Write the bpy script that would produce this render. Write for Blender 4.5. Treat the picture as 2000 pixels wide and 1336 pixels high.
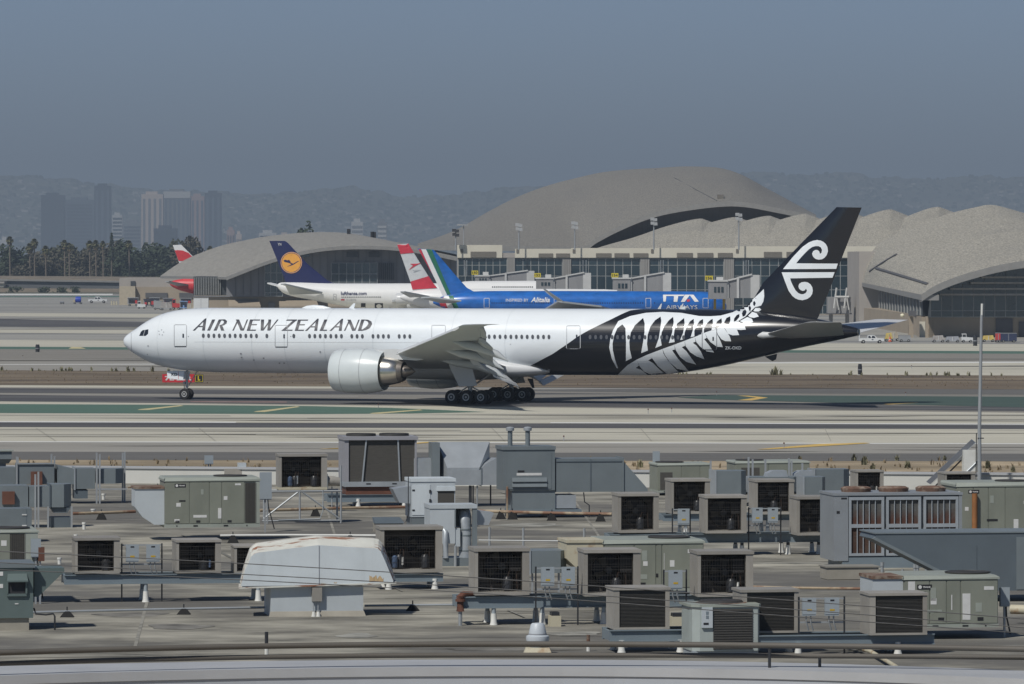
import bpy, math, random
from mathutils import Vector, Matrix
from mathutils.bvhtree import BVHTree
from mathutils.geometry import delaunay_2d_cdt
random.seed(7)
R = math.radians
sc = bpy.context.scene
for o in list(bpy.data.objects): bpy.data.objects.remove(o)
C = sc.collection
# ------------------------------------------------------------------ camera
F, H, YH = 10500.0, 13.3, 510.0        # focal length in photo pixels, eye height over the airfield, horizon row
cam = bpy.data.cameras.new('camera'); camo = bpy.data.objects.new('camera', cam); C.objects.link(camo)
cam.sensor_width = 36; cam.lens = F / 2000 * 36; cam.shift_y = (YH - 668) / 2000
cam.clip_start = 1; cam.clip_end = 80000
camo.location = (0, 0, H); camo.rotation_euler = (R(90), 0, 0); sc.camera = camo
sc.render.resolution_x, sc.render.resolution_y = 1024, 684
# ------------------------------------------------------------------ sky, sun, exposure
SUN_EL, SUN_AZ = 50.0, 215.0           # azimuth clockwise from +Y: behind the camera, to the left
w = bpy.data.worlds.new('World'); sc.world = w; w.use_nodes = True
nt = w.node_tree; bg = nt.nodes['Background']
sky = nt.nodes.new('ShaderNodeTexSky'); sky.sky_type = 'NISHITA'; sky.sun_disc = False
sky.sun_elevation = R(SUN_EL); sky.sun_rotation = R(SUN_AZ)
sky.altitude = 7500; sky.air_density = 1.0; sky.dust_density = 0.0; sky.ozone_density = 1.0
nt.links.new(sky.outputs[0], bg.inputs[0]); bg.inputs[1].default_value = 0.075
sl = bpy.data.lights.new('sun', 'SUN'); sl.energy = 3.3; sl.angle = R(2.0); sl.color = (1, .965, .905)
so = bpy.data.objects.new('sun', sl); C.objects.link(so)
_d = Vector((math.sin(R(SUN_AZ)) * math.cos(R(SUN_EL)), math.cos(R(SUN_AZ)) * math.cos(R(SUN_EL)), math.sin(R(SUN_EL))))
so.rotation_euler = _d.to_track_quat('Z', 'Y').to_euler(); so.location = (-200, -200, 300)
vs = sc.view_settings; vs.view_transform = 'Standard'; vs.look = 'None'; vs.exposure = 0.17; vs.gamma = 1
vs.use_curve_mapping = False
# ------------------------------------------------------------------ photo pixel helpers
def P(px, py, Y): return Vector(((px - 1000) / F * Y, Y, H + (YH - py) / F * Y))
def GY(py, z=0.0): return F * (H - z) / (py - YH)
def G(px, py, z=0.0): return P(px, py, GY(py, z))
# ------------------------------------------------------------------ objects
def tag(o, label=None, cat=None, group=None, kind=None):
    if label: o['label'] = label
    if cat: o['category'] = cat
    if group: o['group'] = group
    if kind: o['kind'] = kind
    return o
def empty(name, loc=(0, 0, 0), rz=0.0, label=None, cat=None, group=None):
    o = bpy.data.objects.new(name, None); C.objects.link(o); o.location = loc; o.rotation_euler = (0, 0, rz)
    o.empty_display_size = .3
    return tag(o, label, cat, group)
def obj(name, me, parent=None, loc=None):
    o = bpy.data.objects.new(name, me); C.objects.link(o)
    if parent: o.parent = parent
    if loc is not None: o.location = loc
    return o
def copy_tree(o, parent=None):
    c = o.copy(); C.objects.link(c); c.parent = parent
    for ch in o.children: copy_tree(ch, c)
    return c
class MB:
    def __init__(s): s.v = []; s.f = []; s.mi = []; s.mats = []; s.xf = None
    def mat(s, m):
        if m not in s.mats: s.mats.append(m)
        return s.mats.index(m)
    def add(s, vs_, fs, m):
        b = len(s.v); k = s.mat(m)
        for p in vs_:
            p = Vector(p); s.v.append(s.xf @ p if s.xf else p)
        for f in fs: s.f.append([b + i for i in f]); s.mi.append(k)
        return s
    def box(s, x0, x1, y0, y1, z0, z1, m):
        v = [(x, y, z) for z in (z0, z1) for y in (y0, y1) for x in (x0, x1)]
        return s.add(v, [(0, 2, 3, 1), (4, 5, 7, 6), (0, 1, 5, 4), (2, 6, 7, 3), (0, 4, 6, 2), (1, 3, 7, 5)], m)
    def hexa(s, v, m):     # 8 corners: bottom ring 0-3 then top ring 4-7
        return s.add(v, [(3, 2, 1, 0), (4, 5, 6, 7), (0, 1, 5, 4), (1, 2, 6, 5), (2, 3, 7, 6), (3, 0, 4, 7)], m)
    def plate(s, pts, off, m):       # a polygon thickened by the vector off
        n = len(pts); off = Vector(off); v = [Vector(p) for p in pts] + [Vector(p) + off for p in pts]
        return s.add(v, [list(range(n))[::-1], list(range(n, 2 * n))] + [(i, (i + 1) % n, n + (i + 1) % n, n + i) for i in range(n)], m)
    def poly(s, pts, m): return s.add(pts, [list(range(len(pts)))], m)
    def tube(s, pts, r, m, n=8, caps=True):
        pts = [Vector(p) for p in pts]; rs = r if isinstance(r, (list, tuple)) else [r] * len(pts); rings = []; up = None
        for i, p in enumerate(pts):
            t = (pts[min(i + 1, len(pts) - 1)] - pts[max(i - 1, 0)]).normalized()
            if up is None: up = Vector((0, 0, 1)) if abs(t.z) < .9 else Vector((1, 0, 0))
            u = t.cross(up); u = u.normalized() if u.length > 1e-6 else t.orthogonal().normalized(); w_ = u.cross(t)
            rings.append([p + (u * math.cos(a) + w_ * math.sin(a)) * rs[i] for a in [2 * math.pi * k / n for k in range(n)]])
        v = [q for r_ in rings for q in r_]; f = []
        for i in range(len(pts) - 1):
            for k in range(n): f.append((i * n + k, i * n + (k + 1) % n, (i + 1) * n + (k + 1) % n, (i + 1) * n + k))
        if caps: f += [list(range(n))[::-1], [(len(pts) - 1) * n + k for k in range(n)]]
        return s.add(v, f, m)
    def cyl(s, p0, p1, r, m, n=12, r1=None): return s.tube([p0, p1], [r, r if r1 is None else r1], m, n)
    def lathe(s, prof, m, n=24, o=(0, 0, 0), ax='z', caps=True):       # prof: (radius, height)
        v = []; f = []
        for r, h in prof:
            for k in range(n):
                a = 2 * math.pi * k / n; c, d = r * math.cos(a), r * math.sin(a)
                q = (c, d, h) if ax == 'z' else ((h, c, d) if ax == 'x' else (c, h, d))
                v.append((q[0] + o[0], q[1] + o[1], q[2] + o[2]))
        for i in range(len(prof) - 1):
            for k in range(n): f.append((i * n + k, i * n + (k + 1) % n, (i + 1) * n + (k + 1) % n, (i + 1) * n + k))
        if caps: f += [list(range(n))[::-1], [(len(prof) - 1) * n + k for k in range(n)]]
        return s.add(v, f, m)
    def grid(s, rows, m, closed=False):
        nc = len(rows[0]); v = [p for r in rows for p in r]; f = []
        for i in range(len(rows) - 1):
            for k in range(nc if closed else nc - 1):
                f.append((i * nc + k, i * nc + (k + 1) % nc, (i + 1) * nc + (k + 1) % nc, (i + 1) * nc + k))
        return s.add(v, f, m)
    def mesh(s, name, smooth=False, fixn=False):
        me = bpy.data.meshes.new(name); me.from_pydata([tuple(p) for p in s.v], [], s.f)
        for m in s.mats: me.materials.append(m)
        me.polygons.foreach_set('material_index', s.mi)
        if fixn:
            import bmesh
            b = bmesh.new(); b.from_mesh(me); bmesh.ops.recalc_face_normals(b, faces=b.faces); b.to_mesh(me); b.free()
        if smooth:
            me.polygons.foreach_set('use_smooth', [True] * len(me.polygons)); me.set_sharp_from_angle(angle=R(38))
        me.update(); return me
    def build(s, name, parent=None, smooth=False, loc=None, fixn=False): return obj(name, s.mesh(name, smooth, fixn), parent, loc)
# ------------------------------------------------------------------ materials
MATS = {}
def mat(name, col, rough=.6, metal=0.0, var=.12, scale=1.0, stretch=(1, 1, 1), stain=0.0, stain_col=None, stain_scale=.3,
        stain_stretch=(1, 1, 1), spec=.5, bump=0.0, coat=0.0, lo=.52, hi=.7, rnd=0.0, detail=5):
    if name in MATS: return MATS[name]
    m = bpy.data.materials.new(name); m.use_nodes = True; t = m.node_tree; N = t.nodes; L = t.links
    b = N['Principled BSDF']; b.inputs['Roughness'].default_value = rough; b.inputs['Metallic'].default_value = metal
    b.inputs['Specular IOR Level'].default_value = spec; b.inputs['Coat Weight'].default_value = coat
    b.inputs['Coat Roughness'].default_value = .08
    tc = N.new('ShaderNodeTexCoord')
    def noise(sc_, st, dt):
        mp = N.new('ShaderNodeMapping'); mp.inputs['Scale'].default_value = st; L.new(tc.outputs['Object'], mp.inputs[0])
        n = N.new('ShaderNodeTexNoise'); n.inputs['Scale'].default_value = sc_; n.inputs['Detail'].default_value = dt
        n.inputs['Roughness'].default_value = .62; L.new(mp.outputs[0], n.inputs['Vector']); return n
    n1 = noise(scale, stretch, detail)
    mr = N.new('ShaderNodeMapRange'); mr.inputs[1].default_value = .25; mr.inputs[2].default_value = .75
    mr.inputs[3].default_value = 1 - var; mr.inputs[4].default_value = 1 + var; L.new(n1.outputs[0], mr.inputs[0])
    mx = N.new('ShaderNodeMix'); mx.data_type = 'RGBA'; mx.blend_type = 'MULTIPLY'; mx.inputs[0].default_value = 1
    mx.inputs[6].default_value = (*col, 1); L.new(mr.outputs[0], mx.inputs[7]); out = mx.outputs[2]
    if rnd:
        oi = N.new('ShaderNodeObjectInfo'); r2 = N.new('ShaderNodeMapRange'); r2.inputs[3].default_value = 1 - rnd; r2.inputs[4].default_value = 1 + rnd
        L.new(oi.outputs['Random'], r2.inputs[0]); m3 = N.new('ShaderNodeMix'); m3.data_type = 'RGBA'; m3.blend_type = 'MULTIPLY'; m3.inputs[0].default_value = 1
        L.new(out, m3.inputs[6]); L.new(r2.outputs[0], m3.inputs[7]); out = m3.outputs[2]
    if stain:
        n2 = noise(stain_scale, stain_stretch, 6)
        r3 = N.new('ShaderNodeMapRange'); r3.inputs[1].default_value = lo; r3.inputs[2].default_value = hi; r3.inputs[4].default_value = stain
        L.new(n2.outputs[0], r3.inputs[0]); m2 = N.new('ShaderNodeMix'); m2.data_type = 'RGBA'
        m2.inputs[7].default_value = (*(stain_col or tuple(c * .5 for c in col)), 1)
        L.new(r3.outputs[0], m2.inputs[0]); L.new(out, m2.inputs[6]); out = m2.outputs[2]
    L.new(out, b.inputs['Base Color'])
    if bump:
        bp = N.new('ShaderNodeBump'); bp.inputs['Strength'].default_value = bump; bp.inputs['Distance'].default_value = .05
        L.new(n1.outputs[0], bp.inputs['Height']); L.new(bp.outputs[0], b.inputs['Normal'])
    MATS[name] = m; return m
def srgb(r, g, b):
    f = lambda c: (c / 255 / 12.92) if c <= 10 else ((c / 255 + .055) / 1.055) ** 2.4
    return (f(r), f(g), f(b))
# ------------------------------------------------------------------ flat print laid on a surface
def text_polys(s, bold=0.0, shear=0.0):
    cu = bpy.data.curves.new('t', 'FONT'); cu.body = s; cu.offset = bold; cu.shear = shear; cu.resolution_u = 3; cu.fill_mode = 'FRONT'
    o = bpy.data.objects.new('t', cu); C.objects.link(o)
    dg = bpy.context.evaluated_depsgraph_get(); dg.update(); me = o.evaluated_get(dg).to_mesh()
    v = [(p.co.x, p.co.y) for p in me.vertices]; f = [list(p.vertices) for p in me.polygons]
    o.evaluated_get(dg).to_mesh_clear(); bpy.data.objects.remove(o); bpy.data.curves.remove(cu); return v, f
def text_box(s, x0, x1, yt, yb, bold=0.0, shear=0.0, tilt=0.0):
    """lettering as triangles filling a pixel box (y down)"""
    v, f = text_polys(s, bold, shear)
    a0 = min(p[0] for p in v); a1 = max(p[0] for p in v); b0 = min(p[1] for p in v); b1 = max(p[1] for p in v)
    pv = [(x0 + (p[0] - a0) / (a1 - a0) * (x1 - x0), yb + (p[1] - b0) / (b1 - b0) * (yt - yb) + tilt * (p[0] - a0) / (a1 - a0)) for p in v]
    return [[pv[i] for i in q] for q in f]
def text_mesh(name, s, w_, h_, m, bold=0.0, parent=None, mtx=None):
    """lettering w_ x h_ metres in the local x-z plane facing -y, origin at its lower left"""
    mb = MB(); mb.xf = mtx
    for q in text_box(s, 0, w_, h_, 0, bold): mb.poly([(x, 0, z) for x, z in q], m)
    return mb.build(name, parent)
def decal(name, layers, bvh, inv, parent, off=.02, step=6.0, clip=None):
    """layers: list of (polygons in photo pixels, material); later layers lie on top. Cast onto the surface behind them."""
    vs2, fs, lay = [], [], []
    for li, (polys, m) in enumerate(layers):
        for p in polys:
            a = sum(p[i][0] * p[(i + 1) % len(p)][1] - p[(i + 1) % len(p)][0] * p[i][1] for i in range(len(p)))
            if abs(a) < 1e-4: continue
            if a < 0: p = p[::-1]
            q2 = []
            for i_ in range(len(p)):
                u, v_ = Vector(p[i_]), Vector(p[(i_ + 1) % len(p)]); n_ = max(1, int((v_ - u).length / 3.0))
                q2 += [tuple(u.lerp(v_, k_ / n_)) for k_ in range(n_)]
            p = q2
            b = len(vs2); vs2 += [Vector(q) for q in p]; fs.append(list(range(b, b + len(p)))); lay.append(li)
    xs = [q.x for q in vs2]; ys = [q.y for q in vs2]; ci = -1
    if clip:
        cx_ = sum(q[0] for q in clip) / len(clip); cy_ = sum(q[1] for q in clip) / len(clip)
        clip = [(cx_ + (q[0] - cx_) * .99, cy_ + (q[1] - cy_) * .99) for q in clip]
        a = sum(clip[i][0] * clip[(i + 1) % len(clip)][1] - clip[(i + 1) % len(clip)][0] * clip[i][1] for i in range(len(clip)))
        if a < 0: clip = clip[::-1]
        b = len(vs2); vs2 += [Vector(q) for q in clip]; ci = len(fs); fs.append(list(range(b, b + len(clip)))); lay.append(-1)
    if step:
        x = min(xs)
        while x < max(xs):
            y = min(ys)
            while y < max(ys): vs2.append(Vector((x, y))); y += step
            x += step
    ov, oe, of, _, _, src = delaunay_2d_cdt(vs2, [], fs, 0, 1e-4)
    mats = [m for _, m in layers]; o_ = inv @ Vector((0, 0, H)); cache = {}; mb = MB()
    def hit(i):
        if i not in cache:
            q = ov[i]; d = ((inv.to_3x3()) @ (P(q.x, q.y, 100) - Vector((0, 0, H)))).normalized()
            h = bvh.ray_cast(o_, d)
            cache[i] = None if h[0] is None else (h[0] + (h[1] if h[1].dot(d) < 0 else -h[1]) * off)
        return cache[i]
    idx = {}
    for f, s_ in zip(of, src):
        if not s_ or (clip and (ci not in s_ or len(s_) < 2)): continue
        pts = [hit(i) for i in f]
        if any(p is None for p in pts): continue
        if max((pts[a] - pts[a - 1]).length for a in range(3)) > 6: continue
        k = mb.mat(mats[max(lay[j] for j in s_)]); ids = []
        for i, p in zip(f, pts):
            if i not in idx: idx[i] = len(mb.v); mb.v.append(p)
            ids.append(idx[i])
        mb.f.append(ids); mb.mi.append(k)
    if not mb.f: return None
    o = mb.build(name, parent)
    return o
def zoomed(pts, ox, oy, s): return [(ox + x * s, oy + y * s) for x, y in pts]
def spline(pts, n):      # Catmull-Rom through pts, n samples per span
    out = []
    for i in range(len(pts) - 1):
        p0, p1, p2, p3 = pts[max(i - 1, 0)], pts[i], pts[i + 1], pts[min(i + 2, len(pts) - 1)]
        for k in range(n):
            t = k / n
            out.append(tuple(.5 * (2 * b + (c - a) * t + (2 * a - 5 * b + 4 * c - d) * t * t + (3 * b - a - 3 * c + d) * t ** 3) for a, b, c, d in zip(p0, p1, p2, p3)))
    out.append(tuple(pts[-1])); return out
HAZE = 1.15e-4
# ================================================================== airfield ground
m_land = mat('land', (.16, .145, .11), .95, var=.3, scale=.004, stain=.6, stain_col=(.07, .08, .05), stain_scale=.003)
m_dirt = mat('dry_dirt', (.40, .32, .21), .95, var=.5, scale=.15, stretch=(.5, 1, 1), stain=.75, stain_col=(.17, .135, .085), stain_scale=.09, stain_stretch=(.35, 1, 1), lo=.45, hi=.62)
m_apron = mat('apron_concrete', (.34, .33, .295), .85, var=.16, scale=1.0, stretch=(.004, .06, 1), stain=.9, stain_col=(.17, .17, .168), stain_scale=1.0, stain_stretch=(.008, .055, 1), lo=.45, hi=.6)
m_conc = mat('runway_concrete', (.51, .485, .395), .85, var=.1, scale=1.0, stretch=(.01, .16, 1), stain=.5, stain_col=(.25, .24, .21), stain_scale=1.0, stain_stretch=(.012, .1, 1), lo=.5, hi=.75)
m_shldr = mat('shoulder_concrete', (.30, .285, .25), .9, var=.1, scale=1.0, stretch=(.012, .2, 1), stain=.4, stain_col=(.2, .19, .17), stain_scale=1.0, stain_stretch=(.01, .15, 1))
m_asph = mat('asphalt', (.13, .125, .115), .9, var=.15, scale=1.0, stretch=(.02, .3, 1), stain=.4, stain_col=(.19, .18, .16), stain_scale=1.0, stain_stretch=(.01, .1, 1))
m_asph2 = mat('worn_asphalt', (.23, .215, .185), .9, var=.12, scale=1.0, stretch=(.01, .15, 1), stain=.4, stain_col=(.17, .16, .145), stain_scale=1.0, stain_stretch=(.01, .08, 1))
m_rubber = mat('rubber_marks', (.075, .073, .074), .85, var=.2, scale=1.0, stretch=(.012, .4, 1), stain=.7, stain_col=(.19, .185, .17), stain_scale=1.0, stain_stretch=(.006, .3, 1), lo=.5, hi=.68)
m_green = mat('green_paint', (.075, .145, .108), .85, var=.15, scale=1.0, stretch=(.03, .3, 1), stain=.5, stain_col=(.11, .14, .11), stain_scale=1.0, stain_stretch=(.02, .2, 1))
m_dgreen = mat('dark_green_paint', (.055, .09, .073), .85, var=.15, scale=1.0, stretch=(.03, .3, 1), stain=.4, stain_col=(.07, .09, .075), stain_scale=1.0, stain_stretch=(.02, .2, 1))
m_wpaint = mat('white_paint', (.68, .68, .64), .8, var=.15, scale=1.0, stretch=(.1, 1, 1))
m_ypaint = mat('yellow_paint', (.62, .42, .12), .8, var=.15, scale=1.0, stretch=(.1, 1, 1))
m_cream = mat('faded_yellow_paint', (.55, .48, .26), .8, var=.15, scale=1.0, stretch=(.1, 1, 1))
m_redmk = mat('red_marking', (.22, .14, .125), .85, var=.3, scale=1.0, stretch=(.3, 1, 1), stain=.8, stain_col=(.3, .28, .25), stain_scale=1.0, stain_stretch=(.4, .3, 1))
m_grass = mat('dead_grass', (.12, .09, .06), .95, var=.7, scale=.3, stretch=(.25, .7, 1), stain=.85, stain_col=(.22, .175, .115), stain_scale=.12, stain_stretch=(.2, .8, 1), lo=.45, hi=.6)
mb = MB(); mb.poly([(-40000, -3000, -.03), (40000, -3000, -.03), (40000, 42000, -.03), (-40000, 42000, -.03)], m_land)
tag(mb.build('ground'), kind='structure')
LC = [0]
def lz_(layer): LC[0] += 1; return .004 * layer + .0006 * LC[0]
def lin(a, b, x): return a + (b - a) * x / 2000.0
def band(name, yn, yf, m, layer, x0=-1500, x1=3500):
    """a strip between a near row (left, right) and a far row (left, right) of the photograph, on the ground"""
    z = lz_(layer); q = []
    for x in (x0, x1): q.append(G(x, lin(*yn, x), z))
    for x in (x1, x0): q.append(G(x, lin(*yf, x), z))
    mb = MB(); mb.poly(q, m); return tag(mb.build(name), kind='structure')
def sheet(name, pts, m, layer):
    z = lz_(layer); mb = MB(); mb.poly([G(x, y, z) for x, y in pts], m); return tag(mb.build(name), kind='structure')
mb = MB(); mb.poly([(-400, 60, 0), (400, 60, 0), (400, 420, 0), (-400, 420, 0)], m_dirt); tag(mb.build('dirt_verge'), kind='structure')
band('apron', (898, 901), (574, 577), m_apron, 1, -4000, 5000)
band('runway_asphalt_edge', (898, 901), (882, 886), m_asph, 2)
band('runway_shoulder', (882, 886), (862.5, 866.5), m_shldr, 2)
band('runway', (862.5, 866.5), (806, 810), m_conc, 2)
band('runway_marking', (863.4, 867.4), (861.8, 865.8), m_wpaint, 4)
band('rubber_streak', (834, 838), (824.5, 829), m_rubber, 3)
band('runway_marking', (824.6, 829.4), (822.6, 827.6), m_wpaint, 4, -1200, 461)
band('runway_marking', (823.0, 829.4), (821.2, 827.7), m_wpaint, 4, 1075, 3200)
band('taxiway_concrete', (806, 810), (784, 790), m_conc, 2)
band('taxiway', (784, 806), (756, 764), m_asph2, 3)
band('rubber_streak', (783.5, 803), (771, 795), m_rubber, 5)
sheet('rubber_streak', [(-1500, 759), (0, 767), (500, 770), (900, 771), (1300, 769.6), (900, 766), (500, 762), (0, 758), (-1500, 750)], m_rubber, 4)
band('taxiway_marking', (770.6, 784), (768.4, 782), m_shldr, 5, -1500, 700)
sheet('painted_island', [(-900, 806), (0, 806.5), (600, 808.5), (800, 807.5), (950, 804.6), (860, 800.5), (760, 796.5), (600, 793), (300, 790.5), (0, 789), (-900, 787)], m_green, 4)
for a, b in (((268, 800), (352, 792.2)), ((495, 804), (580, 794.2)), ((722, 807.2), (820, 800.6))):
    sheet('taxiway_marking', [(a[0], a[1] + .6), (a[0] + 22, a[1] + .6), (b[0] + 6, b[1] + .4), (b[0], b[1] - .8), (a[0] + 5, a[1] - .9)], m_cream, 5)
sheet('red_marking', [(372, 785.4), (560, 786.4), (560, 784), (372, 783.4)], m_redmk, 6)
band('taxiway_edge', (756.5, 764), (752, 761), m_conc, 4, -1500, 700)
band('painted_strip', (751.5, 761), (745, 756), m_green, 5, -1500, 560)
sheet('asphalt_strip', [(900, 762), (1300, 767), (2000, 770.5), (3500, 778), (3500, 764), (2000, 760), (1300, 758.5)], m_asph, 4)
sheet('painted_island', [(1322, 776.2), (1400, 771.4), (2000, 775), (2900, 780), (2900, 803), (2000, 795.5), (1700, 788.5), (1500, 783), (1380, 779.6)], m_dgreen, 6)
for q in ([(1440, 772.6), (1462, 772.8), (1500, 776.6), (1468, 782), (1440, 781.6), (1478, 776.6)], [(1725, 789), (1790, 785.8), (1796, 786.4), (1735, 790)]):
    sheet('taxiway_marking', q, m_ypaint, 7)
for q in ([(1478, 877.5), (1500, 877.5), (1700, 865.6), (1690, 864.6), (1600, 866.8)], [(622, 877), (668, 876.4), (860, 863.2), (846, 862.2)]):
    sheet('runway_marking', q, m_ypaint, 5)
band('grass_strip', (752, 760.5), (723, 733.5), m_grass, 5)
band('runway_lane', (723, 733.5), (706, 705.5), m_shldr, 2)
sheet('concrete_lane', [(1000, 733), (3000, 739), (3000, 707), (2000, 706.4), (1560, 706.4), (1000, 720)], m_conc, 3)
band('runway_marking', (712.4, 708.6), (711.4, 706.2), m_wpaint, 4)
band('asphalt_lane', (706, 705.5), (681.5, 690.5), m_asph2, 3)
band('painted_strip', (681.8, 690.8), (677, 686.2), m_green, 4)
sheet('taxiway_marking', [(134, 681), (168, 681), (158, 678), (140, 677.4)], m_cream, 5)
band('concrete_lane', (677, 686), (664, 672), m_conc, 2, -1500, 3500)
sheet('rubber_streak', [(-2500, 622), (0, 638), (300, 641), (520, 640), (300, 629), (0, 623), (-2500, 606)], m_rubber, 2)
band('concrete_lane', (650, 664), (642, 655), m_conc, 2, -2500, 1500)
band('concrete_lane', (618, 632), (611, 622), m_conc, 2, -2500, 900)
band('painted_strip', (580.4, 580.4), (578.2, 578.2), m_green, 3, -3500, 900)
band('runway_marking', (576.4, 577.6), (573.6, 574.8), m_wpaint, 4, -2500, 220)
# thin rubber and joint lines across the lanes
for ya, yb, xa, xb in ((838.6, 842.6, -900, 900), (842, 846, 900, 2900), (848, 851, -900, 500), (815, 819, 600, 2900), (811.6, 814, -900, 450)):
    band('pavement_joint', (ya, yb), (ya - .5, yb - .5), m_shldr, 4, xa, xb)
for xa, xb in ((70, 108), (388, 420), (960, 985), (1250, 1272), (1610, 1622)):
    sheet('pavement_joint', [(xa, 836), (xa + 1.2, 836), (xb + 1.2, 861), (xb, 861)], m_shldr, 5)
# long faint rubber and weather streaks, all along the lanes
rs = random.Random(3)
for k in range(60):
    zone = rs.choice(((838, 860, 4), (808, 820, 3), (866, 880, 3), (690, 704, 2), (600, 674, 3), (600, 674, 3), (712, 722, 2)))
    y = rs.uniform(*zone[:2]); x = rs.uniform(-300, 2100); ln = rs.uniform(150, 900); h = rs.uniform(.25, .9 if y > 700 else .7); sl_ = rs.uniform(-.001, .004)
    if 600 <= y <= 704: x = rs.choice((rs.uniform(-300, 300), rs.uniform(1500, 2100)))
    sheet('weather_streak', [(x, y), (x + ln * .3, y + h + sl_ * ln * .3), (x + ln, y + sl_ * ln), (x + ln * .6, y - h + sl_ * ln * .6)], m_shldr if y > 680 else rs.choice((m_asph2, m_conc)), 8)
# ------------------------------------------------------------------ weeds
m_weed = mat('weed', (.2, .19, .115), .9, var=.3, scale=3, rnd=.25); m_dryweed = mat('dry_weed', (.23, .18, .11), .9, var=.3, scale=3)
def tufts(name, spots, m, label):
    mb = MB()
    for (p, h, k) in spots:
        for _ in range(k):
            a = random.uniform(0, 6.28); r = random.uniform(.1, .5) * h; hh = h * random.uniform(.5, 1.1); q = random.uniform(0, .35) * h
            b = p + Vector((math.cos(a * 3) * q, math.sin(a * 3) * q, -.02)); d = Vector((-math.sin(a), math.cos(a), 0)) * h * .07
            mid = b + Vector((math.cos(a) * r * .4, math.sin(a) * r * .4, hh * .6)); t = b + Vector((math.cos(a) * r, math.sin(a) * r, hh))
            mb.add([b - d, b + d, mid + d * 1.5, mid - d * 1.5, t], [(0, 1, 2, 3), (3, 2, 4)], m)
    return tag(mb.build(name), label, 'weeds', kind='stuff')
sp = []
for i in range(1300):
    x = random.uniform(-300, 2300); ya, yb = lin(724, 735, x), lin(750, 758, x); sp.append((G(x, random.uniform(ya, yb), .02), random.uniform(.08, .25), 5))
tufts('dead_grass_tufts', sp, m_dryweed, 'short dead grass on the brown strip between the taxiways')
sp = []
for i in range(70):
    x = random.choice((random.uniform(-200, 420), random.uniform(1100, 2200))); sp.append((G(x, lin(724.5, 735, x), .02), random.uniform(.25, .7), 12))
for x, h in ((1515, 2.2), (1508, 1.5), (1525, 1.4), (1226, .9), (1810, .9), (1870, .8), (120, 1.3), (250, 1.5), (262, 1.2), (298, 1.6), (62, 1.1)): sp.append((G(x, lin(725, 735, x), .02), h * .5, 22))
tufts('taxiway_weeds', sp, m_weed, 'dark green weeds along the far edge of the brown strip')
sp = []
for i in range(260):
    x = random.uniform(-50, 2050); sp.append((G(x, random.uniform(899, 926), .0), random.uniform(.1, .4), 6))
tufts('verge_tufts', sp, m_dryweed, 'dry grass tufts on the sandy verge behind the flat roof')
for k, (x, y, h) in enumerate(((1250, 913, .9), (1562, 898, .5), (1668, 900, .8), (1688, 908, 1.0), (1752, 900, .7), (1772, 914, .9), (1845, 899, .6), (1930, 915, .9), (1978, 922, .7), (1705, 918, .8))):
    o = tufts('weed_clump', [(G(x, y), h * .62, 30)], m_weed, 'grey green weed clump growing in the sandy verge behind the flat roof'); del o['kind']; o['group'] = 'weed clumps on the verge'; o['category'] = 'weed'
# ================================================================== the taxiing airliner
m_white = mat('aircraft_white', (.81, .85, .87), .28, var=.03, scale=.4, coat=.3, stain=.12, stain_col=(.6, .61, .6), stain_scale=.35, stain_stretch=(.3, 1, 2))
m_black = mat('aircraft_black', (.010, .011, .015), .2, var=.1, scale=.4, coat=.4)
m_cowl = mat('cowl_paint', (.62, .665, .67), .3, var=.05, scale=.5, coat=.2)
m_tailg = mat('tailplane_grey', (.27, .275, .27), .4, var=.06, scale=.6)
m_grey = mat('aircraft_grey', (.43, .455, .465), .4, var=.06, scale=.6, stain=.25, stain_col=(.3, .3, .29), stain_scale=.6)
m_lgrey = mat('aircraft_light_grey', (.62, .63, .63), .35, var=.04, scale=.6)
m_metal = mat('bare_metal', (.62, .59, .54), .28, 1.0, var=.1, scale=1.5)
m_hot = mat('heat_stained_metal', (.2, .18, .165), .45, .8, var=.2, scale=2)
m_dark = mat('dark_cavity', (.025, .026, .03), .7)
m_glass = mat('dark_glass', (.02, .024, .03), .1, var=.05, spec=.8)
m_winglass = mat('cabin_glass', (.10, .105, .115), .25, var=.2, scale=.3)
m_tyre = mat('tyre_rubber', (.016, .016, .017), .8, var=.2, scale=4)
m_hub = mat('wheel_hub', (.45, .45, .44), .45, .3)
m_strut = mat('gear_strut', (.5, .5, .48), .4, .2)
m_line = mat('panel_line_grey', (.30, .31, .33), .5)
m_letter = mat('letter_dark', (.03, .032, .045), .35)
m_red = mat('sign_red', (.55, .03, .04), .5)
YAW = -R(20.6); A0 = Vector((-2.02, 505, 0)) - Matrix.Rotation(YAW, 3, 'Z') @ Vector((37.1, 0, 0))
plane = empty('airliner', A0, YAW, 'long white airliner with black tail and white fern pattern taxiing across the airfield', 'airplane')
AM = Matrix.Translation(A0) @ Matrix.Rotation(YAW, 4, 'Z'); AI = AM.inverted()
def fuselage_rows(secs, n=56, sub=5):
    rows = []
    for x, zt, zb, ry in spline(secs, sub):
        zc = (zt + zb) / 2; rz = max((zt - zb) / 2, .01); ry = max(ry, .01)
        rows.append([(x, ry * math.sin(2 * math.pi * k / n), zc + rz * math.cos(2 * math.pi * k / n)) for k in range(n)])
    return rows
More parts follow.
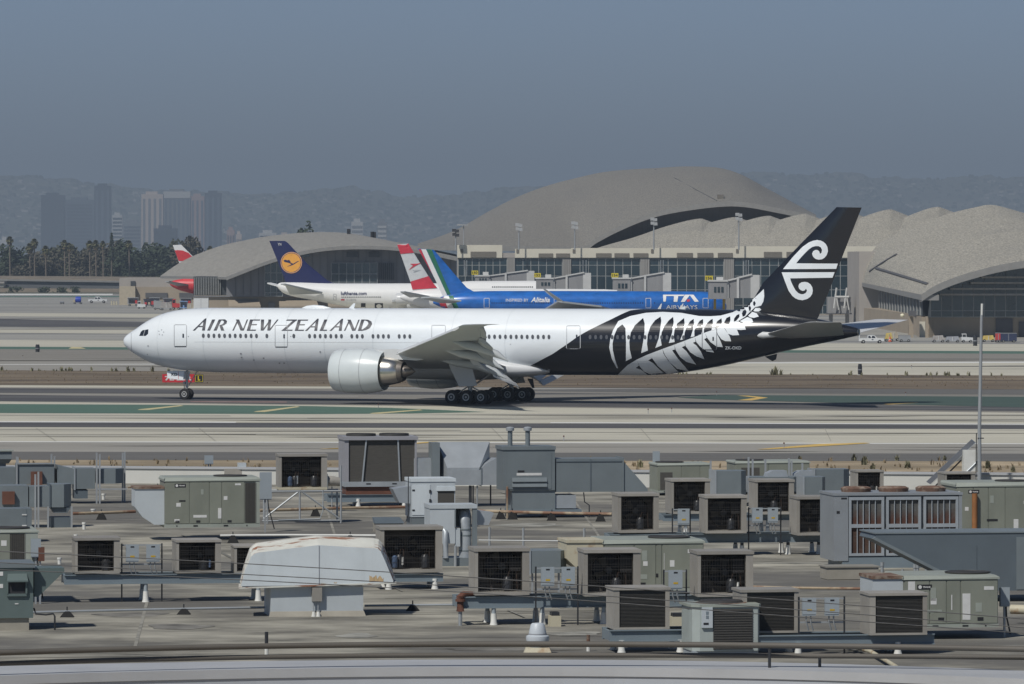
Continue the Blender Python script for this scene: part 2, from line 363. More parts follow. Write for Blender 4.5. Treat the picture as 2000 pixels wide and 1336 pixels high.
SECS = [(0, 5.62, 5.54, .04), (.12, 5.92, 5.22, .36), (.4, 6.2, 4.92, .66), (.9, 6.52, 4.55, 1.0), (1.5, 6.88, 4.2, 1.34), (2.4, 7.44, 3.74, 1.77), (3.4, 7.95, 3.37, 2.14),
        (4.6, 8.36, 3.09, 2.46), (6.2, 8.66, 2.86, 2.76), (8.5, 8.81, 2.69, 3.0), (11, 8.83, 2.63, 3.1), (20, 8.84, 2.63, 3.1), (35, 8.85, 2.64, 3.1), (50, 8.86, 2.66, 3.1),
        (54, 8.86, 2.7, 3.08), (57.5, 8.86, 3.06, 2.95), (61, 8.83, 3.67, 2.66), (64, 8.72, 4.33, 2.27), (66.5, 8.5, 4.93, 1.87), (69, 8.15, 5.47, 1.43), (71.5, 7.7, 5.97, .95),
        (73.2, 7.32, 6.34, .5), (73.86, 7.12, 6.5, .3)]
SECS = [(a - .72, b, c, d) for a, b, c, d in SECS]
# livery: white forward, black aft of a sloping edge
m_liv = mat('aircraft_livery', (.81, .85, .87), .26, var=.03, scale=.4, coat=.3, stain=.1, stain_col=(.6, .61, .6), stain_scale=.35, stain_stretch=(.3, 1, 2))
fus_rows = fuselage_rows(SECS); mb = MB(); mb.grid(fus_rows, m_liv, True); mb.f.append(list(range(len(mb.v) - 56, len(mb.v)))); mb.mi.append(0)
fus = mb.build('fuselage', plane, smooth=True); FB = BVHTree.FromPolygons([v.copy() for v in mb.v], mb.f)
def cast(px, py, bvh=FB, inv=AI):
    o_ = inv @ Vector((0, 0, H)); d = (inv.to_3x3() @ (P(px, py, 100) - Vector((0, 0, H)))).normalized(); return bvh.ray_cast(o_, d)[0]
edge = []
for px, py in ((1232, 606), (1215, 613), (1195, 623), (1150, 645), (1132, 655), (1105, 674), (1080, 691), (1050, 707), (1022, 722), (1000, 730)):
    h = cast(px, py)
    if h: edge.append((h.z, h.x))
edge.sort(); edge = [(2.5, edge[0][1] - 1)] + edge + [(8.9, edge[-1][1] + 1.2)]
t = m_liv.node_tree; N = t.nodes; L = t.links; bs = N['Principled BSDF']; src = bs.inputs['Base Color'].links[0].from_socket
tc = N.new('ShaderNodeTexCoord'); sx = N.new('ShaderNodeSeparateXYZ'); L.new(tc.outputs['Object'], sx.inputs[0])
mr = N.new('ShaderNodeMapRange'); mr.inputs[1].default_value = 2.5; mr.inputs[2].default_value = 8.9; L.new(sx.outputs['Z'], mr.inputs[0])
fc = N.new('ShaderNodeFloatCurve'); cv = fc.mapping.curves[0]; x0e, x1e = 30.0, 60.0
pts = [((z - 2.5) / 6.4, (x - x0e) / (x1e - x0e)) for z, x in edge]
cv.points[0].location = pts[0]; cv.points[1].location = pts[-1]
for q in pts[1:-1]: cv.points.new(*q)
for p_ in cv.points: p_.handle_type = 'VECTOR'
fc.mapping.update(); L.new(mr.outputs[0], fc.inputs['Value'])
m2 = N.new('ShaderNodeMapRange'); m2.inputs[1].default_value = x0e; m2.inputs[2].default_value = x1e; L.new(sx.outputs['X'], m2.inputs[0])
gt = N.new('ShaderNodeMath'); gt.operation = 'GREATER_THAN'; L.new(m2.outputs[0], gt.inputs[0]); L.new(fc.outputs[0], gt.inputs[1])
mx = N.new('ShaderNodeMix'); mx.data_type = 'RGBA'; mx.inputs[7].default_value = (.010, .011, .015, 1); L.new(gt.outputs[0], mx.inputs[0]); L.new(src, mx.inputs[6]); L.new(mx.outputs[2], bs.inputs['Base Color'])
def adecal(name, layers, bvh=FB, parent=fus, **k): return decal(name, layers, bvh, AI, parent, **k)
# --- airline name
z3 = lambda pts: zoomed(pts, 370, 610, .185)
LET = {'A': [[(35, 193), (58, 193), (180, 66), (166, 66)], [(150, 88), (180, 66), (164, 193), (133, 193)], [(85, 144), (145, 144), (143, 157), (75, 157)]],
 'I': [[(240, 77), (273, 77), (218, 193), (187, 193)]],
 'R': [[(310, 77), (340, 77), (287, 193), (255, 193)], [(325, 77), (375, 75), (398, 92), (392, 118), (362, 139), (318, 145), (322, 134), (348, 128), (364, 110), (365, 96), (352, 87), (325, 87)], [(316, 140), (345, 135), (370, 193), (335, 193)]],
 'N': [[(453, 193), (468, 193), (518, 90), (504, 84)], [(490, 77), (525, 77), (575, 193), (540, 193)], [(560, 190), (574, 193), (620, 77), (606, 77)]],
 'E': [[(640, 77), (672, 77), (638, 194), (605, 194)], [(650, 77), (748, 77), (742, 88), (648, 88)], [(642, 125), (715, 125), (708, 137), (638, 137)], [(610, 183), (705, 183), (700, 195), (606, 195)]],
 'W': [[(756, 77), (789, 77), (782, 193), (752, 193)], [(765, 193), (783, 193), (862, 82), (848, 82)], [(834, 77), (864, 77), (850, 193), (822, 193)], [(835, 193), (851, 193), (942, 77), (926, 77)]],
 'Z': [[(1030, 77), (1140, 77), (1132, 90), (1020, 89)], [(1098, 84), (1140, 77), (1012, 188), (970, 195)], [(970, 195), (1085, 195), (1091, 184), (983, 184)]],
 'L': [[(1425, 77), (1457, 77), (1408, 195), (1375, 195)], [(1378, 184), (1455, 184), (1450, 196), (1374, 196)]],
 'D': [[(1815, 77), (1848, 77), (1810, 196), (1778, 196)], [(1825, 77), (1885, 79), (1922, 98), (1929, 125), (1907, 165), (1865, 188), (1820, 196), (1785, 196), (1790, 185), (1830, 180), (1868, 152), (1890, 122), (1886, 102), (1862, 88), (1825, 88)]]}
sh = lambda L_, dx, dy=0: [[(x + dx, y + dy) for x, y in p] for p in L_]
word = [('A', 0, 0), ('I', 0, 0), ('R', 0, 0), ('N', 0, 0), ('E', 0, 0), ('W', 0, 0), ('Z', 0, 0), ('E', 507, 1), ('A', 1185, 3), ('L', 0, 0), ('A', 1443, 3), ('N', 1178, 2), ('D', 0, 0)]
for ch, dx, dy in word:
    adecal('lettering', [([z3(p) for p in sh(LET[ch], dx, dy)], m_letter)], step=5)
# --- fern on the rear fuselage
z1 = lambda pts: zoomed(pts, 1150, 560, .18)
upper = [(305, 885), (250, 780), (222, 660), (235, 560), (265, 470), (320, 375), (450, 320), (620, 285), (800, 275), (1000, 285), (1200, 320), (1320, 322), (1430, 315), (1560, 280), (1680, 220), (1790, 130),
 (1870, 55), (1900, 25), (1905, 100), (1895, 160), (1870, 205), (1830, 216), (1805, 222), (1760, 265), (1700, 325), (1620, 375), (1540, 410), (1450, 440), (1235, 511), (1140, 540), (1105, 548), (1030, 572), (990, 578), (930, 600), (868, 612),
 (790, 637), (725, 663), (640, 692), (570, 720), (465, 775), (405, 805), (315, 880)]
gaps = [[(365, 410), (398, 450), (405, 600), (403, 806), (317, 880), (285, 790), (262, 690), (258, 620), (275, 530), (310, 450)], [(590, 340), (607, 400), (605, 500), (590, 600), (568, 722), (467, 776), (445, 680), (440, 600), (455, 500), (500, 420)],
 [(780, 325), (787, 370), (775, 470), (760, 560), (722, 665), (642, 693), (632, 620), (640, 520), (670, 430), (720, 365)], [(915, 328), (922, 380), (905, 500), (868, 614), (792, 638), (782, 580), (790, 500), (820, 430), (870, 365)],
 [(1035, 340), (1040, 400), (1025, 500), (990, 581), (932, 601), (922, 540), (930, 470), (960, 400)], [(1138, 350), (1143, 400), (1130, 470), (1105, 549), (1035, 573), (1040, 500), (1065, 430), (1100, 375)],
 [(1240, 352), (1243, 420), (1222, 512), (1147, 540), (1145, 480), (1170, 420), (1205, 370)], [(1345, 350), (1348, 410), (1330, 475), (1248, 502), (1252, 440), (1285, 395), (1320, 362)], [(1440, 343), (1445, 380), (1438, 430), (1375, 458), (1372, 420), (1395, 375)],
 [(1535, 322), (1538, 360), (1525, 405), (1470, 428), (1468, 390), (1495, 340)], [(1635, 297), (1635, 330), (1600, 372), (1573, 382), (1578, 345), (1605, 310)], [(1700, 245), (1713, 275), (1700, 315), (1670, 328), (1661, 290), (1680, 255)],
 [(1750, 205), (1763, 230), (1755, 265), (1740, 262), (1734, 220)], [(1800, 155), (1813, 180), (1800, 212), (1785, 198), (1784, 165)]]
lower = [[(310, 957), (420, 850), (520, 790), (545, 853), (510, 880), (570, 900), (640, 957)], [(520, 790), (640, 735), (685, 775), (645, 797), (700, 830), (760, 890), (840, 957), (690, 957), (600, 920), (552, 860)],
 [(640, 735), (660, 728), (800, 675), (812, 727), (860, 800), (930, 880), (1000, 948), (850, 945), (750, 860), (692, 780)], [(800, 675), (930, 628), (935, 680), (905, 690), (960, 770), (1020, 840), (1085, 915), (960, 890), (880, 820), (826, 738)],
 [(930, 628), (1040, 587), (1045, 640), (1010, 655), (1060, 700), (1110, 770), (1165, 843), (1060, 815), (990, 760), (943, 685)], [(1040, 587), (1150, 545), (1160, 595), (1130, 608), (1170, 640), (1215, 700), (1255, 785), (1170, 755), (1100, 710), (1052, 645)],
 [(1150, 545), (1260, 503), (1280, 555), (1252, 570), (1310, 640), (1360, 713), (1280, 700), (1210, 650), (1168, 600)], [(1260, 503), (1380, 465), (1395, 520), (1430, 590), (1455, 655), (1390, 650), (1320, 600), (1286, 556)],
 [(1380, 465), (1462, 437), (1490, 480), (1530, 540), (1545, 592), (1480, 590), (1440, 570), (1402, 520)], [(1462, 437), (1542, 412), (1570, 438), (1610, 470), (1632, 525), (1560, 528), (1510, 510), (1484, 462)],
 [(1542, 412), (1622, 377), (1650, 395), (1690, 420), (1705, 465), (1650, 470), (1600, 465), (1560, 432)], [(1638, 374), (1720, 330), (1770, 350), (1785, 385), (1740, 400), (1690, 400)], [(1728, 318), (1775, 275), (1820, 290), (1845, 325), (1790, 340), (1750, 333)],
 [(1785, 265), (1808, 230), (1855, 230), (1872, 250), (1845, 270), (1815, 272)]]
# --- fin
def onplane(px, py, y=0.0):       # photo pixel to the aircraft's own vertical plane y = const
    o_ = AI @ Vector((0, 0, H)); d = AI.to_3x3() @ (P(px, py, 100) - Vector((0, 0, H))); k = (y - o_.y) / d.y; return o_ + d * k
def airfoil_loft(rows, m, name, parent, smooth=True):
    """rows: (leading point, trailing point, thickness, thickness axis)"""
    prof = [(0, 0), (.04, .42), (.15, .82), (.32, 1), (.55, .8), (.8, .38), (1, .03)]; out = []
    for le, te, th, ax in rows:
        le, te, ax = Vector(le), Vector(te), Vector(ax); c = te - le
        out.append([le + c * t_ + ax * (th / 2 * s_) for t_, s_ in prof] + [le + c * t_ - ax * (th / 2 * s_) for t_, s_ in prof[::-1][:-1]])
    mb = MB(); mb.grid(out, m, True); n = len(out[0]); mb.f.append(list(range(n))); mb.mi.append(0); mb.f.append([len(mb.v) - n + k for k in range(n)][::-1]); mb.mi.append(0)
    return mb.build(name, parent, smooth), mb
le = [(1440, 606), (1458, 598), (1474, 580), (1490, 553), (1562, 478), (1634, 404.5)]; te = [(1590, 634), (1598, 620), (1606, 600), (1618, 572), (1650, 489), (1683, 405.5)]
rows = [(onplane(*a), onplane(*b), th, (0, 1, 0)) for a, b, th in zip(le, te, (.6, .75, .8, .8, .6, .35))]
fin, fmb = airfoil_loft(rows, m_black, 'tail_fin', plane)
mbf = MB(); mbf.v = [v.copy() for v in mb.v] if False else [Vector(p) for r in fus_rows for p in r]; nv = len(mbf.v); n_ = 56
TB = BVHTree.FromPolygons(mbf.v + [Vector(v) for v in fmb.v], [f for f in BVHTree and [[i * n_ + k, i * n_ + (k + 1) % n_, (i + 1) * n_ + (k + 1) % n_, (i + 1) * n_ + k] for i in range(len(fus_rows) - 1) for k in range(n_)]] + [[nv + i for i in f] for f in fmb.f])
adecal('fern_print', [([z1(upper)] + [z1(p) for p in lower], m_white), ([z1(p) for p in gaps], m_black)], TB, step=4)
zf = lambda pts: zoomed(pts, 1490, 390, .1797)
kor = [[(220, 755), (330, 620), (430, 515), (500, 465), (545, 447), (590, 438), (630, 445), (660, 460), (685, 483), (702, 515), (708, 560), (695, 600), (672, 630), (645, 647), (610, 652), (575, 645), (548, 622), (535, 590), (545, 562), (568, 547), (592, 546), (612, 560), (622, 590),
 (638, 575), (643, 545), (630, 518), (605, 505), (570, 505), (535, 516), (500, 540), (450, 590), (400, 645), (362, 692), (815, 695), (797, 752)],
 [(205, 790), (780, 788), (757, 848), (297, 855), (305, 885), (325, 930), (355, 985), (385, 1015), (415, 1027), (440, 1027), (465, 1015), (480, 990), (470, 966), (455, 985), (435, 992), (412, 984), (393, 965), (387, 940), (395, 915), (420, 898), (455, 893), (490, 900), (518, 920), (537, 952),
 (543, 985), (536, 1025), (515, 1057), (480, 1080), (430, 1093), (385, 1086), (350, 1070), (320, 1045), (280, 990), (245, 900)]]
for p in kor: adecal('tail_emblem', [([zf(p)], m_white)], BVHTree.FromPolygons([Vector(v) for v in fmb.v], fmb.f), fin, step=8)
adecal('registration', [(text_box('ZK-OKD', 1416, 1448, 676.4, 682.4, .02), m_white)], step=0)
# --- cabin windows, doors, marks
cols = [397.2 + 10.38 * k for k in range(11)] + [521.3, 573.9] + [604.6 + 10.4 * k for k in range(7)] + [687.2, 697.5, 707.8, 728.6, 738.7, 748.8, 759, 779.8, 790.2, 800.6] + [944.8 + 10.62 * k for k in range(13)]
for i, x in enumerate(cols + [1152.7 + 10.73 * k for k in range(18)]):
    y = 655.7 + (x - 397) * .0036
    adecal('window', [([[(x + 2.75 * math.copysign(abs(math.cos(a)) ** .8, math.cos(a)), y + 4.3 * math.sin(a)) for a in [6.2832 * k / 12 for k in range(12)]]], m_winglass)], step=0, off=.03)
def frame(x0, x1, y0, y1, w_, c=2.2):
    o_ = [(x0 + c, y0), (x1 - c, y0), (x1, y0 + c), (x1, y1 - c), (x1 - c, y1), (x0 + c, y1), (x0, y1 - c), (x0, y0 + c)]
    i_ = [(min(max(x, x0 + w_), x1 - w_), min(max(y, y0 + w_), y1 - w_)) for x, y in o_]
    return [[o_[k], o_[(k + 1) % 8], i_[(k + 1) % 8], i_[k]] for k in range(8)]
for (x0, x1, y0, y1, m_) in ((340, 365, 634, 677, m_line), (537, 562, 635, 678, m_line), (1106.5, 1133.5, 636, 681, m_line), (1371.5, 1400, 640, 683.5, m_line)):
    d = adecal('door', [(frame(x0, x1, y0, y1, .8), m_), ([[(x0 + 1, y1 - 1.2), (x1 - 1, y1 - 1.2), (x1 - 1, y1 + .4), (x0 + 1, y1 + .4)]], m_letter)], step=0, off=.03)
    xc = x1 - 7
    adecal('door_window', [([[(xc - 1.4, y0 + 18), (xc + 1.4, y0 + 18), (xc + 1.4, y0 + 25.5), (xc - 1.4, y0 + 25.5)]], m_glass)], step=0, parent=d, off=.034)
adecal('overwing_exit', [(frame(843, 870.5, 635, 678, .7), m_line)], step=0, off=.03)
adecal('rear_door_frame', [(frame(1106, 1134, 635.5, 681.5, .6), m_white)], step=0, off=.03); adecal('rear_door_frame', [(frame(1371, 1400.5, 639.5, 684, .6), m_letter)], step=0, off=.03)
for q in ([(272, 656), (275.5, 648), (279, 645), (283, 644.4), (279.5, 656)], [(280.3, 656.2), (283.8, 644.3), (290, 643.2), (289.4, 652), (284.5, 656)]):
    adecal('cockpit_window', [([q], m_glass)], step=3, off=.02)
adecal('nose_seam', [([[(256.2, 651), (257, 650.6), (256.6, 668), (257.5, 690), (256.7, 690), (255.9, 668)]], m_line)], step=0, off=.015)
dots = [(470.5, 690.5, 1.6), (472, 698, 1.6), (496, 703, 1.4), (515, 699.5, 1.6), (546, 709, 1.4), (555, 709, 1.4), (625.5, 687, 1.4), (289.5, 675.5, 1.2), (368, 657, .9), (288, 692, 1), (568, 657, .9), (1063, 722.5, 2.2), (1072, 722, 2.2), (997, 672.5, .8)]
for x, y, r in dots: adecal('vent_port', [([[(x - r, y - r * .8), (x + r, y - r * .8), (x + r, y + r * .8), (x - r, y + r * .8)]], m_line)], step=0, off=.03)
star = [[(315 + 5 * math.sin(R(72 * k + 10)) + 1.1 * math.cos(j * 1.57 + .8), 649.5 - 5 * math.cos(R(72 * k + 10)) + 1.3 * math.sin(j * 1.57 + .8)) for j in range(4)] for k in range(5)]
[adecal('emblem_petal', [([q], m_line)], step=0, off=.03) for q in star]
adecal('panel_seam', [([[(x, 667.3 + (x - 300) * .003), (x + 90, 667.6 + (x - 300) * .003), (x + 90, 668 + (x - 300) * .003), (x, 667.8 + (x - 300) * .003)] for x in range(380, 760, 90)], m_lgrey)], step=0, off=.015)
# --- skin joints round the hull
m_joint = mat('skin_joint', (.60, .645, .67), .4)
dense = spline(SECS, 6)
for xj in (3.9, 9.2, 13.4, 17.8, 22.3, 27.0, 33.5, 38.5):
    a_ = min(dense, key=lambda q: abs(q[0] - xj)); zc, rz, ry = (a_[1] + a_[2]) / 2, (a_[1] - a_[2]) / 2 + .012, a_[3] + .012; mb = MB()
    mb.grid([[(a_[0] + dx, ry * math.sin(2 * math.pi * k / 56), zc + rz * math.cos(2 * math.pi * k / 56)) for k in range(56)] for dx in (0, .035)], m_joint, True); mb.build('skin_joint', fus)
# --- belly fairing
rows = []
for x, zt, zb, ry in spline([(24.0, 3.6, 3.0, 1.2), (26, 4.0, 2.45, 2.6), (29, 4.6, 2.2, 3.2), (34, 4.9, 2.12, 3.36), (37.5, 4.6, 2.18, 3.2), (40, 4.1, 2.4, 2.85), (42, 3.75, 2.62, 2.3), (43.6, 3.5, 2.85, 1.5)], 3):
    zc, rz = (zt + zb) / 2, (zt - zb) / 2; ring = []
    for k in range(32):
        a = 2 * math.pi * k / 32; c, s_ = math.sin(a), math.cos(a); ring.append((x, ry * math.copysign(abs(c) ** .72, c), zc + rz * math.copysign(abs(s_) ** .72, s_)))
    rows.append(ring)
mb = MB(); mb.grid(rows, m_lgrey, True); mb.build('belly_fairing', plane, smooth=True)
# --- wings
W = [(2.4, 26.3, 4.0, 39.7, 1.5), (9.6, 31.4, 4.8, 39.9, 1.0), (14.5, 35.0, 5.55, 41.8, .75), (20, 39.0, 6.35, 44.3, .52), (25, 42.65, 7.1, 46.2, .36), (28.5, 45.2, 7.62, 47.3, .26), (30.4, 47.1, 7.72, 48.4, .15), (31.8, 48.9, 7.76, 49.5, .08), (32.4, 49.9, 7.78, 50.3, .03)]
def wing_at(y):
    for a, b in zip(W, W[1:]):
        if y <= b[0]: t_ = (y - a[0]) / (b[0] - a[0]); return [p + (q - p) * t_ for p, q in zip(a, b)]
    return list(W[-1])
for s in (-1, 1):
    rows = [((x0, s * y, z), (x1, s * y, z - (x1 - x0) * .045), th, (0, 0, 1)) for y, x0, z, x1, th in W]
    wing, _ = airfoil_loft(rows, m_grey, 'wing', plane)
    def panel(name, ya, yb, back, drop, chord, ang, m, th=.16, sub=wing, fwd=0):
        pts = []
        for y in (ya, yb):
            _, x0, z, x1, t_ = wing_at(y); k = (1 - .25 * (y - ya) / max(yb - ya, .1)); zt = z - (x1 - x0) * .045
            a = Vector((x1 + back, s * y, zt - drop)); c = chord * k
            pts.append((a, a + Vector((c * math.cos(R(ang)), 0, -c * math.sin(R(ang))))))
        airfoil_loft([(p, q, th * 1.6, (math.sin(R(ang)), 0, math.cos(R(ang)))) for p, q in pts], m, name, sub)
    panel('inboard_flap', 3.3, 9.2, -1.3, .15, 2.7, 31, m_lgrey, .3); panel('aft_flap', 3.3, 9.2, .95, 1.5, .7, 42, m_lgrey, .12)
    panel('flaperon', 9.5, 11.6, -.7, .1, 2.0, 22, m_grey, .16)
    panel('outboard_flap', 11.9, 22.4, -.7, .12, 2.1, 32, m_grey, .2); panel('aileron', 22.7, 28.0, -.5, .05, .6, 8, m_grey, .1)
    for ya, yb in ((11.9, 15.2), (15.5, 18.8), (19.1, 22.4)):      # spoiler panels standing a little proud on top
        panel('spoiler', ya, yb, -1.9, -.42, 1.1, -3, m_lgrey, .05)
    for ya, yb in ((4.6, 8.2), (11.2, 16.4), (16.6, 21.8), (22.0, 27.6)):
        pts = []
        for y in (ya, yb):
            _, x0, z, x1, t_ = wing_at(y); pts.append((Vector((x0 - .55, s * y, z - .38)), Vector((x0 + .5, s * y, z + .2))))
        airfoil_loft([(p, q, .2, (-.4, 0, .9)) for p, q in pts], m_lgrey, 'slat', wing)
    for y, ln in ((8.8, 4.6), (14.6, 3.6), (20.2, 3.2)):
        _, x0, z, x1, t_ = wing_at(y); zt = z - (x1 - x0) * .045 - .35
        mb = MB(); mb.tube([(x1 - ln, s * y, zt + .25), (x1 - ln * .6, s * y, zt - .05), (x1 - .6, s * y, zt - .3), (x1 + 1.0, s * y, zt - .85), (x1 + 2.1, s * y, zt - 1.45)], [.08, .36, .42, .34, .05], m_grey, 10); mb.build('flap_fairing', wing, smooth=True)
    # engine
    ey, ez = s * 9.6, 3.1; o_ = (0, ey, ez)
    eng = empty('engine', (0, 0, 0)); eng.parent = plane
    nx = lambda x: 30.25 - (30.25 - x) * .87
    mb = MB(); mb.lathe([(r_, nx(x_)) for r_, x_ in [(1.45, 25.1), (1.5, 24.75), (1.6, 24.52), (1.72, 24.5), (1.84, 24.62), (1.96, 25.1), (2.05, 26.0), (2.1, 27.2), (2.08, 28.3), (1.98, 29.3), (1.8, 30.25), (1.74, 30.25), (1.74, 29.2)]], m_cowl, 48, o_, 'x', caps=False); cowl = mb.build('cowl', eng, smooth=True)
    for xs_, r_ in ((25.9, 2.046), (28.2, 2.088)):
        mb = MB(); mb.lathe([(r_ + .008, nx(xs_)), (r_ + .008, nx(xs_) + .04)], m_line, 48, o_, 'x', caps=False); mb.build('cowl_seam', cowl)
    mb = MB(); mb.lathe([(1.72, 26.6), (.4, 26.5), (.05, 26.0)], m_dark, 32, o_, 'x'); mb.build('fan', eng)
    mb = MB(); mb.lathe([(1.74, 29.3), (1.3, 29.3)], m_dark, 40, o_, 'x', caps=False); mb.build('fan_duct', eng)
    mb = MB(); mb.lathe([(1.4, 29.3), (1.38, 30.2), (1.26, 31.0), (1.08, 31.75), (1.02, 31.8)], m_metal, 40, o_, 'x', caps=False); mb.build('core_cowl', eng, smooth=True)
    mb = MB(); mb.lathe([(1.07, 31.72), (1.0, 31.95), (.9, 32.2), (.84, 32.2), (.85, 31.9)], m_hot, 36, o_, 'x', caps=False); mb.build('exhaust_nozzle', eng, smooth=True)
    mb = MB(); mb.lathe([(.62, 31.8), (.55, 32.4), (.3, 33.0), (.04, 33.3)], m_hot, 24, o_, 'x'); mb.build('exhaust_plug', eng, smooth=True)
    mb = MB(); mb.plate([(26.4, ey - .22, ez + 1.9), (29.5, ey - .22, ez + 1.2), (33.5, ey - .22, ez + 1.0), (36.5, ey - .22, ez + 1.45), (34, ey - .22, ez + 1.9), (31.2, ey - .22, ez + 2.05)], (0, .44, 0), m_lgrey); mb.build('pylon', eng)
# --- tailplane
for s in (-1, 1):
    rl = [(s * 1.5, 64.6, 6.55, 72.2, .7), (s * 10.0, 71.2, 7.75, 74.6, .28), (s * 10.75, 72.4, 7.82, 74.7, .06)]
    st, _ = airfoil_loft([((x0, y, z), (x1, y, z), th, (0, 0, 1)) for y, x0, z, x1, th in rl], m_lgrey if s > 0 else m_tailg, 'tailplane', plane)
    mb = MB(); mb.tube([(63.6, s * 1.95, 6.4), (64.6, s * 1.95, 6.5), (66, s * 1.9, 6.55)], [.05, .32, .2], m_lgrey, 10); mb.build('root_fairing', st, smooth=True)
mb = MB(); mb.lathe([(.3, 73.12), (.34, 73.18), (.28, 73.23), (.2, 73.18)], m_metal, 24, (0, 0, 6.8), 'x', caps=False); mb.lathe([(.24, 73.16), (.01, 73.165)], m_dark, 24, (0, 0, 6.8), 'x', caps=False); mb.build('exhaust_ring', plane, smooth=True)
mb = MB(); mb.plate([(64.2, -.15, 4.5), (65.3, -.15, 4.75), (65.2, -.15, 4.25), (64.9, -.15, 4.1)], (0, .3, 0), m_dark); mb.build('tail_skid', plane)
mb = MB(); mb.tube([(17.9, 0, 8.8), (18.4, 0, 8.82), (19.2, 0, 8.85), (20.1, 0, 8.83), (21.0, 0, 8.78)], [.05, .24, .3, .24, .05], m_white, 14); mb.build('antenna_dome', plane, smooth=True)
for x, z, h in ((22.9, 8.8, .5), (41.0, 2.3, -.9), (56, 8.8, .3)):
    mb = MB(); mb.plate([(x - .2, -.03, z), (x + .35, -.03, z), (x + .5, -.03, z + h), (x + .3, -.03, z + h)], (0, .06, 0), m_white if z > 5 else m_dark); mb.build('antenna_blade', plane)
# --- landing gear
def wheel(parent, x, y, z, r, w_):
    mb = MB(); mb.lathe([(r * .55, -w_ / 2), (r * .86, -w_ / 2), (r * .97, -w_ * .38), (r, -w_ * .15), (r, w_ * .15), (r * .97, w_ * .38), (r * .86, w_ / 2), (r * .55, w_ / 2)], m_tyre, 28, (x, y, z), 'y'); wh = mb.build('wheel', parent, smooth=True)
    for sgn in (-1, 1):
        mb = MB(); mb.lathe([(r * .5, 0), (r * .46, .02), (r * .3, .03)], m_hub, 20, (x, y + sgn * w_ * .5, z), 'y', caps=False) if False else mb.lathe([(r * .52, sgn * .004), (r * .5, sgn * .02), (r * .34, sgn * .012)], m_hub, 20, (x, y + sgn * w_ / 2, z), 'y', caps=False)
        mb.lathe([(r * .17, sgn * .03), (r * .02, sgn * .045)], m_strut, 12, (x, y + sgn * w_ / 2, z), 'y', caps=False); mb.build('hub', wh)
ng = empty('nose_gear', (0, 0, 0)); ng.parent = plane
for y in (-.36, .36): wheel(ng, 5.89, y, .55, .55, .42)
mb = MB(); mb.cyl((5.89, 0, .55), (5.95, 0, 3.1), .12, m_strut); mb.cyl((5.89, -.4, .55), (5.89, .4, .55), .07, m_strut); mb.cyl((6.0, 0, 1.2), (7.1, 0, 2.9), .05, m_strut); mb.box(5.6, 5.78, -.2, .2, 1.5, 1.75, m_strut); mb.cyl((5.7, 0, .9), (5.62, 0, 1.45), .045, m_strut); mb.build('strut', ng, smooth=True)
for y in (-.72, .68):
    mb = MB(); mb.plate([(4.15, y, 2.02 + .75), (5.95, y, 2.02 + .7), (5.85, y, 1.9), (4.2, y, 2.06)], (0, .04, 0), m_white); dr = mb.build('gear_door', ng)
    if y < 0:
        text_mesh('lettering', 'KD', .62, .3, m_letter, .03, dr, Matrix.Translation((4.62, y - .006, 2.28)))
        mb = MB(); mb.box(5.33, 5.37, y - .005, y, 1.98, 2.72, m_red); mb.build('door_stripe', dr)
for s in (-1, 1):
    mg = empty('main_gear', (0, 0, 0)); mg.parent = plane; y0 = s * 5.48
    for dx in (-1.46, 0, 1.46):
        for dy in (-.7, .7): wheel(mg, 37.1 + dx, y0 + dy, .67, .67, .5)
    mb = MB(); mb.box(35.4, 38.8, y0 - .16, y0 + .16, .62, .92, m_strut)
    for dx in (-1.46, 0, 1.46): mb.cyl((37.1 + dx, y0 - .75, .67), (37.1 + dx, y0 + .75, .67), .1, m_strut)
    mb.build('bogie', mg)
    mb = MB(); mb.cyl((37.1, y0, .8), (37.3, y0 - s * .1, 3.6), .22, m_strut, 14); mb.cyl((37.1, y0, 1.5), (39.4, y0 - s * 1.2, 3.2), .09, m_strut); mb.cyl((37.1, y0, 1.5), (35.2, y0 - s * .8, 3.2), .09, m_strut); mb.tube([(36.9, y0, 1.6), (36.4, y0, 1.3), (36.0, y0, .95)], .06, m_strut); mb.tube([(37.3, y0, 1.6), (37.9, y0, 1.35), (38.2, y0, .95)], .06, m_strut); mb.build('strut', mg, smooth=True)
    mb = MB(); mb.plate([(35.3, y0 + s * .75, 3.7), (37.6, y0 + s * .75, 3.5), (38.2, y0 + s * .9, 1.75), (36.4, y0 + s * .9, 1.62)], (0, .06, 0), m_lgrey); mb.build('gear_door', mg)
# ================================================================== terminal buildings
m_roofm = mat('scaled_metal_roof', (.365, .34, .28), .6, var=.62, scale=3.0, stretch=(1, .15, 1.6), detail=8, stain=.35, stain_col=(.24, .23, .205), stain_scale=.05, stain_stretch=(.4, .4, 2))
m_roofg = mat('grey_metal_roof', (.215, .203, .178), .6, var=.5, scale=3.0, stretch=(1, .3, 1.6), detail=8, stain=.5, stain_col=(.17, .168, .16), stain_scale=.02, stain_stretch=(1, .3, 1.5))
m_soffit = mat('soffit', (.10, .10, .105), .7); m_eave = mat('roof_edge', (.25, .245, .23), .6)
m_wallg = mat('grey_wall_panel', (.19, .19, .195), .7, var=.08, scale=.3, stretch=(3, 1, .2))
m_wallt = mat('tan_wall', (.34, .285, .215), .8, var=.1, scale=.15); m_wallc = mat('cream_wall', (.62, .585, .48), .75, var=.06, scale=.2)
m_wallw = mat('pale_wall', (.36, .335, .305), .8, var=.08, scale=.2); m_rib = mat('ribbed_cladding', (.31, .30, .28), .7, var=.15, scale=1.5, stretch=(1, 1, .05))
m_pane = mat('blue_green_glass', (.018, .034, .042), .12, var=.3, scale=.12, spec=.9, rnd=.25); m_mull = mat('mullion', (.30, .31, .30), .5)
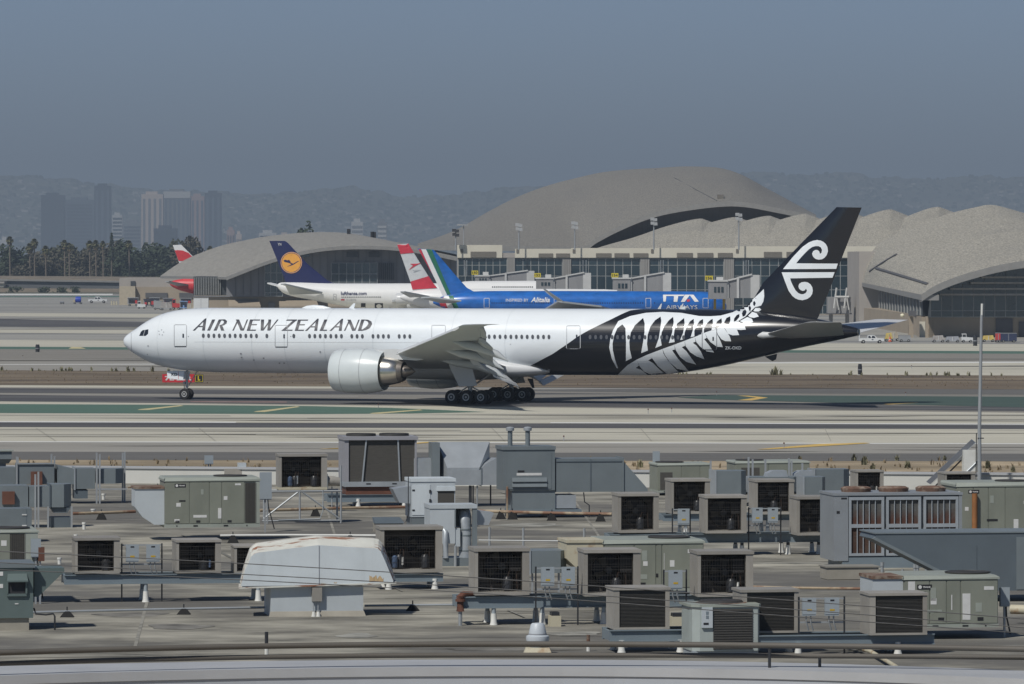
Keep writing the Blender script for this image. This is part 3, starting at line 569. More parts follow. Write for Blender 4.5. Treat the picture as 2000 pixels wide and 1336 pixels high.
m_vent = mat('vent_louvre', (.17, .155, .13), .8, var=.2, scale=2, stretch=(1, 1, 6)); m_louv = mat('dark_louvre', (.05, .058, .065), .6)
m_bridge = mat('bridge_panel', (.27, .27, .27), .55, var=.12, scale=.4, stretch=(2, 2, .4)); m_bridgew = mat('bridge_white', (.55, .55, .53), .55, var=.1, scale=.5)
m_ysign = mat('sign_yellow', (.62, .5, .03), .5); m_yel = mat('safety_yellow', (.5, .33, .03), .55); m_blk = mat('black_paint', (.02, .02, .022), .5)
m_steel = mat('galvanised_steel', (.34, .36, .37), .5, .25, var=.12, scale=1.2)
def loft_roof(name, near, far, Yn, Yf, parent, m, bulge=0.0, edge=.9, rows=9, sub=4, em=None):
    a = spline(near, sub); b = spline(far, sub); grid = []
    for i in range(rows):
        t_ = i / (rows - 1); row = []
        for p, q in zip(a, b):
            A = P(*p, Yn); B = P(*q, Yf); v = A.lerp(B, t_); v.z += bulge * math.sin(math.pi * t_) * min(1, abs(B.z - A.z) / 10)
            row.append(v)
        grid.append(row)
    mb = MB(); mb.grid(grid, m); o = mb.build(name, parent, smooth=True)
    mb = MB(); e0 = [v + Vector((0, -.3, .05)) for v in grid[0]]; e1 = [v + Vector((0, -.3, -edge)) for v in grid[0]]; e2 = [v + Vector((0, 6, -edge)) for v in grid[0]]
    mb.grid([grid[0], e0, e1, e2], em or m_eave); mb.build('roof_edge', o); return o
def wall_px(mb, x0, x1, yt, yb, Y, th, m):      # a slab whose front face covers this pixel box at depth Y
    a = P(x0, yt, Y); b = P(x1, yb, Y); mb.box(a.x, b.x, Y, Y + th, b.z, a.z, m)
def wall(name, x0, x1, yt, yb, Y, th, m, parent):
    mb = MB(); wall_px(mb, x0, x1, yt, yb, Y, th, m); return mb.build(name, parent)
def glazing(x0, x1, ys, cols, Y, parent, name='curtain_wall', skip=None):
    """a frame slab with each pane a part of its own standing just in front of it"""
    fr = wall(name, x0 - .6, x1 + .6, ys[0] - .6, ys[-1] + .6, Y + .035, .3, m_mull, parent) if name != 'front_glazing' else infill; cache = {}
    for r in range(len(ys) - 1):
        for c in range(cols):
            a0, a1 = x0 + (x1 - x0) * c / cols + .75, x0 + (x1 - x0) * (c + 1) / cols - .75
            if skip and skip((a0 + a1) / 2, (ys[r] + ys[r + 1]) / 2): continue
            A, B = P(a0, ys[r] + .65, Y), P(a1, ys[r + 1] - .65, Y); k = (r, name)
            if k not in cache:
                mb = MB(); mb.box(0, B.x - A.x, 0, .032, B.z - A.z, 0, m_pane); cache[k] = mb.mesh('pane')
            obj('pane', cache[k], fr, (A.x, Y, A.z))
    return fr
# ---- great hall with the big arched roof
t1 = empty('great_hall', P(1300, 612, 1500), 0, 'large arched grey metal terminal hall roof rising highest behind the concourse', 'terminal'); t1.location.z = 0
def rel(th_): th_.matrix_parent_inverse = Matrix.Identity(4)
class At:      # build in world coordinates, parent with the inverse of the thing's location
    pass
_obj = obj
def obj(name, me, parent=None, loc=None):
    o = _obj(name, me, parent, loc)
    if parent is not None:
        r = parent
        while r.parent: r = r.parent
        if r.get('worldbuilt') and parent == r: o.matrix_parent_inverse = Matrix.Translation(r.location).inverted()
    return o
def wthing(name, loc, label, cat, group=None):
    e = empty(name, loc, 0, label, cat, group); e['worldbuilt'] = 1; return e
t1['worldbuilt'] = 1
N1 = [(816, 479), (886, 480), (980, 481), (1060, 481), (1135, 482), (1166, 465), (1208, 443), (1264, 420), (1320, 406), (1403, 395), (1456, 395.5), (1520, 407), (1594, 422)]
F1 = [(816, 476), (886, 451), (956, 412), (1012, 384), (1068, 363), (1124, 348), (1180, 336), (1240, 330.5), (1285, 328), (1349, 325), (1423, 332), (1500, 371), (1594, 421)]
rf = loft_roof('roof', N1, F1, 1470, 1590, t1, m_roofg, 2.5, 1.3, 12, 6)
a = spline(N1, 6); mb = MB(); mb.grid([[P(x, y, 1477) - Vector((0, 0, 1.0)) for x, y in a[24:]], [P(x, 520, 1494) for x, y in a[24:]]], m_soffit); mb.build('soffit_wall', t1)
mb = MB()
gl = [(1215, 478), (1215, 466), (1260, 441), (1300, 429), (1342, 422), (1403, 417), (1470, 418), (1540, 426), (1570, 432), (1570, 478)]
mb.poly([P(x, y, 1484) for x, y in gl], m_pane); mb.build('arch_glazing', t1)
mb = MB(); mb.tube([P(x, y - .4, 1483.8) for x, y in spline(gl[1:-1], 4)], .18, m_mull, 6); mb.build('glazing_rail', t1)
RB1 = BVHTree.FromPolygons([v.co.copy() for v in rf.data.vertices], [list(p.vertices) for p in rf.data.polygons])
def on_hall(px, py):
    d = (P(px, py, 100) - Vector((0, 0, H))).normalized(); h = RB1.ray_cast(Vector((0, 0, H)), d)[0]; return (h if h else P(px, py, 1500)) - d * .25
mb = MB()
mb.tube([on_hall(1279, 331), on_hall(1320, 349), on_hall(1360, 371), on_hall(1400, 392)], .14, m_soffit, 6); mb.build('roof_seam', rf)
mb = MB(); wall_px(mb, 1401.5, 1413.5, 380, 388, on_hall(1407, 388).y, 3, m_vent); mb.build('roof_hatch', rf)
# ---- concourse
t2 = wthing('concourse', (P(1300, 625, 1330).x, 1330, 0), 'long terminal concourse with cream parapet and dark glazed wall behind the parked jets', 'terminal')
Yc = 1330
def hump(cx, cy, Y, w0=300, w1=150, base=500):
    k_ = (478 - cy) / 51.0
    pr = spline([(cx - 215, 490), (cx - 190, cy + 54 * k_), (cx - 127, cy + 36 * k_), (cx - 76, cy + 18 * k_), (cx - 25, cy + 4 * k_), (cx, cy), (cx + 10, cy + 2), (cx + 38, cy + 13), (cx + 80, cy + 34), (cx + 130, cy + 62)], 4)
    far_ = [P(x, y, Y) for x, y in pr]; near_ = [P(x - 6, max(489, y + 2), Y - 62) for x, y in pr]; bk = [v + Vector((0, 30, -3)) for v in far_]
    rows = [[a_.lerp(b_, t_) + Vector((0, 0, (b_.z - a_.z) * .07 * math.sin(math.pi * t_))) for a_, b_ in zip(near_, far_)] for t_ in [k / 8 for k in range(9)]] + [bk]
    mb = MB(); mb.grid(rows, m_roofm); return mb.build('roof_vault', t2, smooth=True)
for cx, cy, Y in ((1367, 427, 1450), (1436, 424, 1443), (1500, 421.5, 1436), (1571, 417.5, 1429), (1655, 413, 1422), (1737, 409, 1415), (1830, 404, 1408)):
    hump(cx, cy, Y)
wall('core_wall', 893, 1722, 500, 632, Yc + .8, 60, m_wallw, t2)
for x0, x1, yt in ((893, 981, 478.5), (1006, 1116, 486), (1116, 1270, 484.5), (1270, 1438, 484), (1438, 1716, 481)):
    wall('parapet', x0, x1, yt, 503.4, Yc - .6, 8, m_wallc, t2)
wall('roof_deck', 981, 1006, 494, 503.4, Yc - .3, 8, m_wallw, t2)
for x0, x1, y0 in ((919, 969, 491.5), (1052, 1080, 495), (1086, 1113, 495), (1164, 1194, 494.6), (1200, 1229, 494.6), (1237, 1266, 494.6), (1322, 1353, 494), (1362, 1393, 494), (1402, 1431, 494), (1492, 1527, 492), (1536, 1566, 492), (1660, 1690, 492)):
    wall('vent', x0, x1, y0, 502.6, Yc - .75, .3, m_vent, t2)
for x in (902, 1011, 1121, 1274, 1440): wall('wall_emblem', x - 2.5, x + 2.5, 486.5, 494, Yc - .75, .3, m_vent, t2)
ys = [505, 518, 539, 566, 596, 613]
for x0, x1, n in ((895, 990, 7), (1006, 1098, 6), (1116, 1250, 8), (1269, 1413, 8), (1434, 1693, 15)):
    glazing(x0, x1, ys, n, Yc, t2)
for x0, x1 in ((990.4, 1005.6), (1098.6, 1115.4), (1250.6, 1268.4), (1413.6, 1433.4)):
    n = int((x1 - x0) / 3.2)
    for k in range(n):
        a0 = x0 + (x1 - x0) * k / n; wall('pilaster_rib', a0 + .3, a0 + (x1 - x0) / n - .3, 504, 625, Yc - .4, 1.0, m_rib, t2)
for x in (1138, 1144, 1290, 1294.5, 1452, 1456.5, 1461, 906, 911, 1668):
    wall('vent_pipe', x, x + 1.3, 508, 540, Yc - 1.2, .15, m_steel, t2)
wall('base_wall', 893, 1716, 613.6, 634, Yc - .2, .8, m_wallt, t2)
# ---- pavilion with the low swept roof
t3 = wthing('pavilion', (P(1900, 660, 935).x, 935, 0), 'terminal pavilion with tan swept metal roof over a wide glazed front', 'terminal')
N3 = [(1800, 575.5), (1818, 563), (1839, 552.5), (1868, 541), (1899, 531.5), (1947, 519), (2000, 510), (2070, 504), (2160, 503), (2260, 510), (2380, 530)]
F3 = [(1679, 551), (1692, 510), (1717, 476), (1756, 454), (1808, 434), (1854, 417), (1904, 405), (1936, 400), (1976, 409), (2060, 436), (2160, 480)]
rf3 = loft_roof('roof', N3, F3, 930, 1150, t3, m_roofm, 0.0, 1.2, 14, 5)
mb = MB(); A, B = P(1679, 551, 1150), P(1800, 575.5, 930); mb.plate([A, B, B - Vector((0, 0, 1.0)), A - Vector((0, 0, .8))], (3, 0, 0), m_eave); mb.build('eave', rf3)
def on_roof(px, py, up=.12):        # a point on the swept roof behind this pixel
    d = P(px, py, 100) - Vector((0, 0, H)); h = RB3.ray_cast(Vector((0, 0, H)), d.normalized()); return h[0] + Vector((0, -.2, up)) if h[0] else P(px, py, 1000)
RB3 = BVHTree.FromPolygons([v.co.copy() for v in rf3.data.vertices], [list(p.vertices) for p in rf3.data.polygons])
for q in ([(1711, 525), (1760, 540), (1811, 556)], [(1699, 531), (1725, 514), (1751, 498.5)]):
    mb = MB(); mb.tube([on_roof(*p) for p in q], .28, m_soffit, 6); mb.build('roof_gutter', rf3)
wall('stair_tower', 1678, 1722, 491, 648, 1140, 40, m_wallw, t3)
mb = MB(); A, B = P(1716, 545, 1100), P(1802, 566, 940); zz = P(1800, 617, 940).z
mb.plate([(A.x, 1100, 9.2), (B.x, 940, 7.4), (B.x, 940, zz), (A.x, 1100, zz)], (6, 4, 0), m_louv); sw = mb.build('side_wall', t3)
for k in range(15):
    t_ = (k + .5) / 15; x = A.x + (B.x - A.x) * t_; y = 1100 + (940 - 1100) * t_; mb = MB(); mb.box(x - .25, x + .25, y - .5, y, zz, 9.2 - 1.8 * t_ - .3, m_mull); mb.build('side_mullion', sw)
mb = MB(); mb.plate([(A.x - 3, 1100, zz), (B.x + 1, 938, zz), (B.x + 1, 938, 0), (A.x - 3, 1100, 0)], (6, 4, 0), m_wallt); mb.build('side_base', t3)
def below_eave(px, py):
    for p, q in zip(N3, N3[1:]):
        if p[0] <= px <= q[0]: return py < p[1] + (q[1] - p[1]) * (px - p[0]) / (q[0] - p[0]) + 7
    return px < 1800
mb = MB(); mb.poly([P(x, y + 6, 938.04) for x, y in N3[1:9]] + [P(2160, 620, 938.04), P(1812, 620, 938.04)], m_mull); infill = mb.build('front_infill', t3)
glazing(1818, 2110, [524, 541, 556, 577, 607, 619], 14, 938, t3, 'front_glazing', below_eave)
for y0, x0 in ((540, 1917), (551, 1896), (562.5, 1856), (573.5, 1836)):
    wall('sun_shade', x0, 2130, y0, y0 + 3.4, 935.4, 1.6, m_rib, t3)
wall('front_base', 1800, 2400, 619, 666, 938.5, 12, m_wallt, t3)
for x0, x1, yt in ((1945, 1978, 622), (1990, 2020, 628)): wall('loading_door', x0, x1, yt, 664, 938.2, .2, m_soffit, t3)
wall('column', 1775, 1784, 618, 666, 935, 1.2, m_wallt, t3); wall('column', 1808, 1813, 618, 666, 933, 1.2, m_wallt, t3)
wall('doorway', 1796, 1807, 628, 664, 937.6, .3, m_wallc, t3); wall('control_box', 1776, 1790, 607, 617, 934, 2, m_soffit, t3)
# ---- left terminal with the vaulted roof
t4 = wthing('vaulted_terminal', (P(600, 603, 1460).x, 1460, 0), 'grey terminal building under a single shallow vaulted roof with dark windows', 'terminal')
N4 = [(442, 541), (475, 528), (512, 513.5), (550, 501.5), (612, 487), (675, 481), (750, 481.5), (820, 489), (892, 503)]
F4 = [(313, 539), (362, 507), (425, 482), (475, 470), (525, 461), (600, 454), (675, 455), (760, 470), (892, 497)]
rf4 = loft_roof('roof', N4, F4, 1450, 1545, t4, m_roofg, 1.0, .9, 8, 5)
rf4.data.materials[0] = mat('vault_roof', (.30, .285, .25), .6, var=.2, scale=.8, stretch=(1, .3, 1.6), detail=8, stain=.5, stain_col=(.2, .195, .18), stain_scale=.012, stain_stretch=(2.2, .3, 1))
mb = MB(); A, B = P(313, 539, 1545), P(442, 541, 1450); mb.plate([A, B, B - Vector((0, 0, .7)), A - Vector((0, 0, .7))], (2, 2, 0), m_eave); mb.build('eave', rf4)
mb = MB(); a = spline(N4, 4); mb.grid([[P(x, y + 3, 1456) for x, y in a], [P(x, 579, 1456) for x, y in a]], m_wallg); wl = mb.build('end_wall', t4)
for k in range(1, 30):
    x = 445 + k * 15; yt = next((p[1] + (q[1] - p[1]) * (x - p[0]) / (q[0] - p[0]) for p, q in zip(N4, N4[1:]) if p[0] <= x <= q[0]), 500) + 5
    mb = MB(); wall_px(mb, x - .25, x + .25, yt, 578, 1455.8, .3, m_soffit); mb.build('wall_joint', wl)
wall('louvre_wall', 378, 446, 540, 577, 1462, 30, m_louv, t4)
for k in range(16): wall('louvre', 380 + k * 3.3, 381.3 + k * 3.3, 541.5, 576, 1461.4, .6, m_mull, t4)
wall('tan_base', 378, 895, 577, 608, 1458, 30, m_wallt, t4); wall('base_trim', 378, 895, 577.4, 580, 1457.4, .8, m_wallg, t4)
glazing(517, 552, [513, 533, 549, 572, 578.5], 3, 1455.2, t4, 'end_window', lambda x, y: y < 512); glazing(647, 737, [513.5, 535, 551, 562], 6, 1455.2, t4, 'end_window')
wall('dark_opening', 590, 604, 490, 502, 1455.4, .4, m_pane, t4)
for k in range(8): wall('louvre', 741 + k * 3.7, 742.8 + k * 3.7, 514, 555, 1455.3, .5, m_louv, t4)
for x0, x1 in ((677, 699), (720, 741)): wall('vent', x0, x1, 492, 502.5, 1455.4, .4, m_louv, t4)
for x0, x1, yt in ((446, 505, 585), (545, 618, 586), (640, 700, 588)):
    A, B = P(x0, yt, 1457), P(x1, yt, 1457); mb = MB(); z1 = P(0, 597, 1457).z
    mb.plate([(A.x, 1457, A.z), (B.x, 1457, A.z), (B.x + .8, 1452, z1), (A.x + .3, 1452, z1)], (0, 0, -.5), m_wallc if False else m_wallt); mb.build('awning', t4)
    wall('bay_door', x0 + 4, x1 - 2, 598, 604.5, 1457.5, .4, m_soffit, t4)
wall('doorway', 524, 537, 591, 604, 1457.2, .4, m_wallg, t4)
for x in (681, 727, 731): mb = MB(); A = P(x, 452.5 + abs(x - 675) * .12, 1530); mb.box(A.x - .5, A.x + .5, 1530, 1531, A.z - 1, A.z + .9, m_blk); mb.build('roof_light', rf4)
# ---- low freight building left of it
t5 = wthing('low_freight_building', (P(300, 600, 1630).x, 1630, 0), 'low tan and grey freight building with dark loading doors beside the vaulted terminal', 'building')
wall('upper_wall', 233, 440, 543, 561, 1632, 40, m_wallw, t5); wall('lower_wall', 233, 440, 560.4, 602, 1630, 42, m_wallt, t5)
wall('window', 255, 264, 549, 559, 1631.6, .5, m_louv, t5)
for x0, x1 in ((284, 327), (350, 392)): wall('loading_door', x0, x1, 572, 581.5, 1629.6, .5, m_soffit, t5)
wall('corner_tower', 233, 264, 559, 601, 1628, 3, mat('light_tan_wall', (.44, .385, .29), .8), t5)
# ---- jet bridges
def bridge(x0, x1, xe, yt0, yb0, yt1, yb1, Y, sign, label, sx=None):
    b = wthing('jet_bridge', (P((x0 + x1) / 2, 620, Y).x, Y, 0), label, 'jet bridge', 'jet bridges along the concourse')
    mb = MB(); A, B = P(x0, yt0, Y), P(x1, yb0, Y); mb.box(A.x, B.x, Y - 2, Y + 3, B.z, A.z, m_bridge); cb = mb.build('cabin', b)
    mb = MB(); mb.box(A.x - .2, B.x + .2, Y - 2.2, Y + 3.2, A.z, A.z + .35, m_bridgew); mb.build('cabin_roof', cb)
    for k in range(3):
        xa = x0 + (x1 - x0) * (.3 + .2 * k); mb = MB(); wall_px(mb, xa, xa + (x1 - x0) * .13, yt0 + (yb0 - yt0) * .3, yt0 + (yb0 - yt0) * .62, Y - 2.1, .1, m_pane); mb.build('window', cb)
    xm = x1 + (xe - x1) * .42
    for i, (xa, xb, g) in enumerate(((x1, xm, 0), (xm, xe, .35))):
        ta, tb = (xa - x1) / (xe - x1), (xb - x1) / (xe - x1); p = lambda t_, top: P(xa if t_ == ta else xb, (yt0 + (yt1 - yt0) * t_ - .6 * i) if top else (yb0 - 2 + (yb1 - yb0 + 2) * t_), Y)
        q = [p(ta, 1), p(tb, 1), p(tb, 0), p(ta, 0)]; mb = MB(); mb.plate([v + Vector((0, -1.4 - g, 0)) for v in q], (0, 3.2 + 2 * g, 0), m_bridge); sg = mb.build('tunnel', b)
        q2 = [q[0] + Vector((0, 0, .3)), q[1] + Vector((0, 0, .3)), q[1], q[0]]; mb = MB(); mb.plate([v + Vector((0, -1.7 - g, 0)) for v in q2], (0, 3.6 + 2 * g, 0), m_bridgew); mb.build('tunnel_roof', sg)
        mb = MB(); v = q[0]; mb.plate([v + Vector((-.15, -1.75 - g, .3)), v + Vector((.35, -1.75 - g, .3)), v + Vector((.35, -1.75 - g, q[3].z - q[0].z)), v + Vector((-.15, -1.75 - g, q[3].z - q[0].z))], (0, .3, 0), m_bridgew); mb.build('tunnel_collar', sg)
    mb = MB(); E = P(xe, yb1, Y)
    mb.box(E.x - .3, E.x + 1.6, Y - 1.8, Y + 2.2, E.z, P(xe, yt1 - 1, Y).z, m_bridgew); mb.box(E.x, E.x + 1, Y - .5, Y + .5, 0, E.z, m_bridge); mb.build('rotunda', b)
    for xx in (x0 + (x1 - x0) * .35, x0 + (x1 - x0) * .85):
        mb = MB(); A2 = P(xx, yb0, Y); mb.box(A2.x - .25, A2.x + .25, Y - .4, Y + .4, .9, A2.z, m_yel); mb.lathe([(.5, -.4), (.55, 0), (.5, .4)], m_tyre, 14, (A2.x, Y, .55), 'y'); mb.build('drive_column', b)
    if sign:
        s0 = P(sx, yt0 - 11.5, Y); mb = MB(); mb.box(s0.x, s0.x + 1.62, Y - .6, Y - .3, s0.z - 1.0, s0.z, m_ysign); mb.box(s0.x + .7, s0.x + .9, Y - .5, Y - .4, s0.z - 1.8, s0.z - 1.0, m_steel); sn = mb.build('gate_sign', b)
        text_mesh('lettering', sign, 1.3, .62, m_blk, .03, sn, Matrix.Translation((s0.x + .16, Y - .62, s0.z - .82)))
        u = P(sx + 22, yt0 - 9, Y); mb = MB(); mb.box(u.x, u.x + 1.4, Y - .8, Y + 1, P(0, yt0, Y).z, u.z, m_bridgew); mb.build('air_unit', b)
bridge(928, 955, 1031, 540, 552, 530, 553, 1318, '150', 'jet bridge under gate sign 150 behind the white upper deck', 921)
bridge(1047, 1080, 1141, 545, 566, 534, 566, 1280, '152', 'jet bridge with gate sign 152 ending at the white strip of fuselage', 1043)
bridge(1197, 1231, 1297, 545, 574, 534, 570, 1250, '154', 'jet bridge under gate sign 154 behind the blue jet', 1194)
bridge(1384, 1419, 1468, 550, 584, 538, 582, 1120, '156', 'jet bridge under gate sign 156 docked at the blue jet nose', 1377)
b = wthing('jet_bridge', (P(1640, 632, 1150).x, 1150, 0), 'short jet bridge with white hoist arms beside the stair tower', 'jet bridge', 'jet bridges along the concourse')
wall('cabin', 1617, 1662, 580, 612, 1150, 5, m_bridge, b); wall('cabin_floor', 1615, 1664, 611.6, 614, 1149.6, 5.6, m_soffit, b)
for x in (1632, 1652): mb = MB(); mb.tube([P(x - 3, 602, 1149), P(x - 1, 585, 1149), P(x + 2, 562, 1149)], .22, m_bridgew, 6); mb.tube([P(x + 2, 580, 1149), P(x + 6, 605, 1149)], .15, m_bridgew, 6); mb.build('hoist_arm', b)
mb = MB(); mb.cyl(P(1630, 580, 1149), P(1658, 580, 1149), .25, m_bridgew); mb.build('hoist_beam', b)
for x in (1623, 1655): mb = MB(); A = P(x, 612, 1151); mb.box(A.x - .4, A.x + .4, 1151, 1152, 0, A.z, m_bridge); mb.build('support_leg', b)
# ---- floodlight masts
m_lampw = mat('lamp_housing', (.32, .33, .33), .5)
for x, yt, Y, lab in ((1013.5, 439, 1327, 'floodlight mast on the parapet between the two widest cream blocks'), (1122.5, 435.5, 1327, 'floodlight mast on the cream parapet before the big arched roof slope'), (1277, 428, 1327, 'floodlight mast on the parapet in front of the dark arch opening'),
                      (1443, 419, 1327, 'tallest floodlight mast on the parapet beside the black tail fin'), (890, 450, 1327, 'dark floodlight mast at the left end of the cream parapet')):
    e = wthing('floodlight_mast', P(x, 486, Y), lab, 'light mast', 'floodlight masts on the concourse'); yb = 483
    mb = MB(); mb.cyl(P(x, yb, Y) - Vector((0, 0, .6)), P(x, yt + 2, Y), .2, m_steel, 8, .13); mb.build('pole', e, smooth=True)
    for dx, dy in ((-3, 0), (2.5, 1.5), (-2.5, 8), (3, 9.5)):
        c = P(x + dx, yt + dy, Y); mb = MB(); mb.hexa([c + Vector(v) for v in ((-.5, -.5, -.35), (.5, -.5, -.35), (.35, .3, -.1), (-.35, .3, -.1), (-.5, -.35, .4), (.5, -.35, .4), (.35, .3, .3), (-.35, .3, .3))], m_lampw if x > 900 else m_blk); mb.build('lamp_head', e)
    mb = MB(); mb.cyl(P(x - 3, yt + 1, Y), P(x + 3, yt + 1, Y), .09, m_steel, 6); mb.cyl(P(x - 3, yt + 9, Y), P(x + 3, yt + 9, Y), .09, m_steel, 6); mb.build('crossarm', e)
e = wthing('canopy_light', P(905, 479, 1334), 'thin pole carrying a flat bar light above the first cream block', 'light mast')
mb = MB(); mb.cyl(P(905.5, 482, 1334), P(905.5, 439, 1334), .13, m_steel, 8); mb.build('pole', e); mb = MB(); A = P(892.5, 438, 1334); B = P(914, 440.5, 1334); mb.box(A.x, B.x, 1333.3, 1334.7, B.z, A.z, m_lampw); mb.build('lamp_bar', e)
# ================================================================== parked aircraft
m_navy = mat('tail_navy', (.012, .016, .085), .4, var=.08); m_orange = mat('tail_orange', (.85, .40, .06), .45); m_blue = mat('jet_blue', (.012, .135, .48), .3, 0, var=.35, scale=.6, stretch=(.6, 1, 1), coat=.3)
m_tred = mat('tail_red', (.60, .035, .06), .45); m_tgreen = mat('tail_green', (.02, .16, .085), .45); m_swhite = mat('jet_white', (.82, .82, .80), .35, var=.03)
m_palegrey = mat('tail_pale', (.62, .64, .64), .45); m_qred = mat('tail_scarlet', (.65, .04, .05), .45)
def px_fuselage(secs, D, m, parent, name='fuselage', n=36, sub=3):
    """secs: (column, top row, bottom row) at depth D; round hull"""
    rows = []
    for px, yt, yb in spline(secs, sub):
        a, b = P(px, yt, D), P(px, yb, D); r = max((a.z - b.z) / 2, .02); zc = (a.z + b.z) / 2
        rows.append([(a.x, D + r * math.sin(2 * math.pi * k / n), zc + r * math.cos(2 * math.pi * k / n)) for k in range(n)])
    mb = MB(); mb.grid(rows, m, True); mb.f += [list(range(n)), [len(mb.v) - n + k for k in range(n)]]; mb.mi += [0, 0]
    return mb.build(name, parent, smooth=True), BVHTree.FromPolygons([Vector(v) for v in mb.v], mb.f)
def px_fin(le, te, D, m, parent, th=.6, name='tail_fin'):
    global CLIP
    CLIP = list(le) + list(te)[::-1]
    return airfoil_loft([(P(*a, D), P(*b, D), th * (1 - .5 * i / len(le)), (0, 1, 0)) for i, (a, b) in enumerate(zip(le, te))], m, name, parent)
def px_plate(name, pts, th, m, parent):          # pts: (column, row, depth)
    mb = MB(); mb.plate([P(*p) for p in pts], (0, 0, -th), m); return mb.build(name, parent)
ID4 = Matrix.Identity(4)
def wdecal(name, layers, bvh, parent, root, **k):
    k.setdefault('off', .09); return decal(name, layers, bvh, ID4, parent, **k)
def bvh_of(mb): return BVHTree.FromPolygons([Vector(v) for v in mb.v], mb.f)
m_nav = m_navy
# --- four engined jet with the navy tail
D = 1300; a1 = wthing('airliner', (P(800, 617, D).x, D, 0), 'white jumbo jet with navy tail and orange crane disc parked at the vaulted terminal', 'airplane')
f, fb = px_fuselage([(542, 556, 561), (546, 552.6, 566), (555, 551.5, 573), (575, 551.5, 579.5), (599, 552, 584), (632, 553, 590.5), (666, 553.5, 597), (700, 553.5, 602), (760, 553.5, 607), (880, 553, 607), (900, 551, 607), (918, 549, 607), (1000, 548.6, 607), (1060, 549, 607), (1100, 556, 606), (1130, 572, 603), (1142, 586, 596)], D, m_swhite, a1)
fn, fm = px_fin([(656, 555), (640, 548), (600, 515), (562, 474), (556, 470.5)], [(560, 555), (557, 548), (547, 522), (530, 480), (526, 470.5)], D, m_navy, a1, .9); B = bvh_of(fm)
disc = lambda cx, cy, r, n=28: [(cx + r * math.cos(2 * math.pi * k / n), cy + r * math.sin(2 * math.pi * k / n)) for k in range(n)]
zl = lambda pts: zoomed(pts, 520, 460, .1123)
crane = [[(300, 435), (330, 420), (370, 432), (400, 425), (420, 450), (430, 475), (470, 490), (540, 448), (580, 440), (545, 462), (480, 505), (430, 525), (355, 545), (440, 500), (400, 478), (350, 468), (310, 455)]]
wdecal('tail_emblem', [([disc(569, 513, 20.8)], mat('disc_rim', (.8, .42, .2), .45)), ([disc(569, 513, 19.4)], m_navy), ([disc(569, 513, 18.4)], m_orange), ([zl(p) for p in crane], m_navy)], B, fn, a1, step=5, clip=CLIP)
wdecal('fin_code', [(text_box('YN', 542.5, 549.5, 474.5, 479.5), m_swhite)], B, fn, a1, step=0)
wdecal('lettering', [(text_box('lufthansa.com', 666, 716, 569.5, 576.5, .02), m_navy)], fb, f, a1, step=0, off=.08)
wdecal('flag_mark', [([[(666, 584), (673, 584), (673, 586.6), (666, 586.6)]], m_tred)], fb, f, a1, step=0, off=.08)
wdecal('registration', [(text_box('D-ABYN', 677, 695, 584, 587), m_line)], fb, f, a1, step=0, off=.08)
for k in range(22): wdecal('window', [([[(667 + 3.55 * k, 579.2), (669 + 3.55 * k, 579.2), (669 + 3.55 * k, 581), (667 + 3.55 * k, 581)]], m_winglass)], fb, f, a1, step=0, off=.08)
for k in range(22): wdecal('upper_window', [([[(961 + 3.7 * k, 559.5), (963.2 + 3.7 * k, 559.5), (963.2 + 3.7 * k, 562), (961 + 3.7 * k, 562)]], m_winglass)], fb, f, a1, step=0, off=.08)
wdecal('door', [(frame(651, 657, 574, 586, .5, .8), m_line), ([[(653.6, 578.4), (655, 578.4), (655, 580.4), (653.6, 580.4)]], m_winglass)], fb, f, a1, step=0, off=.08)
for x0, x1 in ((705, 714), (732, 748)): wdecal('cargo_door', [([[(x0, 592), (x1, 592), (x1, 603), (x0, 603)]], m_dark)], fb, f, a1, step=0, off=.08)
px_plate('tailplane', [(629, 571.5, D - 2.6), (548, 554, D - 11), (556, 553.4, D - 11), (630, 570, D - 2.6)][::-1] + [(566, 573, D - 2.4)], .3, m_grey, a1)
px_plate('tailplane', [(575, 562, D + 2), (543, 558, D + 2), (522, 552, D + 11), (530, 552, D + 11)], .3, m_swhite, a1)
px_plate('wing', [(765, 586, D - 3), (900, 596, D - 3), (838, 576, D - 30), (826, 575, D - 30)], .5, m_grey, a1)
for x, y, Y in ((812, 594, D - 14), (790, 584, D - 24)):
    e = P(x, y, Y); mb = MB(); mb.lathe([(.7, 3.4), (1.15, 2.4), (1.35, 0), (1.3, -1.8), (1.1, -2.1), (1.0, -1.8)], m_lgrey, 24, e, 'x'); mb.lathe([(1.0, -1.9), (.1, -1.7)], m_dark, 24, e, 'x', caps=False); mb.build('engine', a1, smooth=True)
mb = MB(); lx = P(760, 617, D).x; mb.cyl((lx, D - 2, 0.6), (lx, D - 2, 3), .3, m_strut); mb.lathe([(.3, -.3), (.62, -.25), (.62, .25), (.3, .3)], m_tyre, 18, (lx, D - 3, .62), 'y'); mb.build('main_gear', a1)
# --- jet with the red and white tail
D = 1205; a2 = wthing('airliner', (P(950, 626, D).x, D, 0), 'white jet with red and white striped tail fin and small red arrow', 'airplane')
f, fb = px_fuselage([(782, 578, 583), (800, 570, 592), (830, 565.5, 602), (870, 564, 609), (930, 564, 612), (1180, 565, 612), (1205, 571, 610), (1222, 585, 602)], D, m_swhite, a2)
fn, fm = px_fin([(858, 568), (845, 552), (820, 513), (797, 475.5)], [(806, 568), (802, 552), (788, 512), (775.5, 477.5)], D, m_palegrey, a2, .7); B = bvh_of(fm)
za = lambda pts: zoomed(pts, 770, 460, .1123)
wdecal('tail_band', [([za([(40, 140), (240, 120), (360, 298), (105, 320)])], m_tred)], B, fn, a2, step=6, clip=CLIP)
wdecal('tail_band', [([za([(272, 805), (600, 705), (740, 800), (760, 912), (320, 940)])], m_tred)], B, fn, a2, step=6, clip=CLIP)
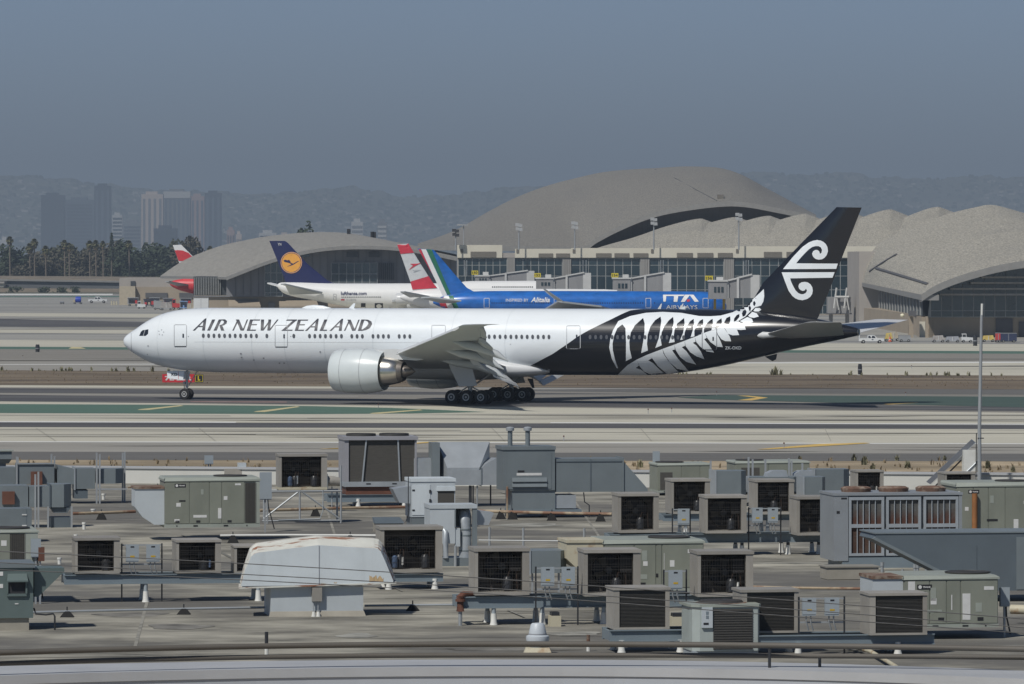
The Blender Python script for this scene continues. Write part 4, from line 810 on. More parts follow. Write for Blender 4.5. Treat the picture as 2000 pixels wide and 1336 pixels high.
wdecal('tail_arrow', [([za([(272, 492), (400, 490), (485, 472), (380, 520), (245, 605), (330, 520)])], m_tred)], B, fn, a2, step=6, clip=CLIP)
wdecal('tail_arrow_shade', [([za([(310, 600), (390, 605), (490, 596), (400, 618), (330, 645), (350, 618)])], m_grey)], B, fn, a2, step=6, clip=CLIP)
px_plate('tailplane', [(840, 578, D - 2), (800, 579, D - 2), (782, 569, D - 9), (790, 568.6, D - 9)], .25, m_grey, a2)
# --- blue jet
D = 1143; a3 = wthing('airliner', (P(1150, 632, D).x, D, 0), 'bright blue jet with red white and green tail stripes docked at gate 156', 'airplane')
f, fb = px_fuselage([(846, 588, 593), (856, 582, 598), (875, 576, 605), (900, 571.5, 611), (930, 569, 615), (980, 568.2, 617), (1180, 568.4, 617), (1370, 569.5, 617), (1392, 573, 616), (1408, 582, 613), (1417, 592, 607), (1419, 597, 602)], D, m_blue, a3)
fn, fm = px_fin([(930, 572), (912, 562), (890, 538), (868, 512), (849, 490), (846, 487.5)], [(867, 584), (861, 570), (849, 544), (834, 517), (817, 487), (814.5, 485.5)], D, m_blue, a3, .75); B = bvh_of(fm)
wdecal('tail_stripe', [([[(812, 485), (821.5, 485), (865, 580), (852, 580)]], m_tred)], B, fn, a3, step=6, clip=CLIP)
wdecal('tail_stripe', [([[(822, 485), (832, 486.4), (876, 582), (865.5, 581)]], m_swhite)], B, fn, a3, step=6, clip=CLIP)
wdecal('tail_stripe', [([[(832.4, 486), (843, 487), (884, 583), (876.5, 582)]], m_tgreen)], B, fn, a3, step=6, clip=CLIP)
for q, mm in (([(853, 578), (865, 578), (877, 606), (864, 606)], m_tred), ([(865.3, 578), (876, 578), (889, 608), (877.3, 608)], m_swhite), ([(876.3, 578), (885, 578), (900, 610), (889.3, 610)], m_tgreen)):
    wdecal('hull_stripe', [([q], mm)], fb, f, a3, step=4, off=.06)
wdecal('lettering', [(text_box('INSPIRED BY', 988, 1032, 583.6, 589.2), m_swhite)], fb, f, a3, step=0, off=.07)
wdecal('lettering', [(text_box('Alitalia', 1037, 1074, 581, 590.4, .02, .25), m_swhite)], fb, f, a3, step=0, off=.07)
zi = lambda pts: zoomed(pts, 1180, 520, .16)
wdecal('lettering', [([zi(p) for p in ([(718, 350), (760, 350), (752, 432), (722, 432)], [(760, 350), (980, 350), (968, 366), (758, 366)], [(852, 360), (905, 360), (893, 435), (848, 435)], [(985, 350), (1050, 350), (982, 436), (935, 436)], [(1040, 350), (1090, 350), (1155, 432), (1105, 435)])], m_swhite), ([zi([(1005, 410), (1045, 402), (1046, 428), (1012, 436)])], m_tred)], fb, f, a3, step=0, off=.07)
wdecal('lettering', [(text_box('AIRWAYS', 1301, 1362, 596, 603.6), m_swhite)], fb, f, a3, step=0, off=.07)
for x0, x1 in ((945, 956), (1082, 1093), (1261, 1271.5), (1372.5, 1383.5)): wdecal('door', [(frame(x0, x1, 582.5, 601.5, .7, 1), m_swhite)], fb, f, a3, step=0, off=.07)
for k in range(70):
    x = 960 + 4.6 * k
    if not any(a - 3 < x < b + 1 for a, b in ((1080, 1094), (1260, 1272))): wdecal('window', [([[(x, 590.4), (x + 1.7, 590.4), (x + 1.7, 593), (x, 593)]], m_navy)], fb, f, a3, step=0, off=.07)
px_plate('tailplane', [(862, 590, D - 2), (884, 590, D - 2), (901, 586, D - 9.5), (840, 579, D - 9), (822, 580, D - 8)], .3, m_grey, a3)
px_plate('wing', [(1060, 605, D - 2.6), (1200, 605, D - 2.6), (1175, 597, D - 24), (1098, 588, D - 27), (1090, 586.5, D - 27)], .35, m_grey, a3)
mb = MB(); mb.plate([P(1088, 588, D - 27), P(1101, 588.6, D - 27), P(1079, 574, D - 28), P(1062, 562, D - 28.5), P(1058, 561, D - 28.5), P(1067, 572, D - 28)], (0, .3, 0), m_palegrey); mb.build('winglet', a3)
mb = MB(); lx = P(1345, 632, D).x; mb.cyl((lx, D, .5), (lx, D, 3), .2, m_strut); mb.lathe([(.3, -.4), (.5, -.3), (.5, .3), (.3, .4)], m_tyre, 16, (lx, D, .5), 'y'); mb.build('nose_gear', a3)
for x in (1284, 1326): mb = MB(); A = P(x, 604, D - 5); mb.plate([A, A + Vector((.7, 0, 0)), A + Vector((.95, 0, 1.2)), A + Vector((.8, 0, 1.2))], (0, .15, 0), m_swhite); mb.build('antenna_blade', a3)
# --- jet seen past the end of the vaulted roof
D = 1556; a4 = wthing('airliner', (P(370, 600, D).x, D, 0), 'jet with white and red tail fin poking above the vaulted roof end', 'airplane')
f, fb = px_fuselage([(332, 552, 556), (336, 549, 560), (348, 546, 566), (365, 544, 571), (400, 542, 578), (440, 541, 582)], D, m_qred, a4)
fn, fm = px_fin([(405, 546), (379, 503), (354, 478)], [(360, 548), (351, 516), (337.5, 478.6)], D, m_swhite, a4, .6); B = bvh_of(fm)
wdecal('tail_band', [([[(340, 489), (347, 488.6), (356, 489), (368, 494), (382, 508), (350, 510), (345, 503)]], m_qred)], B, fn, a4, step=4, clip=CLIP)
wdecal('tail_band', [([[(362, 540), (382, 538), (384, 548), (360, 548)]], m_qred)], B, fn, a4, step=4, clip=CLIP)
px_plate('tailplane', [(372, 556, D - 1.5), (345, 557, D - 1.5), (323, 549, D - 8), (330, 548.6, D - 8)], .3, m_grey, a4)
# ================================================================== skyline, hills and trees
def vnoise(x, y, seed=0):
    def h(i, j): v = math.sin(i * 127.1 + j * 311.7 + seed * 74.7) * 43758.5453; return v - math.floor(v)
    i, j = math.floor(x), math.floor(y); u, v = x - i, y - j; u = u * u * (3 - 2 * u); v = v * v * (3 - 2 * v)
    return (h(i, j) * (1 - u) + h(i + 1, j) * u) * (1 - v) + (h(i, j + 1) * (1 - u) + h(i + 1, j + 1) * u) * v
def fbm(x, y, s=0): return sum(vnoise(x * 2 ** k, y * 2 ** k, s + k) / 2 ** k for k in range(5)) / 1.94
m_hill = mat('hill_scrub', (.10, .105, .075), .95, var=.45, scale=.006, detail=8, stain=.6, stain_col=(.2, .18, .14), stain_scale=.004, lo=.55, hi=.7)
RID = [(-400, 350), (0, 346), (60, 344), (120, 351), (210, 362), (300, 371), (430, 375), (500, 382), (560, 376), (640, 370), (690, 363), (730, 374), (790, 384), (860, 382), (930, 374), (1000, 366), (1100, 366), (1250, 356), (1400, 341), (1480, 334), (1560, 343), (1630, 337), (1720, 346), (1800, 350), (1880, 344), (2000, 347), (2400, 344)]
def ridge(px):
    for a, b in zip(RID, RID[1:]):
        if a[0] <= px <= b[0]: t_ = (px - a[0]) / (b[0] - a[0]); t_ = t_ * t_ * (3 - 2 * t_); return a[1] + (b[1] - a[1]) * t_
    return RID[0][1] if px < 0 else RID[-1][1]
D0, D1, NX, NY = 12500.0, 17500.0, 260, 46; hs = {}; rows = []
for j in range(NY):
    t_ = j / (NY - 1); Y = D0 + (D1 - D0) * t_; row = []
    for i in range(NX):
        px = -400 + 2800 * i / (NX - 1); top = H + (YH - ridge(px) + 3) * D1 / F; e = t_ ** 1.25
        z = top * e * (.72 + .28 * e) + (fbm(px * .012, Y * .0009, 3) - .5) * 170 * math.sin(math.pi * min(1, t_ * 1.1)) * (.4 + .6 * t_) + (fbm(px * .06, Y * .003, 9) - .5) * 26 * t_ - 4
        row.append(((px - 1000) / F * D1 * (.93 + .07 * t_), Y, max(z, -5)))
    rows.append(row)
rows.append([(x, D1 + 1500, z * .6) for x, y, z in rows[-1]])
mb = MB(); mb.grid(rows, m_hill); hl = tag(mb.build('hills', smooth=True), kind='structure'); HB = BVHTree.FromPolygons([Vector(v) for v in mb.v], mb.f)
m_house = mat('hillside_house', (.36, .34, .31), .8, var=.4, scale=.02); mb = MB(); mt = MB(); m_htree = mat('hill_trees', (.045, .055, .035), .95, var=.4, scale=.02)
for k in range(1500):
    px, py = random.uniform(-60, 2060), random.uniform(352, 505)
    if py < ridge(px) + 6: continue
    d = (P(px, py, 100) - Vector((0, 0, H))).normalized(); h = HB.ray_cast(Vector((0, 0, H)), d)[0]
    if h is None or fbm(px * .02, py * .03, 21) < .47: continue
    w_ = random.uniform(3, 10); hh = random.uniform(2, 6); mb.box(h.x - w_, h.x + w_, h.y - 8, h.y + 8, h.z - 4, h.z + hh, m_house)
for k in range(4200):
    px, py = random.uniform(-60, 2060), random.uniform(340, 500)
    if py < ridge(px) - 1: continue
    d = (P(px, max(py, ridge(px) + 2.0), 100) - Vector((0, 0, H))).normalized(); h = HB.ray_cast(Vector((0, 0, H)), d)[0]
    if h is None: continue
    r = random.uniform(4, 11); q = random.uniform(.5, 1.0); mt.hexa([h + Vector((sx * r * random.uniform(.6, 1.2), sy * r, z)) for z, g in ((-5, 1), (r * q, .6)) for sx, sy in ((-g, -g), (g, -g), (g, g), (-g, g))], m_htree)
tag(mb.build('hillside_houses'), 'pale specks of houses scattered over the hazy hillside', 'houses', kind='stuff'); tag(mt.build('hillside_trees'), 'dark tree clumps scattered over the hazy hills', 'trees', kind='stuff')
# --- towers
m_tw = {'dark': mat('tower_dark', (.05, .06, .08), .4, var=.1), 'grey': mat('tower_grey', (.17, .18, .19), .5, var=.1), 'cream': mat('tower_cream', (.46, .39, .34), .6, var=.08), 'white': mat('tower_white', (.42, .42, .41), .6), 'slate': mat('tower_slate', (.10, .12, .15), .4), 'win': mat('tower_window', (.05, .06, .07), .3), 'tan': mat('tower_tan', (.33, .24, .22), .6)}
def tower(x0, x1, yt, D, m, label, style='plain', win='win', group='towers on the hazy skyline'):
    a, b = P(x0, yt, D), P(x1, yt, D); e = wthing('office_tower', ((a.x + b.x) / 2, D, 0), label, 'skyscraper'); w_ = b.x - a.x
    mb = MB(); mb.box(a.x, b.x, D, D + w_ * .8, -2, a.z, m_tw[m]); bd = mb.build('shaft', e)
    mb = MB(); mb.box(a.x + w_ * .2, b.x - w_ * .25, D + 3, D + w_ * .6, a.z, a.z + 5, m_tw[m]); mb.build('plant_room', e)
    if style == 'stripes':
        n = max(3, int(w_ / 9))
        for k in range(n): x = a.x + w_ * (k + .3) / n; mb = MB(); mb.box(x, x + w_ / n * .42, D - .6, D, 8, a.z - 9, m_tw[win]); mb.build('window_strip', bd)
    elif style == 'floors':
        n = int((a.z - 8) / 7.2)
        for k in range(n): z = 8 + 7.2 * k; mb = MB(); mb.box(a.x + w_ * .06, b.x - w_ * .06, D - .6, D, z, z + 3.6, m_tw[win]); mb.build('window_band', bd)
    elif style == 'band':
        mb = MB(); mb.box(a.x - 1, b.x + 1, D - 1, D, a.z - 13, a.z, m_tw['white']); mb.build('crown_band', bd)
        for k in range(6): x = a.x + w_ * (k + .2) / 6; mb = MB(); mb.box(x, x + w_ / 6 * .5, D - .6, D, 8, a.z - 15, m_tw[win]); mb.build('window_strip', bd)
    return e
tower(80, 125, 381, 11200, 'dark', 'dark flat topped office tower standing apart at the far end of the skyline', 'stripes')
tower(127, 183, 390, 11400, 'slate', 'broad grey gridded office tower between two darker towers', 'floors', 'dark')
tower(184, 216, 363, 11000, 'dark', 'slim dark office tower, tallest beside the gridded tower', 'stripes', 'slate')
tower(219, 239, 420, 10500, 'white', 'small white tower with dark floor bands', 'floors')
tower(240, 276, 434, 10800, 'grey', 'low grey office block beside the small white tower', 'floors', 'dark')
tower(276, 318, 379, 10300, 'cream', 'cream high rise with pale vertical ribs', 'stripes', 'grey')
tower(320, 371, 374, 10400, 'grey', 'wide grey office tower with a pale crown band', 'band', 'slate')
tower(372, 399, 383, 10700, 'tan', 'brownish slim tower between the wide grey tower and a dark tower', 'stripes', 'slate')
tower(400, 432, 377, 10900, 'dark', 'dark tower at the hill end of the tower row', 'stripes', 'slate')
tower(443, 458, 449, 9000, 'tan', 'small brown tower with a wider cap', 'stripes'); tower(461, 472, 457, 9000, 'cream', 'small pale arched tower beside the capped brown one', 'stripes')
tower(686, 709, 433, 8500, 'white', 'white slab block with grey window bands above the vaulted roof', 'floors', 'grey'); tower(737, 756, 434, 8500, 'grey', 'grey slab block with a white edge above the vaulted roof', 'floors', 'white')
for x0, x1, yt, m_ in ((506, 540, 455, 'white'), (545, 566, 460, 'cream'), (300, 345, 446, 'dark'), (0, 16, 468, 'white'), (590, 612, 452, 'grey')):
    tower(x0, x1, yt, 8800, m_, {506: 'long low white city block just above the vaulted roof', 545: 'low cream city block beside the long white one', 300: 'low dark block in front of the wide grey tower', 0: 'pale low block behind the first palm', 590: 'low grey block at the top of the vaulted roof'}[x0], 'floors')
# --- trees beyond the airfield
m_leaf = [mat('foliage_dark', (.04, .055, .03), .9, var=.4, scale=.5), mat('foliage_olive', (.075, .078, .04), .9, var=.4, scale=.5), mat('foliage_brown', (.08, .072, .048), .9, var=.4, scale=.5)]
m_trunk = mat('tree_trunk', (.16, .13, .10), .9, var=.2, scale=1); m_palm = mat('palm_frond', (.13, .125, .055), .8, var=.35, scale=.8); m_thatch = mat('palm_thatch', (.17, .125, .065), .9, var=.3, scale=.8)
def crown(c, rx, ry, rz, n, m, size):
    mb = MB(); cl = [(Vector((random.gauss(0, .45) * rx, random.gauss(0, .45) * ry, random.uniform(-.8, .62) * rz)), random.uniform(.28, .55)) for _ in range(20)]
    for k in range(n):
        o_, r = random.choice(cl); d = Vector((random.gauss(0, 1), random.gauss(0, 1), random.gauss(0, 1))).normalized() * random.uniform(.3, 1) ** .5
        p = c + o_ + Vector((d.x * r * rx, d.y * r * ry, d.z * r * rz)); u = Vector((random.gauss(0, 1), random.gauss(0, 1), random.gauss(0, .7))).normalized(); v = u.orthogonal().normalized(); s_ = size * random.uniform(.5, 1.2)
        mb.poly([p - u * s_, p + v * s_ * .6, p + u * s_, p - v * s_ * .6], m)
    return mb
def tree(px, py_top, Y, wpx, m, label, group='broad trees beyond the airfield'):
    t_ = P(px, py_top, Y); x = t_.x; w_ = wpx / F * Y / 2; h = t_.z; e = wthing('broadleaf_tree', (x, Y, 0), label, 'tree', group)
    mb = MB(); mb.tube([(x, Y, -.3), (x + .2, Y, h * .3), (x - .2, Y, h * .7)], [.6, .45, .15], m_trunk, 7)
    for k in range(4): a = random.uniform(0, 6.28); mb.tube([(x, Y, h * .3), (x + math.cos(a) * w_ * .5, Y + math.sin(a) * w_ * .5, h * random.uniform(.55, .8))], [.25, .08], m_trunk, 5)
    mb.build('trunk', e); crown(Vector((x, Y, h * .54)), w_, w_ * .8, h * .52, 2400, m, .95).build('crown', e)
row = [(-12, 486, 60, 1), (24, 487, 52, 0), (58, 497, 50, 2), (92, 500, 46, 2), (118, 489, 40, 1), (138, 488, 48, 1), (165, 498, 44, 2), (186, 490, 46, 1), (212, 482, 44, 2), (228, 478, 38, 2), (247, 477, 46, 0), (272, 474, 52, 0), (298, 480, 44, 0), (320, 482, 40, 0), (345, 478, 44, 1), (372, 472, 56, 2), (398, 490, 40, 0), (50, 512, 60, 2), (105, 514, 60, 2), (160, 512, 56, 2), (205, 508, 56, 0), (8, 515, 50, 0)]
lab = ['dark green broad tree in the belt beyond the airfield', 'olive green rounded tree in the belt beyond the airfield', 'brownish sparse tree in the belt beyond the airfield']
for px, yt, w_, k in row: tree(px, yt - 7, random.uniform(2480, 2620), w_ * 1.3, m_leaf[k], lab[k], ['dark green trees', 'olive trees', 'brownish trees'][k])
tree(599, 444, 2300, 34, m_leaf[0], 'dark tree crown rising above the top of the vaulted roof', None)
def palm(px, yt, Y, wpx, label):
    t_ = P(px, yt, Y); x, h, r = t_.x, t_.z, wpx / F * Y / 2; e = wthing('palm_tree', (x, Y, 0), label, 'palm tree', 'fan palms')
    mb = MB(); mb.tube([(x + .3, Y, -.3), (x + .1, Y, h * .5), (x, Y, h - r * 1.1)], [.42, .32, .26], m_trunk, 8); mb.build('trunk', e, smooth=True)
    c = Vector((x, Y, h - r * 1.1)); mb = MB()
    for k in range(110):
        a = random.uniform(0, 6.28); el = random.uniform(-.9, 1.5); d = Vector((math.cos(a) * math.cos(el), math.sin(a) * math.cos(el), math.sin(el))); s_ = d.cross(Vector((0, 0, 1))).normalized() * r * .34
        p1 = c + d * r * .6; p2 = c + d * r * random.uniform(.95, 1.1) + Vector((0, 0, -.25 * r)); mb.add([c, p1 - s_, p2 - s_ * .3, p2 + s_ * .3, p1 + s_], [(0, 1, 2, 3, 4)], m_palm)
    mb.build('fronds', e); mb = MB()
    for k in range(26):
        a = random.uniform(0, 6.28); p = c + Vector((math.cos(a) * r * .3, math.sin(a) * r * .3, 0)); q = c + Vector((math.cos(a) * r * .55, math.sin(a) * r * .55, -r * random.uniform(.9, 1.5))); s_ = Vector((-math.sin(a), math.cos(a), 0)) * r * .16
        mb.add([p - s_, p + s_, q + s_, q - s_], [(0, 1, 2, 3)], m_thatch)
    mb.build('thatch', e)
for px, yt, w_ in ((19, 459, 12), (67, 463, 13), (58, 472, 14), (89, 477, 13), (126, 466, 12), (135, 472, 11), (175, 467, 12), (187, 466, 13), (201, 468, 10), (252, 467, 12), (410, 478, 11)):
    palm(px, yt, 2480, w_ * 1.35, 'tall fan palm rising above the tree belt')
e = wthing('norfolk_pine', (P(218, 456, 2470).x, 2470, 0), 'narrow pointed conifer among the fan palms', 'tree'); t_ = P(218, 455, 2470); mb = MB(); mb.tube([(t_.x, 2470, 0), (t_.x, 2470, t_.z)], [.4, .05], m_trunk, 6); mb.build('trunk', e); mb = MB()
for k in range(420):
    u = random.random(); z = t_.z - u * 12; rr = .3 + u * 2.0; a = random.uniform(0, 6.28); p = Vector((t_.x + math.cos(a) * rr * random.random(), 2470 + math.sin(a) * rr, z)); v = Vector((random.gauss(0, 1), random.gauss(0, 1), random.gauss(0, .4))).normalized(); q = v.orthogonal().normalized(); mb.poly([p - v * .5, p + q * .3, p + v * .5, p - q * .3], m_leaf[0])
mb.build('crown', e)
# --- retaining wall, road and berm under the trees
m_berm = mat('dry_bank', (.20, .165, .12), .95, var=.3, scale=.08); m_retw = mat('retaining_wall', (.11, .115, .12), .8, var=.15, scale=.05)
mb = MB(); A, B = P(-300, 560, 2300), P(300, 566, 2300); mb.hexa([(A.x, 2300, 0), (B.x, 2300, 0), (B.x, 2420, 0), (A.x, 2420, 0), (A.x, 2330, P(0, 541, 2330).z), (B.x, 2330, P(0, 547, 2330).z), (B.x, 2420, P(0, 541, 2420).z), (A.x, 2420, P(0, 537, 2420).z)], m_berm); tag(mb.build('dry_bank'), kind='structure')
rw = wthing('retaining_wall', (P(100, 565, 2290).x, 2290, 0), 'long dark retaining wall with pale rail below the tree belt', 'wall')
mb = MB(); mb.plate([P(-300, 544, 2290), P(236, 552, 2290), P(236, 564, 2290), P(-300, 561, 2290)], (0, 2, 0), m_retw); mb.build('wall_face', rw)
mb = MB(); mb.plate([P(-300, 540.5, 2289), P(236, 548.5, 2289), P(236, 552, 2289), P(-300, 544, 2289)], (0, 3, 0), mat('concrete_cap', (.24, .235, .22), .8)); mb.build('wall_cap', rw)
e = wthing('small_hut', (P(2, 560, 2280).x, 2280, 0), 'small pale hut in front of the dark retaining wall', 'hut'); mb = MB(); wall_px(mb, -12, 7, 553, 561, 2280, 8, m_wallc); mb.build('wall', e); mb = MB(); wall_px(mb, -14, 8.5, 550, 553.4, 2279, 10, m_wallw); mb.build('roof', e)
for k, (x, w_) in enumerate(((30, 28), (84, 26), (120, 22), (148, 20))):
    e = wthing('dark_bush', (P(x, 565, 2270).x, 2270, 0), 'dark round bush against the retaining wall', 'bush', 'bushes along the retaining wall'); mb = crown(Vector((P(x, 562, 2270).x, 2270, 1.2)), w_ / F * 2270 / 2, 2, 1.5, 260, m_leaf[0], .5); mb.build('crown', e)
# ================================================================== the flat roof in front and its machinery
ZR = H - 7.5; RY = R(9.0); cR, sR = math.cos(RY), math.sin(RY)
m_deck = mat('roof_cap_sheet', (.262, .248, .205), .9, var=.9, scale=1.2, stretch=(.3, .5, 1), detail=10, stain=.85, stain_col=(.115, .11, .10), stain_scale=.22, stain_stretch=(.5, .6, 1), lo=.44, hi=.58)
m_tanc = mat('tan_cabinet', (.305, .288, .255), .55, var=.14, scale=2, stain=.4, stain_col=(.25, .225, .19), stain_scale=1.4, stain_stretch=(1, 1, .4), rnd=.13)
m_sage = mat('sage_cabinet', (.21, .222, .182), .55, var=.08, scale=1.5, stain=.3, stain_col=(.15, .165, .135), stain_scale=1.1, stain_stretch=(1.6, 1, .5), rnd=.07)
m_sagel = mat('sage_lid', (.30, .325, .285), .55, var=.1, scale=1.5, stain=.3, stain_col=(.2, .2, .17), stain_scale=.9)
m_slate = mat('slate_duct', (.165, .192, .203), .5, var=.09, scale=1.2, stain=.3, stain_col=(.12, .145, .16), stain_scale=.9, stain_stretch=(1.5, 1, .6), rnd=.08)
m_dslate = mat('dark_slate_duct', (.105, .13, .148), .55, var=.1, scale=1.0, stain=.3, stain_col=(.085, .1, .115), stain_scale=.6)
m_galv = mat('galvanised_sheet', (.40, .43, .45), .45, .35, var=.12, scale=1.6, stain=.35, stain_col=(.3, .33, .35), stain_scale=1.2)
m_ahu = mat('pale_cabinet', (.46, .50, .52), .5, var=.07, scale=1.6, stain=.25, stain_col=(.33, .36, .37), stain_scale=1.2, stain_stretch=(1.5, 1, .5))
m_fwhite = mat('weathered_white', (.60, .65, .67), .5, var=.07, scale=1.5, stain=.25, stain_col=(.45, .49, .5), stain_scale=1.3, stain_stretch=(2.5, 1, .35))
m_rustw = mat('rusty_white', (.62, .62, .56), .6, var=.1, scale=2, stain=.95, stain_col=(.26, .10, .045), stain_scale=1.7, stain_stretch=(.6, 3, 3), lo=.53, hi=.6)
m_rust = mat('rust', (.14, .08, .055), .85, var=.4, scale=5, stain=.7, stain_col=(.33, .28, .22), stain_scale=3.5, lo=.47, hi=.6)
m_rpipe = mat('rusty_pipe', (.36, .29, .2), .8, var=.25, scale=3, stain=.9, stain_col=(.19, .095, .06), stain_scale=1.3, lo=.47, hi=.56)
m_coil = mat('coil_fins', (.07, .066, .058), .7, var=.2, scale=8, stretch=(1, 1, 5)); m_inside = mat('unit_inside', (.035, .033, .032), .8, var=.2, scale=3); m_fanb = mat('fan_blade', (.06, .058, .054), .55, .2); m_wire2 = mat('guard_wire', (.05, .047, .043), .8); m_cone = mat('rubber_block', (.012, .012, .012), .9)
m_comp = mat('compressor_black', (.03, .032, .036), .4); m_copper = mat('blue_tank', (.10, .15, .25), .4); m_beam = mat('beam_paint', (.175, .215, .24), .5, var=.12, scale=1.2, stain=.35, stain_col=(.11, .135, .15), stain_scale=1.2, stain_stretch=(.5, 1, 1))
m_elec = mat('disconnect_grey', (.31, .35, .375), .5, var=.06, scale=3); m_pvc = mat('pvc_white', (.66, .66, .62), .5, var=.08, scale=3); m_label = mat('label_white', (.62, .62, .60), .6, var=.1, scale=8); m_brown = mat('brown_cover', (.13, .055, .035), .6, var=.25, scale=4)
m_parw = mat('parapet_white', (.56, .56, .52), .7, var=.06, scale=.6, stain=.3, stain_col=(.45, .44, .4), stain_scale=.6, stain_stretch=(1, 1, .4)); m_cope = mat('coping_metal', (.42, .43, .44), .5, var=.1, scale=.8, stretch=(.3, 1, 1), stain=.3, stain_col=(.3, .31, .32), stain_scale=.7); m_facew = mat('pale_facade', (.40, .425, .46), .6, var=.04, scale=.4, stain=.2, stain_col=(.33, .35, .38), stain_scale=.5, stain_stretch=(2, 1, .3))
m_pipe2 = mat('brown_grey_pipe', (.105, .095, .08), .65, var=.15, scale=1.0, stretch=(.4, 1, 1)); m_cream2 = mat('cream_rusty', (.5, .46, .34), .6, var=.1, scale=2, stain=.7, stain_col=(.3, .17, .08), stain_scale=2.2, lo=.55, hi=.65); m_curb = mat('curb_felt', (.30, .28, .235), .85, var=.2, scale=1.5); m_wirem = mat('cable_black', (.09, .09, .09), .6); m_solar = mat('solar_back', (.16, .17, .19), .5); m_chil = mat('chiller_grey', (.28, .30, .315), .5, .2, var=.1, scale=1.2, stain=.3, stain_col=(.2, .23, .25), stain_scale=1)
m_rcoil = mat('rusting_coil', (.085, .085, .08), .7, var=.25, scale=5)
def add_rust_gradient(m, z0, z1):      # old corrosion creeping up from the foot of the coil
    t = m.node_tree; N = t.nodes; L = t.links; b = N['Principled BSDF']; src = b.inputs['Base Color'].links[0].from_socket; tc = N.new('ShaderNodeTexCoord'); sp = N.new('ShaderNodeSeparateXYZ'); L.new(tc.outputs['Object'], sp.inputs[0])
    n = N.new('ShaderNodeTexNoise'); n.inputs['Scale'].default_value = 5; L.new(tc.outputs['Object'], n.inputs['Vector']); mr = N.new('ShaderNodeMapRange'); mr.inputs[1].default_value = z1; mr.inputs[2].default_value = z0
    a = N.new('ShaderNodeMath'); a.operation = 'MULTIPLY_ADD'; a.inputs[1].default_value = .35; L.new(n.outputs[0], a.inputs[0]); L.new(sp.outputs['Z'], a.inputs[2]); L.new(a.outputs[0], mr.inputs[0]); mx = N.new('ShaderNodeMix'); mx.data_type = 'RGBA'; mx.inputs[7].default_value = (.075, .03, .018, 1); L.new(mr.outputs[0], mx.inputs[0]); L.new(src, mx.inputs[6]); L.new(mx.outputs[2], b.inputs['Base Color'])
m_rcoil2 = mat('rusted_coil', (.065, .034, .022), .8, var=.35, scale=4, stain=.7, stain_col=(.07, .065, .05), stain_scale=3)
add_rust_gradient(m_rcoil, .25, .55)
def RP(px, py, z=0.0): return G(px, py, ZR + z)             # pixel onto the roof (or a height over it)
def roofY(py): return GY(py, ZR)
class UF:
    def __init__(s, x0, x1, yt, yb, foot, name, label, cat, group=None):
        """front face x0..x1, rows yt..yb; foot: the row where it (or its stand) meets the roof"""
        s.Y = roofY(foot); s.zb = (foot - yb) / F * s.Y; X0 = (x0 - 1000) / F * s.Y; k = (x1 - 1000) / F
        s.w = (k * s.Y - X0) / (cR - k * sR); s.h = (yb - yt) / F * s.Y; s.x0, s.yb = x0, yb
        s.e = empty(name, (X0, s.Y, ZR + s.zb), RY, label, cat, group); s.s = F / s.Y
    def lx(s, px): k = (px - 1000) / F; X0 = s.e.location.x; return (k * s.Y - X0) / (cR - k * sR)
    def lz(s, py): return (s.yb - py) / s.s
    def box(s, name, x0, x1, yt, yb, y0, y1, m, parent=None):
        mb = MB(); mb.box(s.lx(x0), s.lx(x1), y0, y1, s.lz(yb), s.lz(yt), m); return mb.build(name, parent or s.e)
    def part(s, name, fn, parent=None, smooth=False):
        mb = MB(); fn(mb); return mb.build(name, parent or s.e, smooth)
